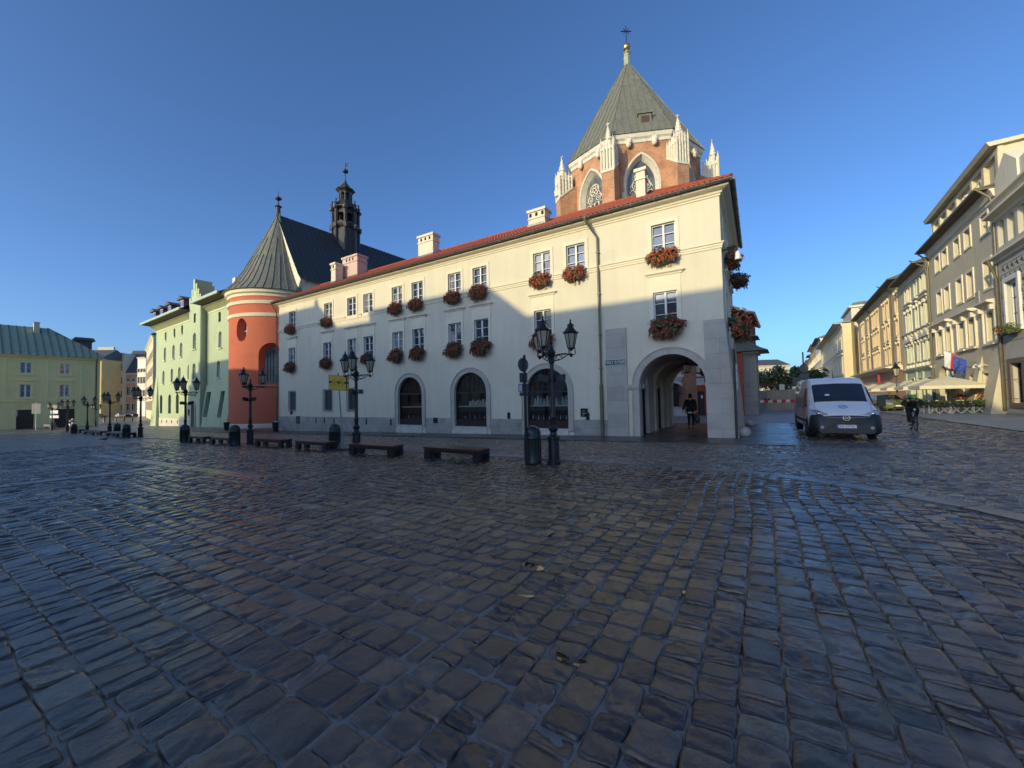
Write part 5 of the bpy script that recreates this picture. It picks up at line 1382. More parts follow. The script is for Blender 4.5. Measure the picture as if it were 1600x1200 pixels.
for k in range(8):
    a0, a1 = Vector(ap_[k]), Vector(ap_[(k + 1) % 8]); b0, b1 = Vector(tp_[k]), Vector(tp_[(k + 1) % 8])
    m.bar(a0, b0, .10, .08)
    for i in range(1, 9):
        t = i / 9; p = a0.lerp(a1, t); q = b0.lerp(b1, t); h = 1.0 if i in (3, 6) else 1 - abs(2 * t - 1) * .0 - .0
        lim = {1: .32, 2: .55, 3: .98, 4: .72, 5: .72, 6: .98, 7: .55, 8: .32}[i]; mid2 = (a0 + a1) / 2; apx = (b0 + b1) / 2
        base = p; end = p + (apx - mid2) * lim * (1 - abs(2 * t - 1) * .02)
        # seams run straight up the face and die at the hip
        lim2 = 1 - abs(2 * t - 1) * (1 - (b1 - b0).length / (a1 - a0).length)
        end = p + (apx - mid2) * (1 - abs(2 * t - 1)) * 1.0 if False else p + (apx - mid2) * min(lim2, (1 - abs(2 * t - 1)) * 1.03 + .02)
        m.bar(base, end, .085, .09)
m.build('roof_seam', M['lead'], pyr)
f2 = Frame(corners[1], corners[2] - corners[1]); L = np.linalg.norm(corners[2] - corners[1]); f2.N = ((corners[1] + corners[2]) / 2 - OC); f2.N = f2.N / np.linalg.norm(f2.N)
m = MB(); dc = L * .60
m.fbox(f2, dc - .62, dc + .62, -2.4, -.35, 28.5, 30.45); m.fbox(f2, dc - .75, dc + .75, -2.6, -.22, 30.45, 30.58); dm = m.build('roof_dormer', M['lead'], pyr)
m = MB(); m.fbox(f2, dc - .4, dc + .4, -.34, -.3, 28.75, 30.2); m.build('dormer_hatch', M['brownframe'], pyr)
m = MB(); m.lathe([(.42, 40.9), (.36, 41.1), (.36, 42.5), (.46, 42.55), (.3, 42.8), (.1, 42.95)], (OC[0], OC[1], 0), 8); m.build('finial_base', M['copper'], pyr)
M['gold'] = plain('gilt_ball', (.62, .42, .16), .32, .9, .15)
m = MB(); m.ball((OC[0], OC[1], 43.35), .45, 14); m.build('gilt_ball', M['gold'], pyr, smooth=True)
m = MB(); c = (OC[0], OC[1])
m.tube([(c[0], c[1], 43.7), (c[0], c[1], 46.0)], .05, 6); m.bar((c[0] - .62, c[1], 45.35), (c[0] + .62, c[1], 45.35), .08)
for q in (PI / 4, 3 * PI / 4): m.bar((c[0] - .5 * math.cos(q), c[1], 45.35 - .5 * math.sin(q)), (c[0] + .5 * math.cos(q), c[1], 45.35 + .5 * math.sin(q)), .05)
m.build('cross', M['iron'], pyr)

# ================================================================== SEEN THROUGH THE ARCADE
FP = Frame((8.7646 - F.N[0] * 22, 16.2 - F.N[1] * 22), A_DIR)
por = empty('portal_house', FP.w(7, -3, -.4), 'pale stone house with a moulded arched portal seen through the arcade', 'house')
m = MB(); m.wall(FP, rect(4.62, 14, -1, 9), [arch(5.75, .95, .55, 1.85, .95, 12)], 0, .3); m.poly(FP.w(4.62, 0, -1), FP.w(4.62, 0, 9), FP.w(4.62, -6, 9), FP.w(4.62, -6, -1)); m.build('wall', M['pale'], por)
m = MB(); a, b = arch(5.75, 1.2, .5, 1.85, 1.2, 12), arch(5.75, .95, .5, 1.85, .95, 12); m.ring(FP, a, b, 0, .1); m.fbox(FP, 4.5, 14, 0, .25, 3.35, 3.6); m.fbox(FP, 4.62, 14, 0, .12, 3.1, 3.35); m.fbox(FP, 4.62, 14, 0, .2, -1, .35); m.build('portal', M['white'], por)
w_ = MB(); L_ = arch(5.75, .95, .55, 1.85, .95, 12); w_.poly(*[FP.w(x, -.28, z) for x, z in L_]); w = w_.build('window', M['glass'], por)
g_ = MB()
for i in range(1, 10): x = 5.75 - .95 + 1.9 * i / 10; g_.bar(FP.w(x, -.1, .55), FP.w(x, -.1, 1.85 + math.sqrt(max(.0, .9 - (x - 5.75) ** 2))), .03)
g_.fbox(FP, 4.8, 6.7, -.13, -.07, 1.75, 1.85); g_.build('grille', M['iron'], w)
red = empty('red_house', FP.w(3.3, -4, -.4), 'brick red house with a dark door and plaques seen through the arcade', 'house')
m = MB(); m.wall(FP, rect(2.2, 4.15, -1, 9), [rect(3.2, 3.78, -.4, 1.95)], -.5, .2); m.build('wall', M['brickred'], red)
m = MB(); m.wall(FP, rect(4.15, 4.62, -1, 9), [], -.45, 0); m.build('brick_pier', M['darkbrick'], red)
m = MB(); m.fbox(FP, 3.15, 3.8, -.72, -.66, -.5, 1.95); d = m.build('door', M['black'], red); m = MB(); m.fbox(FP, 3.35, 3.5, -.655, -.64, 1.3, 1.6); m.build('door_notice', M['signwhite'], d)
for z0, z1 in ((2.55, 3.2), (3.35, 3.6)): m = MB(); m.fbox(FP, 3.15, 3.85, -.5, -.42, z0, z1); m.build('plaque', M['pale'], red)
m = MB(); m.lathe([(.28, 3.75), (.3, 4.2), (.18, 4.5)], FP.w(3.5, -.4, 0), 8); m.ball(FP.w(3.5, -.4, 4.65), .17, 8); m.build('relief', M['pale'], red, smooth=True)

# ================================================================== CHURCH ANNEX RIGHT OF THE HOUSE
FX = Frame((20.95, 34.0), (-B_DIR[1], B_DIR[0])); FX.N = -B_DIR
ann = empty('church_annex', FX.w(2, -4, -.3), 'brick church annex with small flared roofs over grey rusticated and orange red walls', 'building')
M['rustic'] = stone('grey_rusticated', (.30, .29, .25), .2, 1.5, block=(3.0, .42), bmp=.5)
m = MB(); m.fbox(FX, -.05, 3, -3, 0, -1, 5.1)
for z in np.arange(-.2, 5, .42): m.fbox(FX, -.07, .95, 0, .035, z + .03, z + .38)
m.build('rusticated_wall', M['rustic'], ann)
m = MB(); m.fbox(FX, -.25, 1.4, -3, .25, 5.1, 5.3); m.build('stone_cornice', M['ashlar'], ann)
m = MB()
for s0, s1, z0, z1, o in ((-.95, 3, 5.3, 6.35, .8), (-.25, 3, 6.6, 7.35, .1)):
    m.add([FX.w(s0, o, z0), FX.w(s1, o, z0), FX.w(s1, -3.5, z0), FX.w(s0, -3.5, z0), FX.w(s0 + .6, o - .5, z0 + (z1 - z0) * .3), FX.w(s1, o - .5, z0 + (z1 - z0) * .3), FX.w(s1, -3, z0 + (z1 - z0) * .3), FX.w(s0 + .6, -3, z0 + (z1 - z0) * .3), FX.w(s0 + 1.5, -.8, z1), FX.w(s1, -.8, z1)],
          [(0, 1, 5, 4), (0, 4, 7, 3), (4, 5, 9, 8), (4, 8, 7), (0, 1, 2, 3), (7, 8, 9, 6)])
m.build('flared_roof', M['lead'], ann)
m = MB(); m.fbox(FX, .95, 3.0, -2, .45, -1, 5.5); m.build('orange_wall', M['brickred'], ann)
m = MB(); m.prism([FX.w(.42, -.6, 4.5), FX.w(6, -.6, 4.5), FX.w(6, -.6, 10.2), FX.w(2.0, -.6, 9.35), FX.w(.42, -.6, 8.6)], Vector((B_DIR[0], B_DIR[1], 0)) * 9); m.build('brick_wall', M['darkbrick'], ann)
m = MB(); m.prism([FX.w(.0, -.3, 8.55), FX.w(1.9, -.3, 9.4), FX.w(6, -.3, 10.3), FX.w(6, -.3, 10.5), FX.w(1.9, -.3, 9.6), FX.w(-.1, -.3, 8.75)], Vector((B_DIR[0], B_DIR[1], 0)) * 9.5); m.build('roof_verge', M['darkroof'], ann)
m = MB()
for s, z in ((.5, 8.2), (.42, 7.7), (.6, 7.25)): m.fbox(FX, s, s + .7, -.62, -.56, z, z + .25)
m.build('white_quoin', M['pale'], ann)

# ================================================================== HOUSE ROW ON THE RIGHT
def street_house(name, label, s0, s1, zb, zt, wall, trim, rows, over=1.0, soff='soffit', rise=3.2, mt='slate', depth=11, o=0, reveal=.3, holes=(), seed=0):
    e = empty(name, FR.w((s0 + s1) / 2, o - depth / 2, zb), label, 'house')
    hs = []; ww = []
    for r in rows:
        for c in r['c']: q = rect(c - r['w'] / 2, c + r['w'] / 2, r['z0'], r['z1']); hs.append(q); ww.append((c, r, q))
    m = MB(); m.wall(FR, rect(s0, s1, zb - 1.2, zt), hs + list(holes), o, reveal)
    for s in (s0, s1): m.poly(FR.w(s, o, zb - 1), FR.w(s, o, zt), FR.w(s, o - depth, zt), FR.w(s, o - depth, zb - 1))
    m.build('wall', M[wall], e)
    for i, (c, r, q) in enumerate(ww):
        casement(FR, e, c, r['w'], r['z0'], r['z1'], o - reveal + .03, 2, 3, bar=.06, glass='glasscurt' if (i + seed) % 3 == 0 else 'glass')
        t = MB(); fw_ = r.get('fw', .17); t.ring(FR, rect(c - r['w'] / 2 - fw_, c + r['w'] / 2 + fw_, r['z0'] - fw_ * .8, r['z1'] + fw_), q, o - .01, o + .07)
        if r.get('sill'): t.fbox(FR, c - r['w'] / 2 - .3, c + r['w'] / 2 + .3, o, o + .24, r['z0'] - .28, r['z0'] - .15)
        if r.get('hood') == 1: molding(t, FR, [(o, r['z1'] + .45), (o + .12, r['z1'] + .48), (o + .3, r['z1'] + .62), (o + .3, r['z1'] + .72), (o, r['z1'] + .76)], c - r['w'] / 2 - .3, c + r['w'] / 2 + .3)
        if r.get('hood') == 2: t.prism([FR.w(c - r['w'] / 2 - .35, o, r['z1'] + .45), FR.w(c + r['w'] / 2 + .35, o, r['z1'] + .45), FR.w(c + r['w'] / 2 + .35, o, r['z1'] + .6), FR.w(c, o, r['z1'] + 1.2), FR.w(c - r['w'] / 2 - .35, o, r['z1'] + .6)], Vector((FR.N[0], FR.N[1], 0)) * .32)
        if r.get('br'):
            for x in (-1, 1): t.fbox(FR, c + x * (r['w'] / 2 + .1) - .09, c + x * (r['w'] / 2 + .1) + .09, o, o + .2, r['z1'] + .12, r['z1'] + .46); t.fbox(FR, c + x * (r['w'] / 2 + .05) - .09, c + x * (r['w'] / 2 + .05) + .09, o, o + .18, r['z0'] - .6, r['z0'] - .28)
        t.build('surround', M[trim], e)
    m = MB(); molding(m, FR, [(o, zt - .55), (o + .1, zt - .5), (o + .18, zt - .2), (o + .3, zt), (o, zt)], s0, s1); m.build('cornice', M[trim], e)
    if over:
        m = MB(); m.hexa([FR.w(s0, o, zt + .01), FR.w(s1, o, zt + .01), FR.w(s1, o + over, zt + .05), FR.w(s0, o + over, zt + .05), FR.w(s0, o, zt + .14), FR.w(s1, o, zt + .14), FR.w(s1, o + over, zt + .18), FR.w(s0, o + over, zt + .18)]); m.build('eaves_board', M[soff], e)
        m = MB(); m.tube([FR.w(s0, o + over + .06, zt + .16), FR.w(s1, o + over + .06, zt + .16)], .1, 8); m.build('gutter', M['pipe'], e, smooth=True)
    m = MB(); A_ = [FR.w(s0, o + over, zt + .2), FR.w(s1, o + over, zt + .2), FR.w(s1, o - depth / 2, zt + rise), FR.w(s0, o - depth / 2, zt + rise), FR.w(s0, o - depth, zt), FR.w(s1, o - depth, zt)]
    m.add(A_, [(0, 1, 2, 3), (3, 2, 5, 4), (0, 3, 4), (1, 5, 2)]); m.build('roof', M[mt], e)
    return e
def dpipe(e, s, zt, zb, o=0, out=1.0):
    m = MB(); m.tube([FR.w(s, o + out, zt + .1), FR.w(s, o + out * .8, zt - .15), FR.w(s, o + .25, zt - .7), FR.w(s, o + .14, zt - 1.2), FR.w(s, o + .14, zb)], .075, 8); m.build('downpipe', M['pipe'], e, smooth=True)
# grey-tan house with parapet
GC = [1.93, 5.12, 7.42, 10.4, 12.5]
gr_rows = [dict(c=GC, w=1.2, z0=12.4, z1=13.75, fw=.17), dict(c=GC, w=1.22, z0=8.62, z1=10.5, fw=.2), dict(c=[1.95, 5.2, 7.45, 10.5, 12.95], w=1.2, z0=4.95, z1=6.95, fw=.2, sill=1)]
grh = street_house('grey_house', 'large grey-tan townhouse with a sculpted parapet, flags and deep cream window reveals', .02, 15.1, -.2, 14.85, 'greyhouse', 'greytrim', gr_rows, over=.8, rise=1.2, reveal=.42, holes=[arch(12.75, 1.35, -.4, 2.5, 1.3, 12), rect(2.2, 3.6, -.3, 2.75), rect(5.7, 6.5, -.3, 2.7)])
m = MB(); m.fbox(FR, .4, 14.9, -3.5, -.55, 15.1, 17.7)
for s in (.5, 2.8, 5.0, 8.3, 10.6, 12.6, 14.6): m.fbox(FR, s - .2, s + .2, -.55, -.28, 15.3, 17.3)
m.fbox(FR, .3, 15.0, -.55, -.25, 15.1, 15.4); m.fbox(FR, .3, 15.0, -.55, -.3, 17.3, 17.7)
m.build('parapet', M['greyhouse'], grh)
m = MB(); m.hexa([FR.w(.1, -3.6, 17.7), FR.w(15.1, -3.6, 17.7), FR.w(15.1, .1, 17.7), FR.w(.1, .1, 17.7), FR.w(.1, -3.6, 17.9), FR.w(15.1, -3.6, 17.9), FR.w(15.1, .25, 18.0), FR.w(.1, .25, 18.0)]); m.build('parapet_cornice', M['greyhouse'], grh)
for c in (3.9, 11.6):
    m = MB(); a = [(c + .5 * math.cos(t), 16.3 + .62 * math.sin(t)) for t in np.linspace(0, 2 * PI, 18)[:-1]]; b = [(c + .36 * math.cos(t), 16.3 + .46 * math.sin(t)) for t in np.linspace(0, 2 * PI, 18)[:-1]]; m.ring(FR, a, b, -.56, -.38); m.build('oval_wreath', M['greytrim'], grh)
m = MB()
for i in range(16):
    t = 2 * PI * i / 16; m.ball(FR.w(6.65 + .62 * math.cos(t) * random.uniform(.5, 1), -.48, 16.3 + .68 * math.sin(t) * random.uniform(.6, 1)), random.uniform(.12, .24), 6)
m.ball(FR.w(6.65, -.45, 16.3), .35, 8); m.build('carved_crest', M['greytrim'], grh, smooth=True)
for g0, g1 in ((.9, 3.1), (4.3, 8.35), (9.6, 13.95)):
    m = MB(); molding(m, FR, [(0, 7.3), (.1, 7.32), (.2, 7.42), (.5, 7.55), (.5, 7.66), (0, 7.72)], g0 - .1, g1 + .1); m.build('lintel_cornice', M['greytrim'], grh)
    for s in np.linspace(g0 + .1, g1 - .1, 2 if g1 - g0 < 3 else 3): m = MB(); m.fbox(FR, s - .16, s + .16, 0, .34, 7.0, 7.35); m.fbox(FR, s - .1, s + .1, 0, .14, 4.7, 7.0); m.build('console', M['greytrim'], grh)
m = MB(); m.hexa([FR.w(.0, 0, -1), FR.w(2.0, 0, -1), FR.w(2.0, 1.0, -1), FR.w(.0, 1.0, -1), FR.w(.02, -.02, 4.6), FR.w(1.4, -.02, 4.6), FR.w(1.4, .03, 4.6), FR.w(.02, .03, 4.6)])
m.hexa([FR.w(3.75, 0, -1), FR.w(5.4, 0, -1), FR.w(5.4, .85, -1), FR.w(3.75, .85, -1), FR.w(3.75, -.02, 4.0), FR.w(4.5, -.02, 4.0), FR.w(4.5, .03, 4.0), FR.w(3.75, .03, 4.0)])
m.hexa([FR.w(7.6, 0, -1), FR.w(9.2, 0, -1), FR.w(9.2, 1.1, -1), FR.w(7.6, 1.1, -1), FR.w(7.8, -.02, 3.2), FR.w(9.0, -.02, 3.2), FR.w(9.0, .1, 3.2), FR.w(7.8, .1, 3.2)])
m.build('raking_buttress', M['greyhouse'], grh)
m = MB(); m.fbox(FR, 2.2, 3.6, -.44, -.4, -.3, 2.75); dr = m.build('doorway', M['dark'], grh); m = MB(); m.ring(FR, rect(2.0, 3.8, -.4, 2.95), rect(2.2, 3.6, -.3, 2.75), 0, .08); m.build('door_surround', M['greytrim'], dr)
m = MB(); m.fbox(FR, 11.3, 14.2, -.46, -.43, -.4, 3.9); m.build('doorway', M['dark'], grh); m = MB(); m.fbox(FR, 5.7, 6.5, -.44, -.4, -.3, 2.7); m.build('doorway', M['dark'], grh)
m = MB(); m.fbox(FR, 5.6, 6.6, .0, .05, 7.85, 9.0) if False else m.fbox(FR, 3.55, 4.2, .0, .06, 7.75, 8.75); m.build('stone_relief', M['ashlar'], grh)
dpipe(grh, .06, 15.0, .2, 0, .9); dpipe(grh, 14.95, 15.0, -.2, 0, .9)
for s in (2.9, 4.0): m = MB(); m.tube([FR.w(s, 0, 3.3), FR.w(s, .35, 3.45), FR.w(s, .4, 3.3)], .03, 6); m.lathe([(.1, 0), (.05, .12)], FR.w(s, .4, 3.2), 8); m.build('spot_lamp', M['signwhite'], grh)
# sgraffito house at the right edge
M['sgraf'] = stone('sgraffito_plaster', (.50, .48, .41), .1, 1.2)
M['sgdark'] = plain('sgraffito_dark', (.09, .09, .085), .9)
sg = empty('sgraffito_house', FR.w(-5, -5, 0), 'grey house at the right edge with diamond sgraffito, a blind arcade and flower box', 'house')
m = MB(); m.wall(FR, rect(-12, -.1, -1.2, 13.6), [rect(-2.7, -1.1, 5.35, 8.3), rect(-2.65, -1.15, .75, 3.2), rect(-6.2, -4.6, 5.35, 8.3)] + [arch(c, .5, 10.75, 11.9, .5, 10) for c in (-.85, -2.2, -3.55, -4.9, -6.25)], .12, .35)
m.poly(FR.w(-.1, .12, -1), FR.w(-.1, .12, 13.6), FR.w(-.1, -9, 13.6), FR.w(-.1, -9, -1)); m.build('wall', M['sgraf'], sg)
m = MB()
for c in (-.85, -2.2, -3.55, -4.9, -6.25): L_ = arch(c, .5, 10.75, 11.9, .5, 10); m.poly(*[FR.w(x, -.1, z) for x, z in L_])
m.build('arcade_recess', M['greyhouse'], sg)
m = MB()
for r_ in range(6):
    for i in range(14):
        s, z = -.5 - i * .62 - .3 * (r_ % 2), 6.3 + r_ * .58
        if -2.95 < s < -.85 and z < 8.6: continue
        m.add([FR.w(s - .24, .128, z - .2), FR.w(s + .24, .128, z + .02), FR.w(s + .02, .128, z + .22)], [(0, 1, 2)]); m.fbox(FR, s - .3, s + .3, .12, .127, z + .25, z + .28)
m.build('sgraffito', M['sgdark'], sg)
for z, p in ((10.05, .55), (12.75, .7), (13.6, .5)):
    m = MB(); molding(m, FR, [(.1, z - .3), (.25, z - .25), (.3, z - .1), (p, z), (p, z + .14), (.1, z + .2)], -12, -.05); m.build('cornice', M['greytrim'], sg)
m = MB(); m.fbox(FR, -12, -.3, -.6, .0, 13.7, 15.2); m.build('attic', M['greytrim'], sg)
m = MB(); m.prism([FR.w(-.3, .1, 13.8), FR.w(-3.3, .1, 13.8), FR.w(-3.3, .1, 15.2), FR.w(-1.8, .1, 16.3), FR.w(-.3, .1, 15.2)], Vector((FR.N[0], FR.N[1], 0)) * -.5); m.build('dormer_gable', M['greytrim'], sg)
casement(FR, sg, -1.9, 1.6, 5.35, 8.3, -.1, 2, 3, bar=.1); casement(FR, sg, -5.4, 1.6, 5.35, 8.3, -.1, 2, 3, bar=.1)
m = MB(); m.ring(FR, rect(-2.95, -.85, 5.15, 8.6), rect(-2.7, -1.1, 5.35, 8.3), .1, .24); m.build('surround', M['white'], sg)
casement(FR, sg, -1.9, 1.5, .75, 3.2, -.15, 3, 5, bar=.07, frame='brownframe')
M['brownstone'] = stone('brown_stone', (.19, .13, .10), .2, 3)
m = MB(); m.ring(FR, rect(-3.0, -.8, .45, 3.5), rect(-2.65, -1.15, .75, 3.2), .1, .22); m.build('surround', M['brownstone'], sg)
m = MB(); m.fbox(FR, -12, -.12, .12, .2, -1.2, .1); m.build('plinth', M['ashlar'], sg)
m = MB()
for z in (1.0, 2.2, 3.4, 4.6): m.fbox(FR, -12, -.12, .12, .124, z, z + .03)
m.build('joint_lines', M['sgdark'], sg)
dpipe(sg, -.18, 10.0, .2, .12, .5)
# sage green house
GCs = [16.4, 18.0, 20.3, 22.9, 24.5]
g_rows = [dict(c=GCs, w=.95, z0=11.7, z1=13.3, fw=.14, sill=1), dict(c=GCs, w=1.0, z0=8.3, z1=10.4, fw=.16, hood=1, br=1), dict(c=GCs, w=1.0, z0=4.75, z1=6.6, fw=.16, hood=2, br=1), dict(c=[17, 20.3, 23.5], w=1.5, z0=-.2, z1=2.9, fw=.15)]
gh = street_house('sage_house', 'narrow sage green townhouse with pediment windows next to the grey house', 15.12, 26.6, -.3, 14.1, 'greenhouse', 'greytrim', g_rows, over=1.0, rise=2.5, reveal=.35, seed=1)
m = MB(); molding(m, FR, [(0, 7.9), (.15, 7.95), (.3, 8.05), (0, 8.15)], 15.12, 26.6); molding(m, FR, [(0, 3.7), (.2, 3.75), (.4, 3.95), (0, 4.05)], 15.12, 26.6); m.build('string_course', M['greytrim'], gh); dpipe(gh, 15.4, 14.4, -.2, 0, 1.3)
for s in (15.6, 19.1, 21.6, 26.2): m = MB(); m.fbox(FR, s - .3, s + .3, 0, .12, -1, 3.7); m.build('pilaster', M['mint'], gh)
# long ochre house
OC1 = [29.5, 34.6, 37.2, 42.0, 44.2, 46.4, 50.6, 55.5, 57.6]
o_rows = [dict(c=OC1, w=1.15, z0=11.5, z1=13.7, fw=.2, sill=1, br=1), dict(c=OC1, w=1.2, z0=8.6, z1=10.5, fw=.2, sill=1, br=1, hood=1), dict(c=OC1, w=1.2, z0=5.3, z1=7.4, fw=.2, hood=1, br=1)]
oh = street_house('ochre_house', 'long ochre townhouse with three rows of bracketed windows beyond the sage green house', 26.65, 61.9, -.5, 15.2, 'ochre', 'buff', o_rows, over=1.0, rise=2.6, seed=2)
m = MB(); molding(m, FR, [(0, 4.2), (.2, 4.25), (1.6, 4.5), (1.6, 4.6), (0, 4.75)], 28, 61.9); m.build('shop_canopy', M['greytrim'], oh)
m = MB(); m.fbox(FR, 26.7, 61.9, 0, .08, -1, 4.2); m.build('shopfront', M['peach'], oh)
M['redsign'] = plain('red_sign', (.5, .03, .03), .5)
m = MB(); m.lathe([(.01, 0), (.3, .15), (.42, .8), (.3, 1.45), (.01, 1.6)], FR.w(36.6, 1.0, 2.6), 10, sy=.4, sx=.4); rs = m.build('hanging_sign', M['redsign']); tag(rs, 'red oval hanging sign on the ochre house', 'sign')
for s in (48.2, 32): dpipe(oh, s, 15.5, 4.7, 0, 1.4)
# yellow palace with attic
y_rows = [dict(c=list(np.arange(68.5, 126, 4.2)), w=1.5, z0=10.6, z1=13.2, fw=.25, sill=1), dict(c=list(np.arange(68.5, 126, 4.2)), w=1.5, z0=5.4, z1=8.8, fw=.25, hood=1), dict(c=list(np.arange(68.5, 126, 4.2)), w=1.5, z0=0, z1=3, fw=.25)]
yh = street_house('yellow_palace', 'buff yellow corner building with a pale domed attic beyond the ochre house', 66.2, 127, -.8, 15.6, 'buff', 'greytrim', y_rows, over=1.3, rise=1.2, soff='buff', o=2.0, mt='lead')
m = MB(); m.fbox(FR, 66, 80, -4.0, .5, 16, 18.6); m.fbox(FR, 65.6, 80.4, -4.4, .9, 18.6, 19.0); m.build('attic_block', M['pale'], yh)
m = MB(); m.lathe([(4.2, 19), (4.0, 20.3), (2.8, 21.3), (.1, 21.7)], FR.w(78, -3, 0), 4, rot=BANG + PI / 4); m.build('attic_dome', M['lead'], yh)
m = MB(); m.wall(FR, rect(61.95, 66.2, -1.5, 15.6), [], .6, 0); m.build('side_wing', M['yellow'], yh)
for i, (a, b, zt, mt_, lab) in enumerate(((128, 158, 19.5, 'white', 'pale far house with a projecting cornice in the street on the right'), (158.2, 196, 20.5, 'yellow', 'yellow far house beyond the pale one in the street on the right'), (196.2, 214, 19, 'peach', 'pinkish far house near the end of the street on the right'), (214.3, 262, 18, 'white', 'most distant whitish house closing the street on the right'))):
    cs = list(np.arange(a + 2.5, b - 1, 4.0))
    street_house('far_town_house', lab, a, b, -1, zt, mt_, 'greytrim', [dict(c=cs, w=1.6, z0=12.8, z1=15.4, fw=.3, sill=1), dict(c=cs, w=1.6, z0=7.4, z1=10.2, fw=.3, hood=1), dict(c=cs, w=1.6, z0=1, z1=4.4, fw=.3)], over=1.4, rise=2.5, o=2.0, soff='greytrim' if i % 2 else 'soffit', seed=i)
# cream palace closing the view behind the hoarding, and the park tree
fc = Frame((78.5, 132.0), (1, -.10)); fc.N = np.array([-.10, -1]) / np.linalg.norm([.1, 1])
block('cream_palace', fc, 13.2, -1.4, 10.6, 'cream', [(-.5, 2.2), (3.2, 2.5), (7.4, 1.5)], 4, 'cream palace with a low grey hipped roof far behind the hoarding', depth=14, ww=1.4, roof=(2.6, 'slate'))
def leafy(parts, name_l, label, cat, base, h, r, n, leaf, seed, group=None, trunk=.16):
    rr = random.Random(seed); e = empty(name_l, base, label, cat, group); b = Vector(base)
    t = MB(); top = b + Vector((0, 0, h * .55)); t.tube([b, b + Vector((.05, 0, h * .3)), top], [trunk, trunk * .75, trunk * .4], 7)
    cl = []
    for i in range(parts):
        d = Vector((rr.gauss(0, 1), rr.gauss(0, 1), rr.gauss(0, .8))).normalized()
        c = b + Vector((d.x * r * .62, d.y * r * .62, h * .62 + d.z * h * .27)); cl.append((c, rr.uniform(.28, .5) * r))
        st_ = b + Vector((0, 0, h * rr.uniform(.28, .5))); t.tube([st_, st_.lerp(c, .5) + Vector((0, 0, .05 * h)), c], [trunk * .35, trunk * .22, trunk * .08], 5)
    t.build('trunk', M['bark'], e, smooth=True)
    f = MB()
    for i in range(n):
        c, q = cl[rr.randrange(len(cl))]; d = Vector((rr.gauss(0, 1), rr.gauss(0, 1), rr.gauss(0, 1))).normalized(); p = c + d * q * rr.random() ** .4
        nn = (d + Vector((rr.uniform(-.8, .8), rr.uniform(-.8, .8), rr.uniform(-.2, 1)))).normalized(); u = nn.orthogonal().normalized(); v = nn.cross(u); s = leaf * rr.uniform(.6, 1.3)
        f.poly(p - u * s, p - v * s * .6, p + u * s, p + v * s * .6)
    f.build('crown', M['tree'], e, recalc=False)
    return e
leafy(14, 'park_tree', 'dark bushy tree behind the hoarding in front of the cream palace', 'tree', (62.5, 96, -1.3), 9.6, 5.2, 2600, .36, 5, trunk=.3)
leafy(12, 'park_tree', 'lighter green tree beside the traffic signs above the van', 'tree', (76, 102, -1.2), 10.8, 5.0, 2000, .36, 8, trunk=.3)
# site hoarding
FH = Frame((25.5, 43.5), (5.3, -1.15)); FH.N = np.array([-.21, -.98])
M['corr'] = plain('grey_beige_corrugated_sheet', (.36, .33, .27), .55, .2, .1, 2)
M['corrgrey'] = plain('grey_corrugated_sheet', (.24, .245, .24), .5, .3, .1, 2)
for i, (a, b, mt_, lab) in enumerate(((-3.0, 2.0, 'corrgrey', 'grey corrugated hoarding panel beside the church annex'), (2.05, 4.0, 'corr', 'beige corrugated hoarding gate panel with black latches'), (4.05, 8.5, 'corr', 'beige corrugated hoarding panel behind the white van'))):
    m = MB(); pts = []; s = a
    while s < b - .05: pts += [(s, 0), (s + .1, 0), (s + .13, .06), (s + .23, .06), (s + .26, 0)]; s += .27
    zb = FH.g((a + b) / 2, 0) - .0; m.add([FH.w(x, o, zb + .05) for x, o in pts] + [FH.w(x, o, zb + 2.25) for x, o in pts], [(j, j + 1, len(pts) + j + 1, len(pts) + j) for j in range(len(pts) - 1)])
    e = tag(m.build('hoarding_panel', M[mt_]), lab, 'hoarding'); m = MB()
    for s in (a, b): m.fbox(FH, s - .03, s + .03, -.06, -.01, zb, zb + 2.3)
    m.build('post', M['iron'], e)
    if i == 1: m = MB(); m.fbox(FH, a - .25, a - .05, .07, .12, zb + 1.15, zb + 1.35); m.fbox(FH, a + .1, a + .3, .07, .12, zb + 1.15, zb + 1.35); m.build('latch', M['black'], e)
M['barred'] = plain('barrier_red', (.55, .03, .025), .45); 
m = MB(); m.fbox(FH, -2.6, 8.4, .08, .11, .62, .92); bar_ = tag(m.build('barrier_board', M['signwhite']), 'red and white striped barrier board along the hoarding', 'barrier'); m = MB()
for s in np.arange(-2.4, 8, .84): m.fbox(FH, s, s + .42, .075, .115, .615, .925)
m.build('red_stripes', M['barred'], bar_)
m = MB(); m.hexa([FH.w(-3, -3, 2.55), FH.w(8.5, -3, 2.3), FH.w(8.5, -1.2, 2.3), FH.w(-3, -1.2, 2.55), FH.w(-3, -3, 2.75), FH.w(8.5, -3, 2.5), FH.w(8.5, -1.2, 2.5), FH.w(-3, -1.2, 2.75)]); can = tag(m.build('site_canopy', M['brownframe']), 'long dark plank canopy just behind the corrugated hoarding', 'canopy'); m = MB()
for s in np.arange(-2.5, 8.5, 2.2): m.bar(FH.w(s, -2, -.5), FH.w(s, -2, 2.4), .1)
m.build('post', M['brownframe'], can)
m = MB(); q = sn(-.51, -24.9); m.lathe([(.30, 0), (.28, .12), (.13, .2), (.11, .85), (.14, .9), (.1, 1.05), (.02, 1.1)], q, 12); tag(m.build('bollard', M['iron'], smooth=True), 'black iron bollard in front of the hoarding', 'bollard')
# ================================================================== STREET FURNITURE
def ground_at(x, y): return (x, y, gz(x, y))
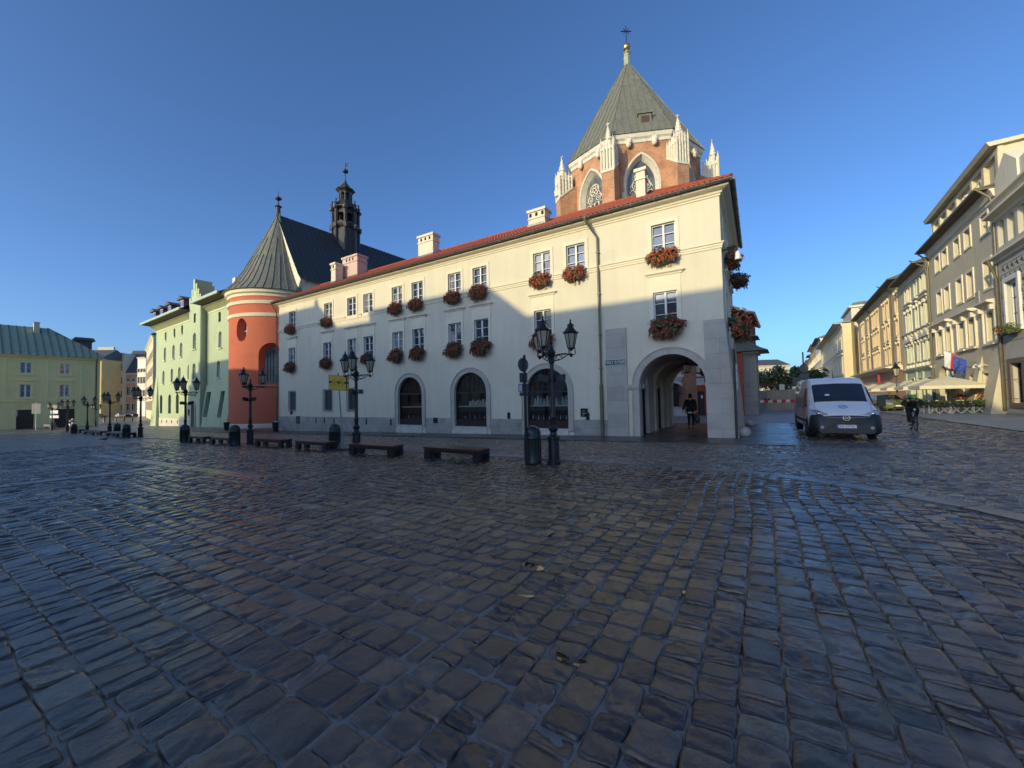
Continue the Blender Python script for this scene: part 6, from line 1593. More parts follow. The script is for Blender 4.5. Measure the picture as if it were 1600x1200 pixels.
# ---- three-armed lamps: one built, the rest copied
def lantern(parent, loc, s=1.0):
    g_ = MB(); g_.lathe([(.105 * s, 0), (.20 * s, .46 * s)], loc, 6); ln = g_.build('lantern', M['lampglass'], parent, local=True)
    f = MB()
    for i in range(6):
        t = 2 * PI * i / 6; c, q = math.cos(t), math.sin(t)
        f.bar((loc[0] + c * .107 * s, loc[1] + q * .107 * s, loc[2] - .01), (loc[0] + c * .205 * s, loc[1] + q * .205 * s, loc[2] + .47 * s), .022 * s)
        f.ball((loc[0] + c * .235 * s, loc[1] + q * .235 * s, loc[2] + .5 * s), .028 * s, 6)
    f.lathe([(.225 * s, .455 * s), (.245 * s, .49 * s), (.16 * s, .60 * s), (.10 * s, .68 * s), (.10 * s, .72 * s), (.125 * s, .735 * s), (.05 * s, .79 * s), (.02 * s, .86 * s), (.035 * s, .88 * s), (.002, .95 * s)], loc, 6)
    f.lathe([(.02 * s, -.10 * s), (.05 * s, -.06 * s), (.12 * s, -.02 * s), (.12 * s, .01 * s)], loc, 6)
    f.build('lantern_frame', M['iron'], ln, local=True, smooth=True, ang=30)
def make_lamp(angles=(0, 120, 240), extra=False):
    e = empty('street_lamp', (0, 0, 0))
    p = MB(); p.lathe([(.19, 0), (.19, .06), (.155, .1), (.15, .66), (.175, .68), (.175, .74), (.10, .80), (.085, .86), (.13, .93), (.13, .98), (.075, 1.05), (.07, 1.22), (.095, 1.27), (.07, 1.33), (.065, 1.36), (.055, 2.78), (.085, 2.82), (.085, 2.88), (.065, 2.92), (.10, 3.02), (.12, 3.12), (.06, 3.2), (.03, 3.32), (.05, 3.36), (.004, 3.48)], (0, 0, 0), 14)
    p.build('post', M['iron'], e, local=True, smooth=True)
    for a in angles:
        t = math.radians(a); c, s = math.cos(t), math.sin(t); P = lambda r, z: (c * r, s * r, z); m = MB()
        m.tube([P(.05, 2.98), P(.18, 3.04), P(.40, 3.06), P(.56, 3.02)], .022, 6)
        m.tube([P(.06, 2.86), P(.2, 2.88), P(.34, 2.94), P(.46, 3.03)], .014, 5)
        for cx, cz, r in ((.20, 2.96, .06), (.33, 3.0, .045), (.12, 2.92, .035)): m.tube([P(cx + r * math.cos(q), cz + r * math.sin(q)) for q in np.linspace(0, 5.2, 12)], .011, 4)
        for k in range(3):
            q = t + k * 2.094; m.tube([P(.56, 3.0), (c * .56 + .12 * math.cos(q), s * .56 + .12 * math.sin(q), 3.05), (c * .56 + .105 * math.cos(q), s * .56 + .105 * math.sin(q), 3.24)], .013, 4)
        m.lathe([(.02, 2.96), (.05, 3.0), (.05, 3.04), (.02, 3.07)], P(.56, 0), 8)
        m.build('arm', M['iron'], e, local=True, smooth=True); lantern(e, P(.56, 3.22), .88)
    if extra:
        m = MB(); 
        for x0, y0, r in ((-.26, -.1, .2), (.22, -.12, -.15), (.02, .18, .0)): m.hexa([(x0 - .13, y0 - .07, 2.28 + r * .15), (x0 + .13, y0 - .07, 2.28 - r * .15), (x0 + .13, y0 + .07, 2.28 - r * .15), (x0 - .13, y0 + .07, 2.28 + r * .15), (x0 - .13, y0 - .07, 2.46 + r * .15), (x0 + .13, y0 - .07, 2.46 - r * .15), (x0 + .13, y0 + .07, 2.46 - r * .15), (x0 - .13, y0 + .07, 2.46 + r * .15)]); m.tube([(0, 0, 2.3), (x0, y0, 2.34)], .025, 5)
        m.build('floodlight', M['iron'], e, local=True)
    return e
LA = make_lamp(extra=True); LB = make_lamp()
spots = [  # x, y, turn, with floodlights?, label
    (1.13, 11.15, 2, 1, 'tall three-lantern street lamp beside the right shop window, nearest to the viewer'),
    (-6.25, 15.9, -82, 1, 'three-lantern street lamp between the yellow sign and the left shop window'),
    (-13.86, 21.0, -88, 1, 'three-lantern street lamp in front of the red apse'),
    (-20.25, 24.6, 178, 1, 'three-lantern street lamp in front of the green house door'),
    (-29.2, 31.2, 176, 0, 'three-lantern street lamp at the left end of the green house'),
    (-37.7, 37.2, 60, 0, 'three-lantern street lamp before the tall far cream house'),
    (-46.65, 43.6, 170, 0, 'three-lantern street lamp before the right end of the olive house'),
    (-55.66, 49.7, 20, 0, 'three-lantern street lamp before the right garage door of the olive house'),
    (-65.95, 56.9, 175, 0, 'three-lantern street lamp between the two garage doors of the olive house'),
    (-74.0, 70.5, 60, 0, 'thin distant street lamp at the corner of the olive house')]
used = set()
for x, y, rz, fl, lab in spots:
    src = LA if fl else LB
    o = src if id(src) not in used else copy_tree(src); used.add(id(src))
    o.location = ground_at(x, y); o.rotation_euler = (0, 0, math.radians(rz)); tag(o, lab, 'street lamp', 'three-lantern lamps around the square')
e = empty('street_lamp', ground_at(34.6, 35.7), 'single-lantern street lamp standing among the cafe parasols', 'street lamp')
p = MB(); p.lathe([(.14, 0), (.12, .5), (.07, .6), (.06, 1.0), (.05, 2.9), (.08, 2.95), (.03, 3.05)], (0, 0, 0), 10); p.build('post', M['pipe'], e, local=True, smooth=True); lantern(e, (0, 0, 3.1), 1.35)
# ---- litter bins
def make_bin():
    e = empty('litter_bin', (0, 0, 0)); m = MB()
    m.lathe([(.235, 0), (.245, .03), (.235, .06), (.235, .68), (.25, .70), (.25, .73), (.237, .75), (.235, .86), (.205, .96), (.14, 1.03), (.0001, 1.06)], (0, 0, 0), 24)
    m.build('body', M['bin'], e, local=True, smooth=True, ang=50)
    m = MB()
    for i in range(16): t = 2 * PI * i / 16; m.bar((math.cos(t) * .236, math.sin(t) * .236, .07), (math.cos(t) * .236, math.sin(t) * .236, .67), .018)
    m.build('ribs', M['bin'], e, local=True)
    for a in (-1.9, 1.25):
        m = MB(); m.add([(math.cos(a + i * .12) * (.241), math.sin(a + i * .12) * (.241), z) for z in (.755, .85) for i in range(-4, 5)], [(i, i + 1, 10 + i, 9 + i) for i in range(8)]); m.build('slot', M['black'], e, local=True)
    return e
bn = make_bin(); first_ = True
for x, y, lab in ((.55, 11.3, 'dark green domed litter bin beside the nearest street lamp'), (-7.95, 17.75, 'dark green domed litter bin behind the yellow road sign'), (-14.4, 20.6, 'dark green domed litter bin in front of the red apse'), (-20.03, 24.3, 'dark green domed litter bin in front of the green house door'),
                  (-30.3, 31.2, 'dark green bin beside the lamp at the left end of the green house'), (-36.2, 36.4, 'dark green domed litter bin at the start of the far left street'), (-46.0, 41.7, 'dark green domed litter bin before the corner of the olive house')):
    o = bn if first_ else copy_tree(bn); first_ = False
    o.location = ground_at(x, y); tag(o, lab, 'litter bin', 'green domed bins along the square'); o.rotation_euler = (0, 0, random.uniform(0, 6))
for x, y, lab in ((-19.75, 33.1, 'dark open litter bin against the left corner of the cream house'), (-27.7, 38.5, 'dark open litter bin against the green house')):
    e = empty('open_bin', ground_at(x, y), lab, 'litter bin'); m = MB(); m.lathe([(.2, 0), (.25, .72), (.27, .74), (.27, .78), (.23, .78), (.2, .3), (.0001, .28)], (0, 0, 0), 14); m.build('body', M['iron'], e, local=True, smooth=True)
    m = MB()
    for i in range(7): m.ball((random.uniform(-.13, .13), random.uniform(-.13, .13), .78), random.uniform(.05, .09), 6)
    m.build('rubbish', M['canvas'], e, local=True)
# ---- benches
def make_bench(L=2.15):
    e = empty('bench', (0, 0, 0))
    for i in range(4): m = MB(); y = -.27 + i * .142; m.box(-L / 2, L / 2, y, y + .128, .42, .485); m.build('seat_board', M['wood'], e, local=True)
    m = MB(); m.box(-L / 2 + .02, L / 2 - .02, -.25, -.19, .30, .42); m.box(-L / 2 + .02, L / 2 - .02, .19, .25, .30, .42); m.box(-L / 2 + .02, -L / 2 + .1, -.19, .19, .28, .42); m.box(L / 2 - .1, L / 2 - .02, -.19, .19, .28, .42); m.build('frame', M['woodleg'], e, local=True)
    for x in (-1, 1):
        for y in (-1, 1): m = MB(); xc = x * (L / 2 - .14); m.box(xc - .12, xc + .12, y * .19 - .075, y * .19 + .075, 0, .31); m.build('leg', M['woodleg'], e, local=True)
    return e
be = make_bench(); first_ = True; ba = math.atan2(A_DIR[1], A_DIR[0])
for s, n, rot, lab in ((7.0, 8.75, 0, 'nearest dark wooden bench, left of the nearest bin'), (10.75, 8.75, .05, 'dark wooden bench just right of the yellow road sign lamp'), (14.9, 8.45, 0, 'dark wooden bench left of the yellow road sign'), (18.7, 8.25, .04, 'dark wooden bench right of the red apse lamp'),
                       (23.6, 8.25, 0, 'dark wooden bench left of the red apse bin'), (27.0, 8.1, -.03, 'dark wooden bench right of the green house bin'), (41.8, 7.7, .1, 'dark wooden bench left of the bin at the end of the green house'), (45.2, 7.5, .08, 'dark wooden bench under the lamp before the far left street'), (51, 7.2, .05, 'dark wooden bench before the corner of the olive house'), (55.2, 6.9, .05, 'dark wooden bench second from the left end of the row'), (62.5, 6.3, .03, 'dark wooden bench at the far left end of the row')):
    o = be if first_ else copy_tree(be); first_ = False
    q = sn(s, n); o.location = q; o.scale = (1.04, 1, .80); o.rotation_euler = (0, 0, ba + rot); tag(o, lab, 'bench', 'backless benches in a row along the square')
# ---- signs
M['signyellow'] = plain('road_sign_yellow', (.82, .50, .03), .4, 0, .06)
def sign_base(x, y, name, label, rz=0, slab=(.46, .2, .1)):
    e = empty(name, ground_at(x, y), label, 'sign', rz=rz); m = MB(); a, b, h = slab
    m.hexa([(-a, -b, 0), (a, -b, 0), (a, b, 0), (-a, b, 0), (-a * .93, -b * .85, h), (a * .93, -b * .85, h), (a * .93, b * .85, h), (-a * .93, b * .85, h)]); m.build('rubber_base', M['rubber'], e, local=True); return e
e = sign_base(-7.1, 16.35, 'road_sign', 'yellow temporary road sign with black bars on a thin leaning pole', .12, (.68, .26, .07))
m = MB(); m.tube([(.12, 0, .05), (-.07, 0, 3.2)], .03, 8); m.tube([(.12, 0, .05), (.02, -.0, .55)], .02, 6); m.tube([(-.1, 0, .06), (.09, 0, .5)], .022, 6); m.build('pole', M['steel'], e, local=True, smooth=True)
m = MB(); m.hexa([(-.40, -.06, 2.50), (.38, -.06, 2.43), (.38, -.04, 2.43), (-.40, -.04, 2.50), (-.42, -.06, 3.10), (.36, -.06, 3.04), (.36, -.04, 3.04), (-.42, -.04, 3.10)]); bd = m.build('board', M['signyellow'], e, local=True)
m = MB(); Y = -.063; sk = lambda x, z: (x, Y, z + .24 - .085 * x)
def flat(*p): m.poly(*[sk(a, b) for a, b in p])
for a, b, c, d in ((-.41, .37, 2.23, 2.245), (-.41, .37, 2.815, 2.83), (-.415, -.40, 2.23, 2.83), (.36, .375, 2.23, 2.83), (-.40, -.30, 2.51, 2.59), (.18, .37, 2.51, 2.59)): flat((a, c), (b, c), (b, d), (a, d))
flat((-.12, 2.59), (.06, 2.59), (-.0, 2.50), (-.07, 2.50)); flat((.26, 2.26), (.31, 2.26), (.31, 2.74), (.285, 2.79), (.26, 2.74))
for cx in (-.2, .09):
    for p0, p1 in (((cx - .12, 2.40), (cx, 2.70)), ((cx, 2.70), (cx + .12, 2.40)), ((cx - .13, 2.40), (cx + .13, 2.40)), ((cx - .03, 2.42), (cx, 2.58)), ((cx, 2.58), (cx + .04, 2.42))): m.bar(sk(*p0), sk(*p1), .014, .004)
m.build('pictogram', M['black'], bd, local=True)
e = empty('traffic_sign', ground_at(.36, 11.15), 'dark sign post with a round plate and small plates turned away beside the nearest bin', 'sign')
m = MB(); m.tube([(0, 0, 0), (0, 0, 3.05)], .038, 8); m.build('pole', M['iron'], e, local=True, smooth=True)
def disc(r, z, th, y=0, n=24): return [(r * math.cos(2 * PI * i / n), y, z + r * math.sin(2 * PI * i / n)) for i in range(n)]
rot = Matrix.Rotation(math.radians(42), 3, 'Z')
def rp(pts): return [tuple(rot @ Vector(p)) for p in pts]
m = MB(); m.prism(rp(disc(.2, 2.78, 0, .045)), rot @ Vector((0, .012, 0))); m.build('round_plate', M['alu'], e, local=True)
for z0, z1, w_ in ((2.28, 2.55, .15), (2.02, 2.24, .2), (1.9, 2.0, .16)): m = MB(); m.prism(rp([(-w_, .045, z0), (w_, .045, z0), (w_, .045, z1), (-w_, .045, z1)]), rot @ Vector((0, .012, 0))); m.build('plate', M['alu'], e, local=True)
m = MB(); m.prism(rp([(-.19, .03, 2.04), (-.08, .03, 2.04), (-.08, .03, 2.22), (-.19, .03, 2.22)]), rot @ Vector((0, .01, 0))); m.build('white_label', M['signwhite'], e, local=True)
e = sign_base(4.2, 19.55, 'road_sign', 'tall narrow temporary sign seen edge-on, leaning beside the downpipe', .2, (.42, .22, .2))
m = MB(); m.tube([(.05, 0, .15), (-.14, 0, 3.6)], .028, 8); m.build('pole', M['steel'], e, local=True, smooth=True)
m = MB(); m.hexa([(-.10, -.3, 2.3), (-.05, .25, 2.3), (-.02, .25, 2.3), (-.07, -.3, 2.3), (-.18, -.3, 3.7), (-.13, .25, 3.7), (-.10, .25, 3.7), (-.15, -.3, 3.7)]); b_ = m.build('board', M['alu'], e, local=True)
m = MB()
for i in range(7): z = 2.45 + i * .13; m.box(-.065 - .057 * (z - 2.3), -.03 - .057 * (z - 2.3), -.32, -.27, z, z + .08)
m.build('lettering', M['signwhite'], b_, local=True)
cp_ = F.w(-.30, .30, 0)
e = empty('traffic_sign', ground_at(cp_[0], cp_[1]), 'slim black sign post with pale plates seen edge-on at the corner pier', 'sign')
m = MB(); m.tube([(0, 0, 0), (0, 0, 1.1), (0, 0, 3.6)], [.05, .045, .04], 8); m.tube([(0, 0, 1.05), (0, 0, 1.12)], .06, 8); m.build('pole', M['black'], e, local=True, smooth=True)
rot = Matrix.Rotation(math.radians(68), 3, 'Z')
m = MB(); m.prism(rp(disc(.3, 3.3, 0, -.06)), rot @ Vector((0, .012, 0))); m.build('round_plate', M['steel'], e, local=True)
for z0, z1, w_ in ((2.72, 2.93, .3), (2.52, 2.69, .22), (2.27, 2.49, .22), (1.95, 2.24, .28)): m = MB(); m.prism(rp([(-w_, -.06, z0), (w_, -.06, z0), (w_, -.06, z1), (-w_, -.06, z1)]), rot @ Vector((0, .012, 0))); m.build('plate', M['signwhite'], e, local=True)
def back_sign(x, y, label, items, pole=4.4, rz=0, r=.04, mt='iron'):
    e = empty('traffic_sign', ground_at(x, y), label, 'sign', rz=rz); m = MB(); m.tube([(0, 0, 0), (0, 0, pole)], r, 8); m.build('pole', M[mt], e, local=True, smooth=True)
    for kind, x0, z0, a, b in items:
        m = MB()
        if kind == 'o': m.prism([(x0 + p[0], p[1], p[2]) for p in disc(a, z0, 0, -.06)], (0, .015, 0))
        else: m.prism([(x0 - a, -.06, z0 - b), (x0 + a, -.06, z0 - b), (x0 + a, -.06, z0 + b), (x0 - a, -.06, z0 + b)], (0, .015, 0))
        m.build('plate', M['signwhite'] if kind == 'w' else M['alu'], e, local=True)
    return e
back_sign(18.7, 25.4, 'tall pole with a round sign and a wide plate seen from behind above the van', [('o', 0, 3.35, .29, 0), ('r', 0, 2.85, .3, .17)], 4.4)
back_sign(22.6, 31.6, 'pair of grey direction plates on a low pole left of the van roof', [('r', -.12, 2.75, .16, .3), ('r', .2, 2.75, .16, .3), ('w', .05, 2.15, .14, .2)], 3.1)
back_sign(29.2, 43.0, 'small white sign with a dark mark in front of the park tree', [('w', 0, 2.55, .28, .3)], 2.9)
back_sign(-71.3, 59.5, 'tall grey pole with two plate backs before the olive house', [('r', 0, 3.2, .55, .75)], 4.1, .2, .07, 'steel')
back_sign(-68.0, 59.0, 'smaller sign post with two stacked plates before the olive house', [('w', 0, 2.6, .5, .25), ('w', 0, 1.9, .6, .2), ('o', 0, 3.3, .35, 0)], 3.6, .1, .05)
back_sign(-83, 66.5, 'dark traffic light like post left of the first garage door', [('r', 0, 2.7, .16, .5)], 3.3, .1, .07)
back_sign(-92, 71.5, 'round dark sign back at the left edge of the picture', [('o', 0, 1.3, .55, 0)], 1.9, .1, .05)
# ---- pigeon
e = empty('pigeon', ground_at(-27.9, 27.2), 'grey pigeon standing on the wet cobbles', 'bird', rz=.4)
m = MB(); m.ball((0, 0, .17), .085, 10, .85, 1.7, .9); m.ball((.15, 0, .27), .042, 8); m.tube([(.09, 0, .2), (.14, 0, .26)], [.05, .035], 6); m.hexa([(-.3, -.03, .13), (-.1, -.06, .14), (-.1, .06, .14), (-.3, .03, .13), (-.3, -.03, .15), (-.1, -.06, .2), (-.1, .06, .2), (-.3, .03, .15)]); m.build('body', M['alu'], e, local=True, smooth=True)
m = MB(); m.tube([(.02, .03, .1), (.02, .03, 0), (.06, .03, 0)], .008, 4); m.tube([(.0, -.03, .1), (.0, -.03, 0), (.04, -.03, 0)], .008, 4); m.tube([(.19, 0, .27), (.225, 0, .262)], [.012, .003], 5); m.build('legs', M['barred'], e, local=True)
# ---- cafe terrace on the right
def make_parasol(w=3.4):
    e = empty('parasol', (0, 0, 0)); h = w / 2
    c = [(h, h), (-h, h), (-h, -h), (h, -h)]; m = MB(); top = (0, 0, 2.72)
    mids = [((a[0] + b[0]) / 2 * .985, (a[1] + b[1]) / 2 * .985) for a, b in zip(c, c[1:] + c[:1])]
    ring_ = [q for pr_ in zip(c, mids) for q in pr_]
    for i in range(8):
        a, b = ring_[i], ring_[(i + 1) % 8]; m.poly((a[0], a[1], 2.0), (b[0], b[1], 2.0), (b[0] * .5, b[1] * .5, 2.40), (a[0] * .5, a[1] * .5, 2.40)); m.poly((a[0] * .5, a[1] * .5, 2.40), (b[0] * .5, b[1] * .5, 2.40), top)
        m.poly((a[0], a[1], 2.0), (b[0], b[1], 2.0), (b[0] * 1.01, b[1] * 1.01, 1.77), (a[0] * 1.01, a[1] * 1.01, 1.77))
    m.build('canopy', M['canvas'], e, local=True)
    m = MB(); m.tube([(0, 0, 0), (0, 0, 2.7)], .035, 8); m.box(-.35, .35, -.35, .35, 0, .08); m.build('pole', M['greytrim'], e, local=True)
    m = MB()
    for a in ring_: m.tube([(0, 0, 1.95), (a[0] * .55, a[1] * .55, 2.34)], .014, 4); m.tube([(0, 0, 2.68), (a[0] * .98, a[1] * .98, 1.98)], .014, 4)
    m.build('ribs', M['greytrim'], e, local=True); return e
pa = make_parasol(); first_ = True
for s, n, lab in ((3.5, 2.0, 'large beige cafe parasol in front of the grey house, nearest of the row'), (8.0, 2.1, 'beige cafe parasol second in the row, partly behind the nearest one'), (13.2, 2.3, 'beige cafe parasol in front of the sage green house'), (21.0, 2.4, 'beige cafe parasol behind the single-lantern lamp'), (29.0, 2.6, 'beige cafe parasol in front of the ochre house'), (36.0, 2.6, 'farthest beige cafe parasol just right of the van roof')):
    o = pa if first_ else copy_tree(pa); first_ = False; q = FR.w(s, n, 0); o.location = ground_at(q[0], q[1]); o.rotation_euler = (0, 0, BANG); tag(o, lab, 'parasol', 'beige parasols of the cafe terrace')
def foliage(mb, c, sx, sy, sz, n, leaf, rr):
    for i in range(n):
        d = Vector((rr.uniform(-1, 1), rr.uniform(-1, 1), rr.uniform(-1, 1))); p = Vector((c[0] + d.x * sx * rr.uniform(.9, 1.15), c[1] + d.y * sy * rr.uniform(.8, 1.2), c[2] + d.z * sz * rr.uniform(.7, 1.25)))
        nn = (d + Vector((rr.uniform(-.6, .6), rr.uniform(-.6, .6), rr.uniform(0, 1.2)))).normalized(); u = nn.orthogonal().normalized(); u = Matrix.Rotation(rr.uniform(0, 6.28), 3, nn) @ u; v = nn.cross(u); s = leaf * rr.uniform(.6, 1.3)
        mb.poly(p - u * s, p - v * s * .6, p + u * s, p + v * s * .6)
def make_planter(seed):
    rr = random.Random(seed); e = empty('planter_stand', (0, 0, 0)); m = MB()
    m.hexa([(-.5, -.14, .42), (.5, -.14, .42), (.5, .14, .42), (-.5, .14, .42), (-.52, -.17, .62), (.52, -.17, .62), (.52, .17, .62), (-.52, .17, .62)]); m.build('trough', M['joinery'], e, local=True)
    m = MB()
    for y in (-.13, .13):
        for x in (-.48, 0): m.bar((x, y, 0), (x + .48, y, .6), .035); m.bar((x + .48, y, 0), (x, y, .6), .035)
        for x in (-.5, .5): m.bar((x, y, 0), (x, y, .64), .04)
    m.build('trestle', M['greytrim'], e, local=True)
    m = MB(); foliage(m, (0, 0, .76), .5, .19, .17, 330, .07, rr); m.build('hedge', M['hedge'], e, local=True, recalc=False); return e
pp = [make_planter(1), make_planter(2)]; cnt = 0
terr = [(1.25, n, 0, 'terrace end facing the square') for n in (.75, 1.82, 2.89)] + [(1.9 + i * 1.07, 3.5, 1, 'terrace side along the road') for i in range(9)] + [(22 + i * 1.07, 3.9, 1, 'far stretch before the ochre house') for i in range(8)]
for s, n, ax, wh in terr:
    o = pp[cnt] if cnt < 2 else copy_tree(pp[cnt % 2]); q = FR.w(s, n, 0); o.location = ground_at(q[0], q[1]); o.rotation_euler = (0, 0, BANG + (PI / 2 if not ax else 0)); cnt += 1
    tag(o, f'green hedge planter on a trestle, {wh}', 'planter', f'hedge planters on the {wh}')
def make_chair():
    e = empty('cafe_chair', (0, 0, 0)); m = MB(); m.box(-.22, .22, -.22, .22, .43, .46); m.build('seat', M['canvas'], e, local=True); m = MB(); m.hexa([(-.22, .2, .5), (.22, .2, .5), (.22, .23, .5), (-.22, .23, .5), (-.22, .28, .9), (.22, .28, .9), (.22, .31, .9), (-.22, .31, .9)]); m.build('backrest', M['canvas'], e, local=True)
    for x in (-.2, .2):
        for y in (-.2, .2): m = MB(); m.bar((x, y, 0), (x, y, .44), .03); m.build('leg', M['greytrim'], e, local=True)
    return e
def make_table():
    e = empty('cafe_table', (0, 0, 0)); m = MB(); m.lathe([(.36, .71), (.36, .74)], (0, 0, 0), 18); m.build('table_top', M['greytrim'], e, local=True); m = MB(); m.tube([(0, 0, 0), (0, 0, .72)], .03, 8); m.lathe([(.24, 0), (.24, .03), (.04, .06)], (0, 0, 0), 14); m.build('pedestal', M['greytrim'], e, local=True); return e
ch, tb = make_chair(), make_table(); i = 0
for s, n in ((2.6, 1.3), (3.2, 2.7), (5.0, 1.4), (6.6, 2.4), (8.6, 1.5)):
    t = tb if i == 0 else copy_tree(tb); q = FR.w(s, n, 0); t.location = ground_at(q[0], q[1]); tag(t, 'small round cafe table under the beige parasols', 'table', 'cafe tables on the terrace')
    for k in range(2):
        c = ch if i == 0 and k == 0 else copy_tree(ch); a = BANG + k * PI + .3 * i; q = FR.w(s + .65 * math.cos(k * PI + .3 * i), n + .65 * math.sin(k * PI + .3 * i), 0); c.location = ground_at(q[0], q[1]); c.rotation_euler = (0, 0, a - PI / 2); tag(c, 'beige cafe chair at a small table under the parasols', 'chair', 'cafe chairs on the terrace')
    i += 1
for s, n, lab in ((2.0, .55, 'pot of red flowers beside the right door of the grey house'), (5.0, .9, 'pot of red flowers under the nearest parasol')):
    rr = random.Random(int(s * 10)); q = FR.w(s, n, 0); e = empty('flower_pot', ground_at(q[0], q[1]), lab, 'flower pot'); m = MB(); m.lathe([(.16, .5), (.22, .85), (.24, .88)], (0, 0, 0), 12); m.tube([(0, 0, 0), (0, 0, .52)], .05, 6); m.build('pot', M['joinery'], e, local=True, smooth=True)
    m = MB(); foliage(m, (0, 0, 1.08), .3, .3, .22, 200, .07, rr); m.build('foliage', M['leaf'], e, local=True, recalc=False); m = MB(); foliage(m, (0, 0, 1.2), .3, .3, .22, 140, .06, rr); m.build('blossoms', M['bloom'], e, local=True, recalc=False)
q = FR.w(-1.9, .45, 0); e = empty('flower_box', (q[0], q[1], 5.0), 'green trailing flower box under the window of the sgraffito house', 'flower box', rz=BANG); rr = random.Random(4)
m = MB(); m.box(-.9, .9, -.15, .15, .0, .2); m.build('trough', M['trough'], e, local=True); m = MB(); foliage(m, (0, 0, .28), 1.0, .3, .28, 600, .07, rr); m.build('foliage', M['hedge'], e, local=True, recalc=False); m = MB(); foliage(m, (.3, .15, .3), .7, .3, .25, 110, .045, rr); m.build('blossoms', M['bloom'], e, local=True, recalc=False)
# flags
M['flagwhite'] = plain('flag_white', (.72, .72, .74), .8, 0, .04); M['flagred'] = plain('flag_red', (.52, .03, .05), .8, 0, .06); M['flagblue'] = plain('flag_blue', (.03, .07, .36), .8, 0, .06); M['flagcyan'] = plain('flag_light_blue', (.05, .28, .50), .8, 0, .06); M['star'] = plain('flag_gold_star', (.7, .5, .04), .7)
def flag(p0, p1, L, H, mats, label, stars=False, droop=.35):
    e = empty('flag', p0, label, 'flag'); m = MB(); m.tube([p0, p1], .02, 6); m.ball(p1, .035, 6); m.build('pole', M['steel'], e, smooth=True)
    p0v, p1v = Vector(p0), Vector(p1); d = (p0v - p1v).normalized(); nU, nV = 8, 10
    dn = Vector((0, 0, -1)); W = []
    for j in range(nV + 1):
        row = []
        for i in range(nU + 1):
            a = p1v + d * (.05 + L * i / nU); t = j / nV; wv = Vector((B_DIR[0], B_DIR[1], 0)) * (.10 * math.sin(i * 1.3 + t * 4) * t + .18 * t * t); row.append(a + dn * (H * t) - d * droop * .3 * t * (L * i / nU) + wv)
        W.append(row)
    half = nU // 2
    for k, mt_ in enumerate(mats):
        r0, r1 = (0, nU) if len(mats) == 1 else ((0, half) if k == 0 else (half, nU)); m = MB()
        for j in range(nV):
            for i in range(r0, r1): m.poly(W[j][i], W[j][i + 1], W[j + 1][i + 1], W[j + 1][i])
        m.build('cloth', M[mt_], e, smooth=True)
    if stars:
        m = MB()
        for k in range(12):
            t = 2 * PI * k / 12; i, j = 4 + 2.2 * math.cos(t), 5 + 3 * math.sin(t); q = W[int(j)][int(i)] + Vector((FR.N[0], FR.N[1], 0)) * .02 - Vector((B_DIR[0], B_DIR[1], 0)) * .02; m.ball(q, .017, 6)
        m.build('stars', M['star'], e)
flag(FR.w(5.1, 0, 3.7), FR.w(5.5, 1.55, 4.75), .85, 1.25, ('flagwhite', 'flagred'), 'white and red flag on a slanting pole on the grey house')
flag(FR.w(4.7, 0, 3.55), FR.w(4.6, 1.3, 4.25), .8, 1.1, ('flagblue',), 'dark blue flag with gold stars beside the white and red flag', True)
flag(FR.w(7.6, 0, 2.7), FR.w(6.4, 1.25, 3.6), .8, .95, ('flagwhite', 'flagcyan'), 'white and light blue flag on the lower pole on the grey house')
q = FR.w(5.9, 1.0, 2.75); e = empty('wall_lantern', q, 'black iron lantern on a bracket by the flags on the grey house', 'lantern'); m = MB(); m.tube([FR.w(5.9, 0, 3.3), FR.w(5.9, .6, 3.5), FR.w(5.9, 1.0, 3.35)], .025, 6); m.build('bracket', M['iron'], e, smooth=True); lantern(e, (0, 0, 0), .75)
# bollards at the mouth of the far left street
bl = MB(); bl.lathe([(.16, 0), (.14, .1), (.12, .7), (.16, .75), (.14, .9), (.02, 1.0)], (0, 0, 0), 10); b0 = bl.build('bollard', M['iron'], None, local=True, smooth=True)
for i, (u, y) in enumerate(((163, 92), (171, 93), (181, 94), (194, 95), (207, 96))):
    o = b0 if i == 0 else b0.copy()
    if i: COL.objects.link(o)
    q = px2(u, y); o.location = ground_at(*q); tag(o, 'small dark bollard closing the far left street', 'bollard', 'bollards across the far left street')
# ================================================================== VEHICLES
def paint(name, col, rough=.3): return plain(name, col, rough, 0, .04, 3, .5, 0, .5)
M['vanwhite'] = paint('white_van_paint', (.70, .70, .70)); M['carpaint'] = paint('olive_green_car_paint', (.16, .17, .06), .25); M['darkcar'] = paint('dark_car_paint', (.03, .032, .035), .25); M['silvercar'] = paint('silver_car_paint', (.35, .35, .34), .25)
M['plastic'] = plain('black_plastic', (.014, .014, .015), .5, 0, .2); M['tyre'] = plain('tyre_rubber', (.014, .014, .014), .75, 0, .2); M['rim'] = plain('wheel_steel', (.22, .22, .23), .35, .8, .1)
M['chrome'] = plain('chrome', (.62, .62, .62), .15, 1.0, .02); M['headlamp'] = plain('headlamp_lens', (.42, .44, .47), .08, .3, .25, 14, .8, 0, 1); M['autoglass'] = glassy('dark_car_glass', (.012, .014, .017), None, .04); M['badgeblue'] = plain('badge_blue', (.03, .16, .42), .4)
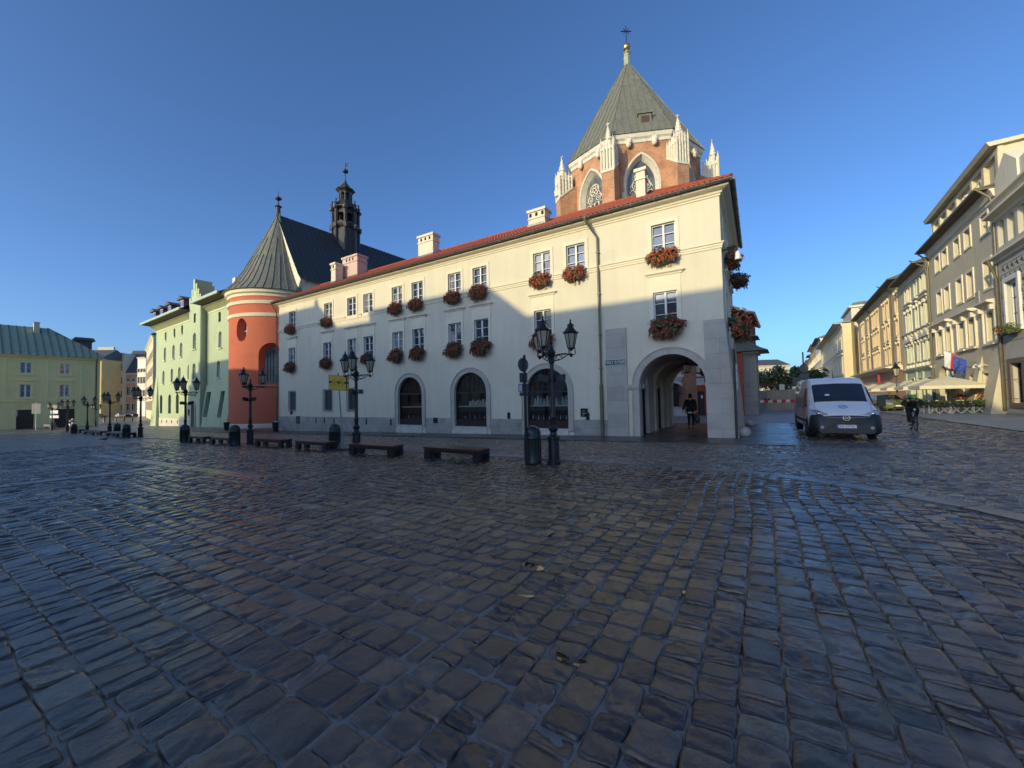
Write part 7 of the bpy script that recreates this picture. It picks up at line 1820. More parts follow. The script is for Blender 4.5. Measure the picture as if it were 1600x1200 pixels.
def wheel(parent, x, y, r, w, turn=0):
    R_ = Matrix.Rotation(turn, 3, 'Z'); e = MB()
    prof = [(r * .62, -w / 2), (r * .94, -w / 2), (r, -w * .36), (r, w * .36), (r * .94, w / 2), (r * .62, w / 2)]
    def put(mb, prof_, n=24): 
        k = MB(); k.lathe(prof_, (0, 0, 0), n); mb.add([tuple(R_ @ Vector((a, c, b)) + Vector((x, y, r))) for a, b, c in k.v], k.f)
    put(e, prof); t = e.build('wheel', M['tyre'], parent, local=True, smooth=True)
    e = MB(); put(e, [(.001, w * .20), (r * .2, w * .28), (r * .55, w * .12), (r * .63, w * .3), (r * .63, -w * .3), (r * .55, -w * .12), (r * .2, -w * .28), (.001, -w * .2)], 20); e.build('rim', M['rim'], t, local=True, smooth=True)
def loft(stations, mirror=True):
    """stations: (x, [(y, z)...]) half sections from the bottom centre to the top centre"""
    m = MB(); k = len(stations[0][1]); vs = []
    for x, half in stations:
        row = [(x if not isinstance(x, (list, tuple)) else x[i], y, z) for i, (y, z) in enumerate(half)]; vs += row + [(a, -b, c) for a, b, c in row]
    fs = []
    for j in range(len(stations) - 1):
        for i in range(k - 1):
            a, b = j * 2 * k + i, (j + 1) * 2 * k + i; fs += [(a, a + 1, b + 1, b), (a + k, b + k, b + k + 1, a + k + 1)]
    for j in (0, len(stations) - 1):
        o = j * 2 * k; fs.append(tuple(o + i for i in range(k)) + tuple(o + k + i for i in range(k - 1, -1, -1)))
    return m.add(vs, fs)
def van():
    e = empty('van', (0, 0, 0), 'white panel van with a black bumper and a round blue emblem, coming towards the viewer', 'van')
    W, H = 1.02, 2.30
    def sec(w, zb, zbelt, zt, wt): return [(0, zb), (w * .85, zb), (w, zb + .14), (w * 1.005, (zb + zbelt) / 2), (w, zbelt), (wt + (w - wt) * .55, zbelt + (zt - zbelt) * .5), (wt, zt - .13), (wt - .08, zt - .03), (wt - .22, zt), (0, zt + .02)]
    S = [(0.02, sec(.80, .34, .72, .92, .70)), (-.10, sec(.92, .30, .80, 1.02, .78)), (-.30, sec(.985, .28, .90, 1.12, .84)), (-.62, sec(W, .28, 1.02, 1.24, .87)), (-.86, sec(W, .28, 1.08, 1.36, .87)), (-1.30, sec(W, .28, 1.12, 1.84, .86)), (-1.62, sec(W, .28, 1.14, 2.16, .86)), (-1.85, sec(W, .28, 1.15, H - .03, .87)), (-2.2, sec(W, .28, 1.15, H, .88)), (-3.2, sec(W, .28, 1.15, H + .02, .885)), (-5.2, sec(W, .28, 1.15, H, .88)), (-5.32, sec(W * .97, .32, 1.15, H - .06, .86))]
    loft(S).build('body', M['vanwhite'], e, local=True, smooth=True, ang=30)
    def top(x): 
        for (x0, a), (x1, b) in zip(S[:-1], S[1:]):
            if x1 <= x <= x0: t = (x - x0) / (x1 - x0); return a[-1][1] + (b[-1][1] - a[-1][1]) * t, [(p[0] + (q[0] - p[0]) * t, p[1] + (q[1] - p[1]) * t) for p, q in zip(a, b)]
    # windscreen follows the loft surface, slightly proud
    g = MB(); rows = []
    for x in np.linspace(-.87, -1.50, 7):
        zt, s = top(x); pts = [(0, s[9][1]), (s[8][0] * .9, s[8][1]), (s[8][0] + .06, s[8][1] - .005), (s[7][0] + .0, s[7][1] - .01)]; rows.append([(x + .012, -y, z + .014) for y, z in pts[::-1]] + [(x + .012, y, z + .014) for y, z in pts[1:]])
    k = len(rows[0]); g.add([p for r in rows for p in r], [(j * k + i, j * k + i + 1, (j + 1) * k + i + 1, (j + 1) * k + i) for j in range(len(rows) - 1) for i in range(k - 1)])
    ws = g.build('windscreen', M['autoglass'], e, local=True, smooth=True)
    g = MB(); zt, s = top(-.87); g.tube([(-.86, -.72, s[8][1] + .02), (-.83, 0, s[9][1] + .03), (-.86, .72, s[8][1] + .02)], .018, 5); g.tube([(-.88, .1, s[9][1] + .05), (-1.0, -.55, s[9][1] + .16)], .012, 4); g.build('wiper', M['plastic'], ws, local=True)
    for y in (-1, 1):
        g = MB(); P = lambda x, z, t: (x, y * (W + .008 - t * .13), z); g.poly(P(-1.12, 1.24, .02), P(-1.95, 1.24, .02), P(-1.95, 1.92, .78), P(-1.60, 1.92, .78)); g.build('side_window', M['autoglass'], e, local=True)
        g = MB(); g.bar((-2.05, y * 1.028, .40), (-2.05, y * 1.026, 1.15), .012); g.bar((-2.1, y * 1.03, 1.3), (-4.9, y * 1.03, 1.3), .03, .05); g.bar((-1.5, y * 1.03, 1.12), (-1.75, y * 1.03, 1.12), .03); g.bar((-.95, y * 1.03, .62), (-4.9, y * 1.03, .62), .03, .1); g.build('door_trim', M['plastic'], e, local=True)
        mr = MB(); c = (-1.02, y * 1.21, 1.37); mr.hexa([(c[0] - .07, c[1] - .11, c[2] - .2), (c[0] + .07, c[1] - .11, c[2] - .2), (c[0] + .07, c[1] + .11, c[2] - .2), (c[0] - .07, c[1] + .11, c[2] - .2), (c[0] - .06, c[1] - .10, c[2] + .2), (c[0] + .06, c[1] - .10, c[2] + .2), (c[0] + .06, c[1] + .10, c[2] + .2), (c[0] - .06, c[1] + .10, c[2] + .2)]); mr.bar((-1.1, y * .99, 1.22), (-1.04, y * 1.14, 1.26), .07); mr.build('mirror', M['plastic'], e, local=True)
        hl = MB(); hl.poly((.035, y * .50, .93), (-.02, y * .72, .84), (-.16, y * .95, .88), (-.36, y * .995, 1.10), (-.22, y * .93, 1.10), (-.03, y * .74, 1.06)); hd = hl.build('headlight', M['headlamp'], e, local=True)
        hl = MB(); hl.ball((-.03, y * .76, .95), .065, 8); hl.build('reflector', M['chrome'], hd, local=True)
        fl = MB(); fl.lathe([(.001, 0), (.055, .0), (.065, -.03)], (0, 0, 0), 12); q = [(.075 + c_, y * .70 + a, .46 + b) for a, b, c_ in fl.v]; fl.v = q; fl.build('fog_lamp', M['headlamp'], e, local=True)
    B_ = [(.065, [(0, .25), (.72, .25), (.80, .32), (.81, .55), (.78, .78), (.70, .84), (.0, .86)]), (-.06, [(0, .22), (.86, .22), (.945, .3), (.955, .55), (.94, .80), (.88, .92), (0, .95)]), (-.28, [(0, .22), (.96, .22), (1.02, .3), (1.03, .55), (1.02, .80), (.98, .90), (0, .9)]), (-.44, [(0, .25), (.96, .25), (1.025, .32), (1.03, .5), (1.02, .62), (.98, .66), (0, .66)])]
    bu = loft(B_).build('bumper', M['plastic'], e, local=True, smooth=True, ang=40)
    g = MB()
    for z in (.40, .62, .68, .74): g.box(.066, .082, -.56, .56, z, z + .02)
    g.build('grille', M['black'], bu, local=True)
    g = MB(); g.tube([(.05, -.66, .845), (.085, -.2, .80), (.085, -.1, .80)], .016, 6); g.tube([(.05, .66, .845), (.085, .2, .80), (.085, .1, .80)], .016, 6); g.tube([(.092, .10 * math.cos(t), .80 + .085 * math.sin(t)) for t in np.linspace(0, 2 * PI, 25)[:-1]], .014, 6, closed=True); g.bar((.094, -.11, .795), (.094, .03, .81), .018, .018); g.bar((.094, -.03, .79), (.094, .11, .805), .018, .018); g.build('badge_bar', M['chrome'], bu, local=True, smooth=True)
    p = MB(); p.box(.075, .088, -.27, .27, .44, .555); pl2 = p.build('number_plate', M['signwhite'], e, local=True); p = MB(); p.box(.086, .090, -.268, -.225, .442, .553); p.build('blue_strip', M['badgeblue'], pl2, local=True)
    text_obj('plate_lettering', 'KK 5772C', .105, (.0905, .02, .4975), Matrix(((0, 0, 1), (1, 0, 0), (0, 1, 0))), M['black'], pl2, .001, sx=.95)
    hz = lambda x: top(x)[0]
    def hood(pts): return [(x, y, hz(x) + .012) for x, y in pts]
    g = MB(); c0 = -.42; g.poly(*hood([(c0 + .165 * math.sin(t), .14 * math.cos(t)) for t in np.linspace(0, 2 * PI, 21)[:-1]])); em = g.build('hood_emblem', M['signwhite'], e, local=True)
    g = MB(); g.tube([(x, y, z + .002) for x, y, z in hood([(c0 + .15 * math.sin(t), .127 * math.cos(t)) for t in np.linspace(0, 2 * PI, 21)[:-1]])], .010, 4, closed=True)
    for a, b in (((c0 + .07, -.07), (c0 - .07, -.03)), ((c0 - .07, -.03), (c0 + .04, 0)), ((c0 + .04, 0), (c0 - .07, .03)), ((c0 - .07, .03), (c0 + .07, .07))): q = hood([a, b]); g.bar((q[0][0], q[0][1], q[0][2] + .004), (q[1][0], q[1][1], q[1][2] + .004), .022, .006)
    g.build('emblem_mark', M['badgeblue'], em, local=True)
    g = MB(); g.tube([(-1.95, 0, 2.28), (-1.97, 0, 2.36), (-2.1, 0, 2.62)], [.035, .012, .006], 6); g.build('antenna', M['plastic'], e, local=True)
    g = MB(); zt, s = top(-1.0); g.box(-1.06, -1.05, -.42, -.28, 1.50, 1.66); g.build('windscreen_card', M['signwhite'], e, local=True)
    for x, y, t in ((-.98, .90, -.38), (-.98, -.90, -.38), (-4.62, .90, 0), (-4.62, -.90, 0)): wheel(e, x, y, .345, .235, t)
    for x in (-.98, -4.62):
        for y in (-1, 1):
            a = MB(); L_ = [(x + .42 * math.cos(t), .36 + .42 * math.sin(t)) for t in np.linspace(-.2, PI + .2, 16)]; a.add([(p[0], y * 1.031, p[1]) for p in L_], [tuple(range(len(L_)))]); a.build('wheel_arch', M['black'], e, local=True)
    return e
v_ = van(); hd_ = np.array([-.50, -.866]); fc_ = np.array([12.47, 15.16]) + hd_ * .98
v_.location = (fc_[0], fc_[1], gz(*fc_)); v_.rotation_euler = (0, 0, math.atan2(hd_[1], hd_[0]))
def car(pm):
    e = empty('parked_car', (0, 0, 0)); W = .88
    def sec(w, zb, zbelt, zt, wt): return [(0, zb), (w * .85, zb), (w, zb + .12), (w * 1.01, (zb + zbelt) / 2), (w, zbelt), (wt + (w - wt) * .5, zbelt + (zt - zbelt) * .55), (wt, zt - .06), (wt - .14, zt - .01), (0, zt + .015)]
    S = [(.03, sec(.66, .32, .52, .62, .56)), (-.1, sec(.78, .24, .60, .70, .66)), (-.35, sec(.86, .2, .68, .78, .72)), (-.9, sec(W, .2, .80, .90, .74)), (-1.15, sec(W, .2, .84, .96, .72)), (-1.6, sec(W, .2, .88, 1.25, .68)), (-1.95, sec(W, .2, .89, 1.41, .64)), (-2.4, sec(W, .2, .90, 1.45, .63)), (-3.2, sec(W, .2, .92, 1.42, .63)), (-3.6, sec(W, .22, .93, 1.28, .64)), (-3.95, sec(W * .97, .26, .93, 1.02, .7)), (-4.2, sec(W * .88, .34, .85, .92, .68))]
    loft(S).build('body', pm, e, local=True, smooth=True, ang=32)
    def st(x):
        for (x0, a), (x1, b) in zip(S[:-1], S[1:]):
            if x1 <= x <= x0: t = (x - x0) / (x1 - x0); return [(p[0] + (q[0] - p[0]) * t, p[1] + (q[1] - p[1]) * t) for p, q in zip(a, b)]
    for nm, xa, xb, d in (('windscreen', -1.17, -1.9, .012), ('rear_window', -3.3, -3.9, -.012)):
        g = MB(); rows = []
        for x in np.linspace(xa, xb, 5):
            s = st(x); pts = [(0, s[8][1]), (s[7][0], s[7][1]), (s[6][0] * 1.0, s[6][1] + .01)]; rows.append([(x + d, -y, z + .014) for y, z in pts[::-1]] + [(x + d, y, z + .014) for y, z in pts[1:]])
        k = len(rows[0]); g.add([p for r in rows for p in r], [(j * k + i, j * k + i + 1, (j + 1) * k + i + 1, (j + 1) * k + i) for j in range(4) for i in range(k - 1)]); g.build(nm, M['autoglass'], e, local=True, smooth=True)
    for y in (-1, 1):
        for xa, xb in ((-1.5, -2.32), (-2.4, -3.35)):
            g = MB(); n_ = 4; lo_ = []; hi_ = []
            for x in np.linspace(xa, xb, n_): s = st(x); t0, t1 = .06, .86; a, b = s[4], s[6]; m_ = s[5]; lo_.append((x, y * (a[0] + (m_[0] - a[0]) * .15 + .008), a[1] + (m_[1] - a[1]) * .15)); hi_.append((x, y * (m_[0] + (b[0] - m_[0]) * .8 + .01), m_[1] + (b[1] - m_[1]) * .8))
            g.add(lo_ + hi_, [(i, i + 1, n_ + i + 1, n_ + i) for i in range(n_ - 1)]); g.build('side_window', M['autoglass'], e, local=True)
        g = MB(); g.ball((-1.32, y * 1.0, .98), .085, 8, .8, .8, 1.2); g.build('mirror', pm, e, local=True, smooth=True)
        g = MB(); g.poly((.0, y * .42, .60), (-.06, y * .72, .60), (-.30, y * .86, .66), (-.26, y * .80, .76), (-.06, y * .60, .72), (.0, y * .45, .69)); g.build('headlight', M['headlamp'], e, local=True)
        g = MB(); g.bar((-2.36, y * (W + .006), .35), (-2.36, y * (W + .004), .9), .012); g.bar((-.5, y * .88, .5), (-3.8, y * .885, .5), .025, .06); g.build('door_trim', M['plastic'], e, local=True)
    g = MB(); g.box(.0, .055, -.40, .40, .28, .40); g.box(.0, .05, -.36, .36, .60, .66); g.build('grille', M['plastic'], e, local=True); g = MB(); g.box(.05, .062, -.26, .26, .42, .53); g.build('number_plate', M['signwhite'], e, local=True)
    for x, y in ((-.82, .78), (-.82, -.78), (-3.38, .78), (-3.38, -.78)): wheel(e, x, y, .31, .2)
    for x in (-.82, -3.38):
        for y in (-1, 1): a = MB(); L_ = [(x + .37 * math.cos(t), .32 + .37 * math.sin(t)) for t in np.linspace(-.15, PI + .15, 14)]; a.add([(p[0], y * .893, p[1]) for p in L_], [tuple(range(len(L_)))]); a.build('wheel_arch', M['black'], e, local=True)
    return e
c_ = car(M['carpaint']); hd2 = np.array([-.36, -.93]); c_.location = ground_at(32.4, 33.3); c_.rotation_euler = (0, 0, math.atan2(hd2[1], hd2[0])); tag(c_, 'olive green saloon car with its headlights towards the viewer beside the cafe terrace', 'car')
c2 = car(M['silvercar']); q = px2(184, 128); c2.location = ground_at(*q); c2.rotation_euler = (0, 0, 2.6); tag(c2, 'silver estate car parked in the far left street before the pink house', 'car')
c3 = car(M['darkcar']); q = px2(166, 130); c3.location = ground_at(*q); c3.rotation_euler = (0, 0, .3); tag(c3, 'dark car parked in front of the tall cream house in the far left street', 'car')
c4 = copy_tree(c3); q = px2(197, 129); c4.location = ground_at(*q); c4.rotation_euler = (0, 0, 2.9); tag(c4, 'dark car parked to the right of the silver car in the far left street', 'car')

# ================================================================== PEOPLE AND BICYCLE
def skin(name, J, E, root, mat, parent, sub=1):
    """one continuous body grown from a skeleton: J name -> (x, y, z, radius)"""
    names = list(J); idx = {n: i for i, n in enumerate(names)}
    me = bpy.data.meshes.new(name); me.from_pydata([J[n][:3] for n in names], [(idx[a], idx[b]) for a, b in E], []); ob = bpy.data.objects.new(name, me); COL.objects.link(ob)
    sm = ob.modifiers.new('skin', 'SKIN'); sm.use_smooth_shade = True; sb = ob.modifiers.new('sub', 'SUBSURF'); sb.levels = sb.render_levels = sub
    if not me.skin_vertices: me.attributes.new('skin', 'FLOAT', 'POINT')
    for n in names: r = J[n][3]; me.skin_vertices[0].data[idx[n]].radius = r if isinstance(r, tuple) else (r, r)
    for n in names: me.skin_vertices[0].data[idx[n]].use_root = (n == root)
    dg = bpy.context.evaluated_depsgraph_get(); m2 = bpy.data.meshes.new_from_object(ob.evaluated_get(dg)); bpy.data.objects.remove(ob)
    m2.name = name; m2.materials.clear(); m2.materials.append(mat); m2.polygons.foreach_set('use_smooth', [True] * len(m2.polygons)); uv_box(m2)
    o = bpy.data.objects.new(name, m2); COL.objects.link(o); o.parent = parent; return o
M['skin'] = plain('skin', (.42, .24, .16), .55, 0, .06); M['jacket'] = plain('black_jacket', (.012, .012, .014), .8, 0, .3, 10, .3); M['jeans'] = plain('dark_trousers', (.014, .016, .022), .8, 0, .3, 12, .3); M['hair'] = plain('dark_hair', (.012, .009, .007), .6, 0, .4, 30); M['shoe'] = plain('dark_shoe', (.02, .018, .017), .5); M['bag'] = plain('dark_grey_bag', (.03, .031, .035), .6, 0, .2); M['camo'] = plain('dark_green_jacket', (.02, .028, .016), .8, 0, .6, 9, .3); M['helmetg'] = plain('lime_helmet', (.10, .34, .03), .35); M['shirt'] = plain('white_shirt_hem', (.6, .6, .58), .8)
def hand(J, E, wrist, base, d, side, curl):
    """palm with five bent fingers of different lengths, hanging from a wrist joint"""
    w = Vector(base); d = Vector(d).normalized(); sd = Vector(side).normalized(); cu = Vector(curl).normalized(); p = w + d * .05
    J[wrist + 'palm'] = (*p, .022); E.append((wrist, wrist + 'palm'))
    for i, (off, ln) in enumerate(((-.027, .062), (-.009, .074), (.009, .07), (.027, .055))):
        k = p + d * .035 + sd * off; t1 = k + d * ln * .5 + cu * .012; t2 = t1 + d * ln * .3 + cu * .028
        for nm, q, r in (('k', k, .0095), ('m', t1, .0085), ('t', t2, .0075)): J[f'{wrist}f{i}{nm}'] = (*q, r)
        E += [(wrist + 'palm', f'{wrist}f{i}k'), (f'{wrist}f{i}k', f'{wrist}f{i}m'), (f'{wrist}f{i}m', f'{wrist}f{i}t')]
    a = p + sd * -.035 + d * .005 + cu * .01; b = a + d * .032 + sd * -.012 + cu * .016
    J[wrist + 'th1'] = (*a, .011); J[wrist + 'th2'] = (*b, .009); E += [(wrist + 'palm', wrist + 'th1'), (wrist + 'th1', wrist + 'th2')]
# walking man seen from behind: +x is forward
ped = empty('person', F.w(2.05, -4.86, F.g(2.05, -4.86) + .034), 'person in black jacket and dark trousers walking away through the arcade with a bag', 'person')
def walker(e, jk, tr, hairm, face=True, h=1.0):
    J = {'pelvis': (0, 0, .95, (.13, .16)), 'waist': (.01, 0, 1.1, (.115, .15)), 'chest': (.03, 0, 1.32, (.13, .185)), 'neck0': (.03, 0, 1.49, .07), 'neck': (.04, 0, 1.56, .055), 'jaw': (.06, 0, 1.62, (.075, .065)), 'head': (.05, 0, 1.71, (.10, .08)), 'crown': (.04, 0, 1.79, (.07, .06)),
         'shR': (.03, -.2, 1.46, .065), 'elR': (-.06, -.26, 1.17, .046), 'wrR': (.02, -.25, .93, .031), 'shL': (.03, .2, 1.46, .065), 'elL': (-.02, .29, 1.18, .046), 'wrL': (-.12, .36, .96, .031),
         'hipR': (0, -.1, .9, .095), 'knR': (.14, -.1, .5, .062), 'anR': (-.06, -.1, .10, .042), 'toR': (.09, -.11, .04, .036), 'hipL': (0, .1, .9, .095), 'knL': (.06, .09, .48, .062), 'anL': (-.02, .1, .09, .042), 'toL': (.14, .11, .035, .036)}
    E = [('pelvis', 'waist'), ('waist', 'chest'), ('chest', 'neck0'), ('neck0', 'neck'), ('neck', 'jaw'), ('jaw', 'head'), ('head', 'crown'), ('chest', 'shR'), ('shR', 'elR'), ('elR', 'wrR'), ('chest', 'shL'), ('shL', 'elL'), ('elL', 'wrL'), ('pelvis', 'hipR'), ('hipR', 'knR'), ('knR', 'anR'), ('anR', 'toR'), ('pelvis', 'hipL'), ('hipL', 'knL'), ('knL', 'anL'), ('anL', 'toL')]
    J['nose'] = (.165, 0, 1.69, .014); E.append(('head', 'nose'))
    for y in (-1, 1): J[f'ear{y}'] = (.045, y * .092, 1.695, .02); E.append(('head', f'ear{y}'))
    hand(J, E, 'wrR', J['wrR'][:3], (.05, -.02, -1), (1, 0, 0), (0, .9, -.2)); hand(J, E, 'wrL', J['wrL'][:3], (-.3, .2, -1), (1, 0, .2), (0, -.6, 0))
    skin('body', J, E, 'pelvis', M['skin'], e)
    K = {k: J[k] for k in ('waist', 'chest', 'neck0', 'shR', 'elR', 'shL', 'elL')}; K['hem'] = (0, 0, .86, (.16, .20)); K['waist'] = (.01, 0, 1.08, (.15, .19)); K['chest'] = (.03, 0, 1.33, (.165, .215)); K['neck0'] = (.03, 0, 1.51, .09)
    for s_ in 'RL':
        K['sh' + s_] = (*J['sh' + s_][:3], .085); K['el' + s_] = (*J['el' + s_][:3], .066); a, b = Vector(J['el' + s_][:3]), Vector(J['wr' + s_][:3]); K['cu' + s_] = (*a.lerp(b, .95), .05)
    skin('jacket', K, [('hem', 'waist'), ('waist', 'chest'), ('chest', 'neck0'), ('chest', 'shR'), ('shR', 'elR'), ('elR', 'cuR'), ('chest', 'shL'), ('shL', 'elL'), ('elL', 'cuL')], 'waist', jk, e)
    T = {'pelvis': (0, 0, .93, (.145, .175))}; 
    for s_ in 'RL':
        T['hip' + s_] = (*J['hip' + s_][:3], .11); T['kn' + s_] = (*J['kn' + s_][:3], .078); a, b = Vector(J['kn' + s_][:3]), Vector(J['an' + s_][:3]); T['cf' + s_] = (*a.lerp(b, .92), .062)
    skin('trousers', T, [('pelvis', 'hipR'), ('hipR', 'knR'), ('knR', 'cfR'), ('pelvis', 'hipL'), ('hipL', 'knL'), ('knL', 'cfL')], 'pelvis', tr, e)
    for s_ in 'RL':
        a = J['an' + s_]; t = J['to' + s_]; skin('shoe', {'h': (a[0] - .05, a[1], a[2] - .05, .042), 'm': (a[0] + .03, a[1], a[2] - .055, .045), 't': (t[0] + .03, t[1], t[2] - .005, .038)}, [('h', 'm'), ('m', 't')], 'm', M['shoe'], e)
    skin('hair', {'a': (.0, 0, 1.67, (.085, .085)), 'b': (.015, 0, 1.77, (.105, .09)), 'c': (.06, 0, 1.80, (.075, .07)), 'd': (-.03, 0, 1.62, (.06, .07))}, [('d', 'a'), ('a', 'b'), ('b', 'c')], 'a', hairm, e)
    m = MB()
    for y in (-.034, .034): m.ball((.135, y, 1.715), .012, 6)
    m.box(.135, .145, -.025, .025, 1.635, 1.643); m.build('face_features', M['black'], e, local=True)
    return e
walker(ped, M['jacket'], M['jeans'], M['hair']); ped.rotation_euler = (0, 0, math.atan2(-F.N[1], -F.N[0])); ped.scale = (1.04,) * 3
m = MB(); m.lathe([(.158, .80), (.165, .88)], (0, 0, 0), 12, sy=1.2); m.build('shirt_hem', M['shirt'], ped, local=True)
hp = F.w(1.74, -4.80, 0); bag = empty('shoulder_bag', (hp[0], hp[1], gz(hp[0], hp[1]) + .2), 'dark rucksack hanging by its straps from the walking person\'s right hand', 'bag', rz=math.atan2(-F.N[1], -F.N[0]))
m = MB(); m.ball((0, 0, .33), .15, 12, 1.45, .75, 1.0); m.build('bag_body', M['bag'], bag, local=True, smooth=True); m = MB(); m.ball((.09, 0, .25), .09, 10, 1.1, .5, 1.0); m.build('pocket', M['bag'], bag, local=True, smooth=True)
m = MB(); m.tube([(0, -.05, .5), (.0, .02, .72), (0, .06, .5)], .014, 5); m.tube([(.0, -.1, .45), (.02, -.13, .2), (.04, -.1, -.12)], .012, 5); m.tube([(.0, .1, .45), (.02, .1, .2), (.03, .06, -.1)], .012, 5); m.build('strap', M['bag'], bag, local=True)
# bicycle and rider: +x forward, wheel contact line on z = 0
def bicycle(label):
    e = empty('bicycle', (0, 0, 0), label, 'bicycle')
    for x in (0, 1.06):
        m = MB(); m.tube([(x + .325 * math.cos(t), 0, .345 + .325 * math.sin(t)) for t in np.linspace(0, 2 * PI, 33)[:-1]], .021, 6, closed=True); w = m.build('wheel', M['tyre'], e, local=True, smooth=True); m = MB()
        for i in range(14): t = 2 * PI * i / 14; m.bar((x, .02 * (-1) ** i, .345), (x + .3 * math.cos(t), 0, .345 + .3 * math.sin(t)), .004)
        m.tube([(x, -.05, .345), (x, .05, .345)], .02, 6); m.tube([(x + .305 * math.cos(t), 0, .345 + .305 * math.sin(t)) for t in np.linspace(0, 2 * PI, 29)[:-1]], .010, 5, closed=True); m.build('spokes', M['rim'], w, local=True)
    m = MB(); T = lambda *p, r=.018: m.tube(list(p), r, 6)
    bb, st_, hd0, hd1 = (.43, 0, .30), (.27, 0, .80), (.90, 0, .62), (.86, 0, .82); T(bb, st_); T(bb, hd0, r=.022); T(st_, hd1, r=.02)
    for y in (-.055, .055): T((0, y, .345), bb, r=.012); T((0, y, .345), (.285, y * .3, .76), r=.010); T((1.06, y, .345), (.915, y, .60), r=.015)
    T(hd0, hd1, r=.024); T(hd1, (.83, 0, .95)); m.build('frame', M['black'], e, local=True, smooth=True)
    m = MB(); m.tube([(.80, -.31, 1.0), (.84, -.12, .97), (.84, .12, .97), (.80, .31, 1.0)], .015, 6); m.build('handlebar', M['black'], e, local=True, smooth=True); m = MB(); m.ball((.22, 0, .92), .07, 8, .4, 1.9, 1); m.tube([(.25, 0, .9), (.27, 0, .8)], .014, 6); m.build('saddle', M['rubber'], e, local=True, smooth=True)
    m = MB(); m.lathe([(.09, -.008), (.09, .008)], (0, 0, 0), 16); m.v = [(.43 + a, .06 + c, .30 + b) for a, b, c in m.v]; m.bar((.43, -.08, .30), (.56, -.09, .18), .018); m.bar((.43, .09, .30), (.30, .1, .42), .018); m.box(.50, .62, -.16, -.08, .165, .185); m.box(.24, .36, .08, .16, .41, .43); m.build('crank', M['rim'], e, local=True)
    m = MB(); m.ball((.93, 0, .90), .045, 8); m.build('front_lamp', M['signwhite'], e, local=True, smooth=True); return e
def rider(label, jk, hm):
    e = empty('person', (0, 0, 0), label, 'person')
    J = {'pelvis': (.20, 0, 1.0, (.13, .16)), 'waist': (.30, 0, 1.13, (.12, .15)), 'chest': (.52, 0, 1.26, (.135, .18)), 'neck0': (.66, 0, 1.31, .07), 'neck': (.72, 0, 1.32, .055), 'jaw': (.80, 0, 1.29, .07), 'head': (.82, 0, 1.37, (.1, .08)), 'crown': (.81, 0, 1.45, .06),
         'hipR': (.22, -.1, .96, .095), 'knR': (.56, -.13, .74, .065), 'anR': (.50, -.12, .28, .042), 'toR': (.64, -.12, .22, .035), 'hipL': (.22, .1, .96, .095), 'knL': (.62, .13, .90, .065), 'anL': (.27, .12, .52, .042), 'toL': (.40, .12, .46, .035)}
    E = [('pelvis', 'waist'), ('waist', 'chest'), ('chest', 'neck0'), ('neck0', 'neck'), ('neck', 'jaw'), ('jaw', 'head'), ('head', 'crown'), ('pelvis', 'hipR'), ('hipR', 'knR'), ('knR', 'anR'), ('anR', 'toR'), ('pelvis', 'hipL'), ('hipL', 'knL'), ('knL', 'anL'), ('anL', 'toL')]
    for s_, y in (('R', -1), ('L', 1)):
        J['sh' + s_] = (.60, y * .19, 1.29, .065); J['el' + s_] = (.66, y * .33, 1.12, .046); J['wr' + s_] = (.74, y * .30, 1.03, .03); E += [('chest', 'sh' + s_), ('sh' + s_, 'el' + s_), ('el' + s_, 'wr' + s_)]; hand(J, E, 'wr' + s_, J['wr' + s_][:3], (.8, 0, -.25), (0, y, 0), (0, 0, -1))
    J['nose'] = (.93, 0, 1.33, .014); E.append(('head', 'nose')); skin('body', J, E, 'pelvis', M['skin'], e)
    K = {'hem': (.17, 0, 1.0, (.155, .19)), 'waist': (.31, 0, 1.15, (.15, .185)), 'chest': (.52, 0, 1.28, (.165, .21)), 'neck0': (.67, 0, 1.33, .085)}; KE = [('hem', 'waist'), ('waist', 'chest'), ('chest', 'neck0')]
    for s_ in 'RL': K['sh' + s_] = (*J['sh' + s_][:3], .09); K['el' + s_] = (*J['el' + s_][:3], .07); a, b = Vector(J['el' + s_][:3]), Vector(J['wr' + s_][:3]); K['cu' + s_] = (*a.lerp(b, .9), .05); KE += [('chest', 'sh' + s_), ('sh' + s_, 'el' + s_), ('el' + s_, 'cu' + s_)]
    skin('jacket', K, KE, 'waist', jk, e); T = {'pelvis': (.20, 0, .98, (.145, .175))}; TE = []
    for s_ in 'RL': T['hip' + s_] = (*J['hip' + s_][:3], .11); T['kn' + s_] = (*J['kn' + s_][:3], .08); a, b = Vector(J['kn' + s_][:3]), Vector(J['an' + s_][:3]); T['cf' + s_] = (*a.lerp(b, .9), .058); TE += [('pelvis', 'hip' + s_), ('hip' + s_, 'kn' + s_), ('kn' + s_, 'cf' + s_)]
    skin('trousers', T, TE, 'pelvis', M['jeans'], e)
    for s_ in 'RL': a = J['an' + s_]; t = J['to' + s_]; skin('shoe', {'h': (a[0] - .04, a[1], a[2] - .04, .042), 'm': (a[0] + .04, a[1], a[2] - .05, .045), 't': (t[0] + .02, t[1], t[2] - .01, .038)}, [('h', 'm'), ('m', 't')], 'm', M['shoe'], e)
    m = MB(); m.lathe([(.125, 0), (.128, .04), (.11, .10), (.06, .135), (.001, .145)], (.80, 0, 1.40), 14, sx=1.15); m.build('helmet', hm, e, local=True, smooth=True)
    m = MB()
    for y in (-.03, .03): m.ball((.905, y, 1.36), .012, 6)
    m.build('face_features', M['black'], e, local=True); return e
bk = bicycle('black bicycle ridden towards the viewer right of the van'); rd_ = rider('cyclist in dark green jacket and lime helmet bent low over the handlebars', M['camo'], M['helmetg'])
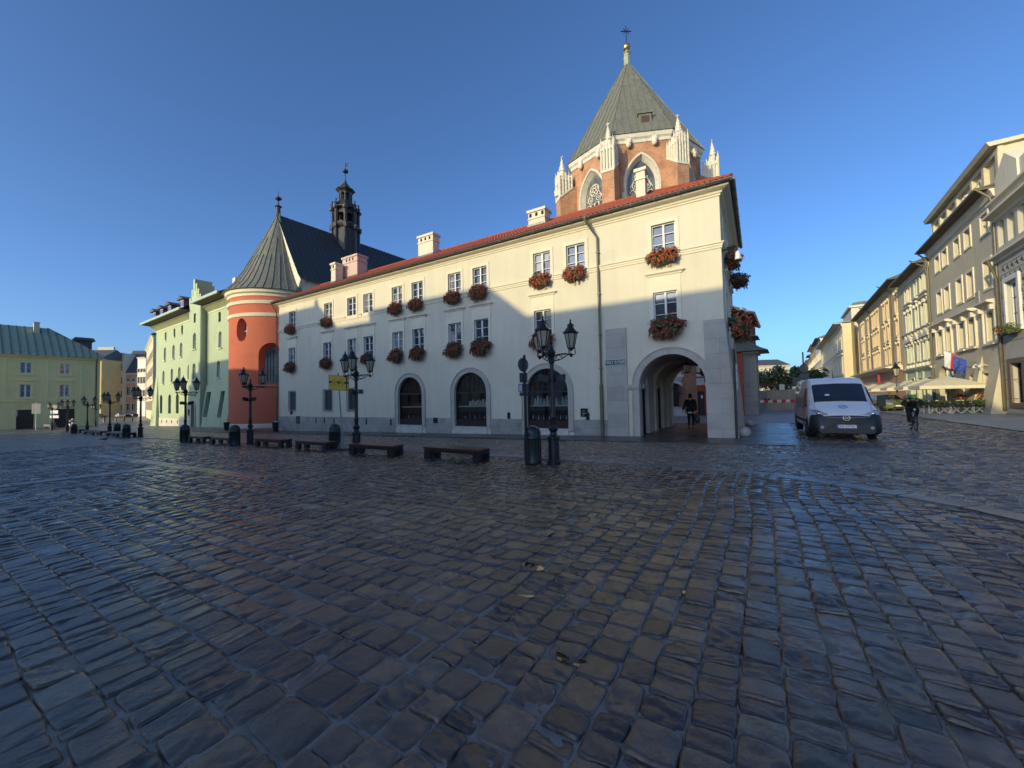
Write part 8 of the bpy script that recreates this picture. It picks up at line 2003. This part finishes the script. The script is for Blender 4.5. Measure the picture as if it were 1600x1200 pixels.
M_b = skin('rucksack', {'a': (.30, 0, 1.36, (.12, .14)), 'b': (.50, 0, 1.47, (.11, .13))}, [('a', 'b')], 'a', M['bag'], rd_)
hb = np.array([-.60, -.80]); cpos = np.array([16.95, 16.75]) - hb * 1.06
for o in (bk, rd_): o.location = (cpos[0], cpos[1], gz(*cpos)); o.rotation_euler = (0, 0, math.atan2(hb[1], hb[0]))
# scooter rider far left
def scooter(label, pm):
    e = empty('motor_scooter', (0, 0, 0), label, 'scooter')
    for x in (0, 1.2): wheel(e, x, 0, .25, .12)
    b = MB(); b.hexa([(-.25, -.16, .32), (.55, -.14, .30), (.55, .14, .30), (-.25, .16, .32), (-.3, -.14, .72), (.5, -.12, .66), (.5, .12, .66), (-.3, .14, .72)]); b.box(.5, .95, -.15, .15, .24, .32); b.hexa([(.9, -.2, .26), (1.02, -.16, .26), (1.02, .16, .26), (.9, .2, .26), (1.0, -.18, .95), (1.1, -.1, .95), (1.1, .1, .95), (1.0, .18, .95)]); b.build('body', pm, e, local=True)
    b = MB(); b.hexa([(-.3, -.13, .73), (.5, -.12, .67), (.5, .12, .67), (-.3, .13, .73), (-.28, -.11, .82), (.45, -.1, .76), (.45, .1, .76), (-.28, .11, .82)]); b.build('seat', M['rubber'], e, local=True); b = MB(); b.tube([(1.18, 0, .3), (1.03, 0, .98)], .03, 6); b.tube([(.95, -.32, 1.05), (1.03, 0, 1.0), (.95, .32, 1.05)], .018, 6); b.build('handlebar', M['plastic'], e, local=True)
    b = MB(); b.ball((1.12, 0, .85), .08, 8); b.build('headlight', M['headlamp'], e, local=True); return e
s1 = scooter('white motor scooter being ridden in front of the right garage door', M['vanwhite']); r1 = rider('rider in a pale jacket and white helmet on the white motor scooter', M['canvas'], M['signwhite'])
hs_ = np.array([.9, -.43]); ps_ = np.array([-72.3, 65.0])
for o in (s1, r1): o.location = (ps_[0], ps_[1], gz(*ps_)); o.rotation_euler = (0, 0, math.atan2(hs_[1], hs_[0]))
s2 = scooter('silver motor scooter parked between the garage doors of the olive house', M['silvercar']); s2.location = ground_at(-79.5, 67.8); s2.rotation_euler = (0, 0, .3)
# ================================================================== HOUSES ACROSS THE SQUARE (behind the viewer; they throw the long morning shadow)
def far_row():
    blocks = [(3.6, 13.0, 14.85, 'white'), (13.0, 22.75, 14.85, 'cream'), (22.75, 33.0, 16.9, 'white'), (33.0, 36.5, 16.1, 'white'), (36.5, 38.0, 15.5, 'white'), (38.0, 39.05, 14.8, 'peach'), (39.05, 47, 18.1, 'cream'), (47, 54, 16.2, 'white'), (54, 63, 14.75, 'peach'), (63, 73, 16.9, 'white'), (73, 75.5, 15.6, 'ochre'), (75.5, 78, 14.0, 'ochre'), (78, 80.5, 12.0, 'ochre'), (80.5, 83, 9.8, 'ochre')]
    desc = ['white', 'cream', 'tall white', 'slim white', 'narrow white', 'narrow peach', 'tallest cream', 'plain white', 'low peach', 'wide white', 'first stepped ochre', 'second stepped ochre', 'third stepped ochre', 'lowest stepped ochre']
    for (a, b, h, mt), d in zip(blocks, desc):
        e = empty('town_house', F.w((a + b) / 2, 44, 0), f'{d} town house across the square behind the viewer', 'house')
        fr = Frame(F.w(a, 38, 0), F.A); fr.N = -F.N
        L = b - a; k = max(1, int(L / 2.6)); hs = []
        for r in range(int(h // 3.6)):
            for i in range(k):
                c = L * (i + .5) / k; hs.append(rect(c - .5, c + .5, 1.2 + r * 3.6, 3.0 + r * 3.6))
        m = MB(); m.wall(fr, rect(.02, L - .02, -1, h), hs, 0, .2)
        m.poly(fr.w(.02, 0, h), fr.w(L - .02, 0, h), fr.w(L - .02, -12, h), fr.w(.02, -12, h))
        for s in (.02, L - .02): m.poly(fr.w(s, 0, -1), fr.w(s, 0, h), fr.w(s, -12, h), fr.w(s, -12, -1))
        m.poly(fr.w(.02, -12, -1), fr.w(L - .02, -12, -1), fr.w(L - .02, -12, h), fr.w(.02, -12, h))
        m.build('wall', M[mt], e)
        for q in hs:
            w_ = MB(); w_.poly(*[fr.w(x, -.2, z) for x, z in q]); w_.build('window', M['glass'], e)
    t = MB(); c = F.w(39.4, 38.3, 0); t.lathe([(.25, 18), (.22, 18.5), (.05, 18.7)], (c[0], c[1], 0), 8)
    tag(t.build('chimney_pot', M['peach']), 'round chimney pot on the sage green house behind the viewer', 'chimney pot')
far_row()
SKY_STRENGTH, SUN_STRENGTH, EXPOSURE = .15, 2.0, 0.78
# ================================================================== LIGHT AND CAMERA
SUN_H = np.array([-.74, -.67]); SUN_H = SUN_H / np.linalg.norm(SUN_H); ELEV = math.radians(12.5)
w = bpy.data.worlds.new('World'); SC.world = w; w.use_nodes = True
nt = w.node_tree; nt.nodes.clear()
out = nt.nodes.new('ShaderNodeOutputWorld'); bg = nt.nodes.new('ShaderNodeBackground'); sky = nt.nodes.new('ShaderNodeTexSky')
sky.sky_type = 'NISHITA'; sky.sun_disc = False; sky.sun_elevation = ELEV
sky.sun_rotation = math.atan2(SUN_H[0], SUN_H[1])
sky.air_density = .75; sky.dust_density = 2.2; sky.ozone_density = 5.0; sky.altitude = 200
bg.inputs[1].default_value = SKY_STRENGTH
nt.links.new(sky.outputs[0], bg.inputs[0]); nt.links.new(bg.outputs[0], out.inputs[0])
ld = bpy.data.lights.new('sun', 'SUN'); ld.energy = SUN_STRENGTH; ld.angle = math.radians(.5); ld.color = (1.0, .83, .43)
lo = bpy.data.objects.new('sun', ld); COL.objects.link(lo)
sd = Vector((SUN_H[0] * math.cos(ELEV), SUN_H[1] * math.cos(ELEV), math.sin(ELEV)))
lo.rotation_euler = sd.to_track_quat('Z', 'Y').to_euler(); lo.location = (-30, -40, 60)
cd = bpy.data.cameras.new('camera'); co_ = bpy.data.objects.new('camera', cd); COL.objects.link(co_); SC.camera = co_
cd.sensor_fit = 'HORIZONTAL'; cd.sensor_width = 36; cd.lens = FPX / 1600 * 36; cd.clip_start = .05; cd.clip_end = 5000
X = Vector((1, 0, 0)); fw = Vector((0, math.cos(PITCH), math.sin(PITCH))); up0 = Vector((0, -math.sin(PITCH), math.cos(PITCH)))
right = X * math.cos(ROLL) - up0 * math.sin(ROLL); up = X * math.sin(ROLL) + up0 * math.cos(ROLL)
mt = Matrix((right, up, -fw)).transposed().to_4x4(); mt.translation = (0, 0, CAMH)
co_.matrix_world = mt
SC.view_settings.view_transform = 'Standard'; SC.view_settings.look = 'None'; SC.view_settings.gamma = 1; SC.view_settings.exposure = EXPOSURE
SC.render.engine = 'CYCLES'; SC.cycles.use_denoising = True
SC.cycles.max_bounces = 6; SC.cycles.transparent_max_bounces = 12; SC.cycles.sample_clamp_indirect = 6
SC.cycles.caustics_reflective = False; SC.cycles.caustics_refractive = False
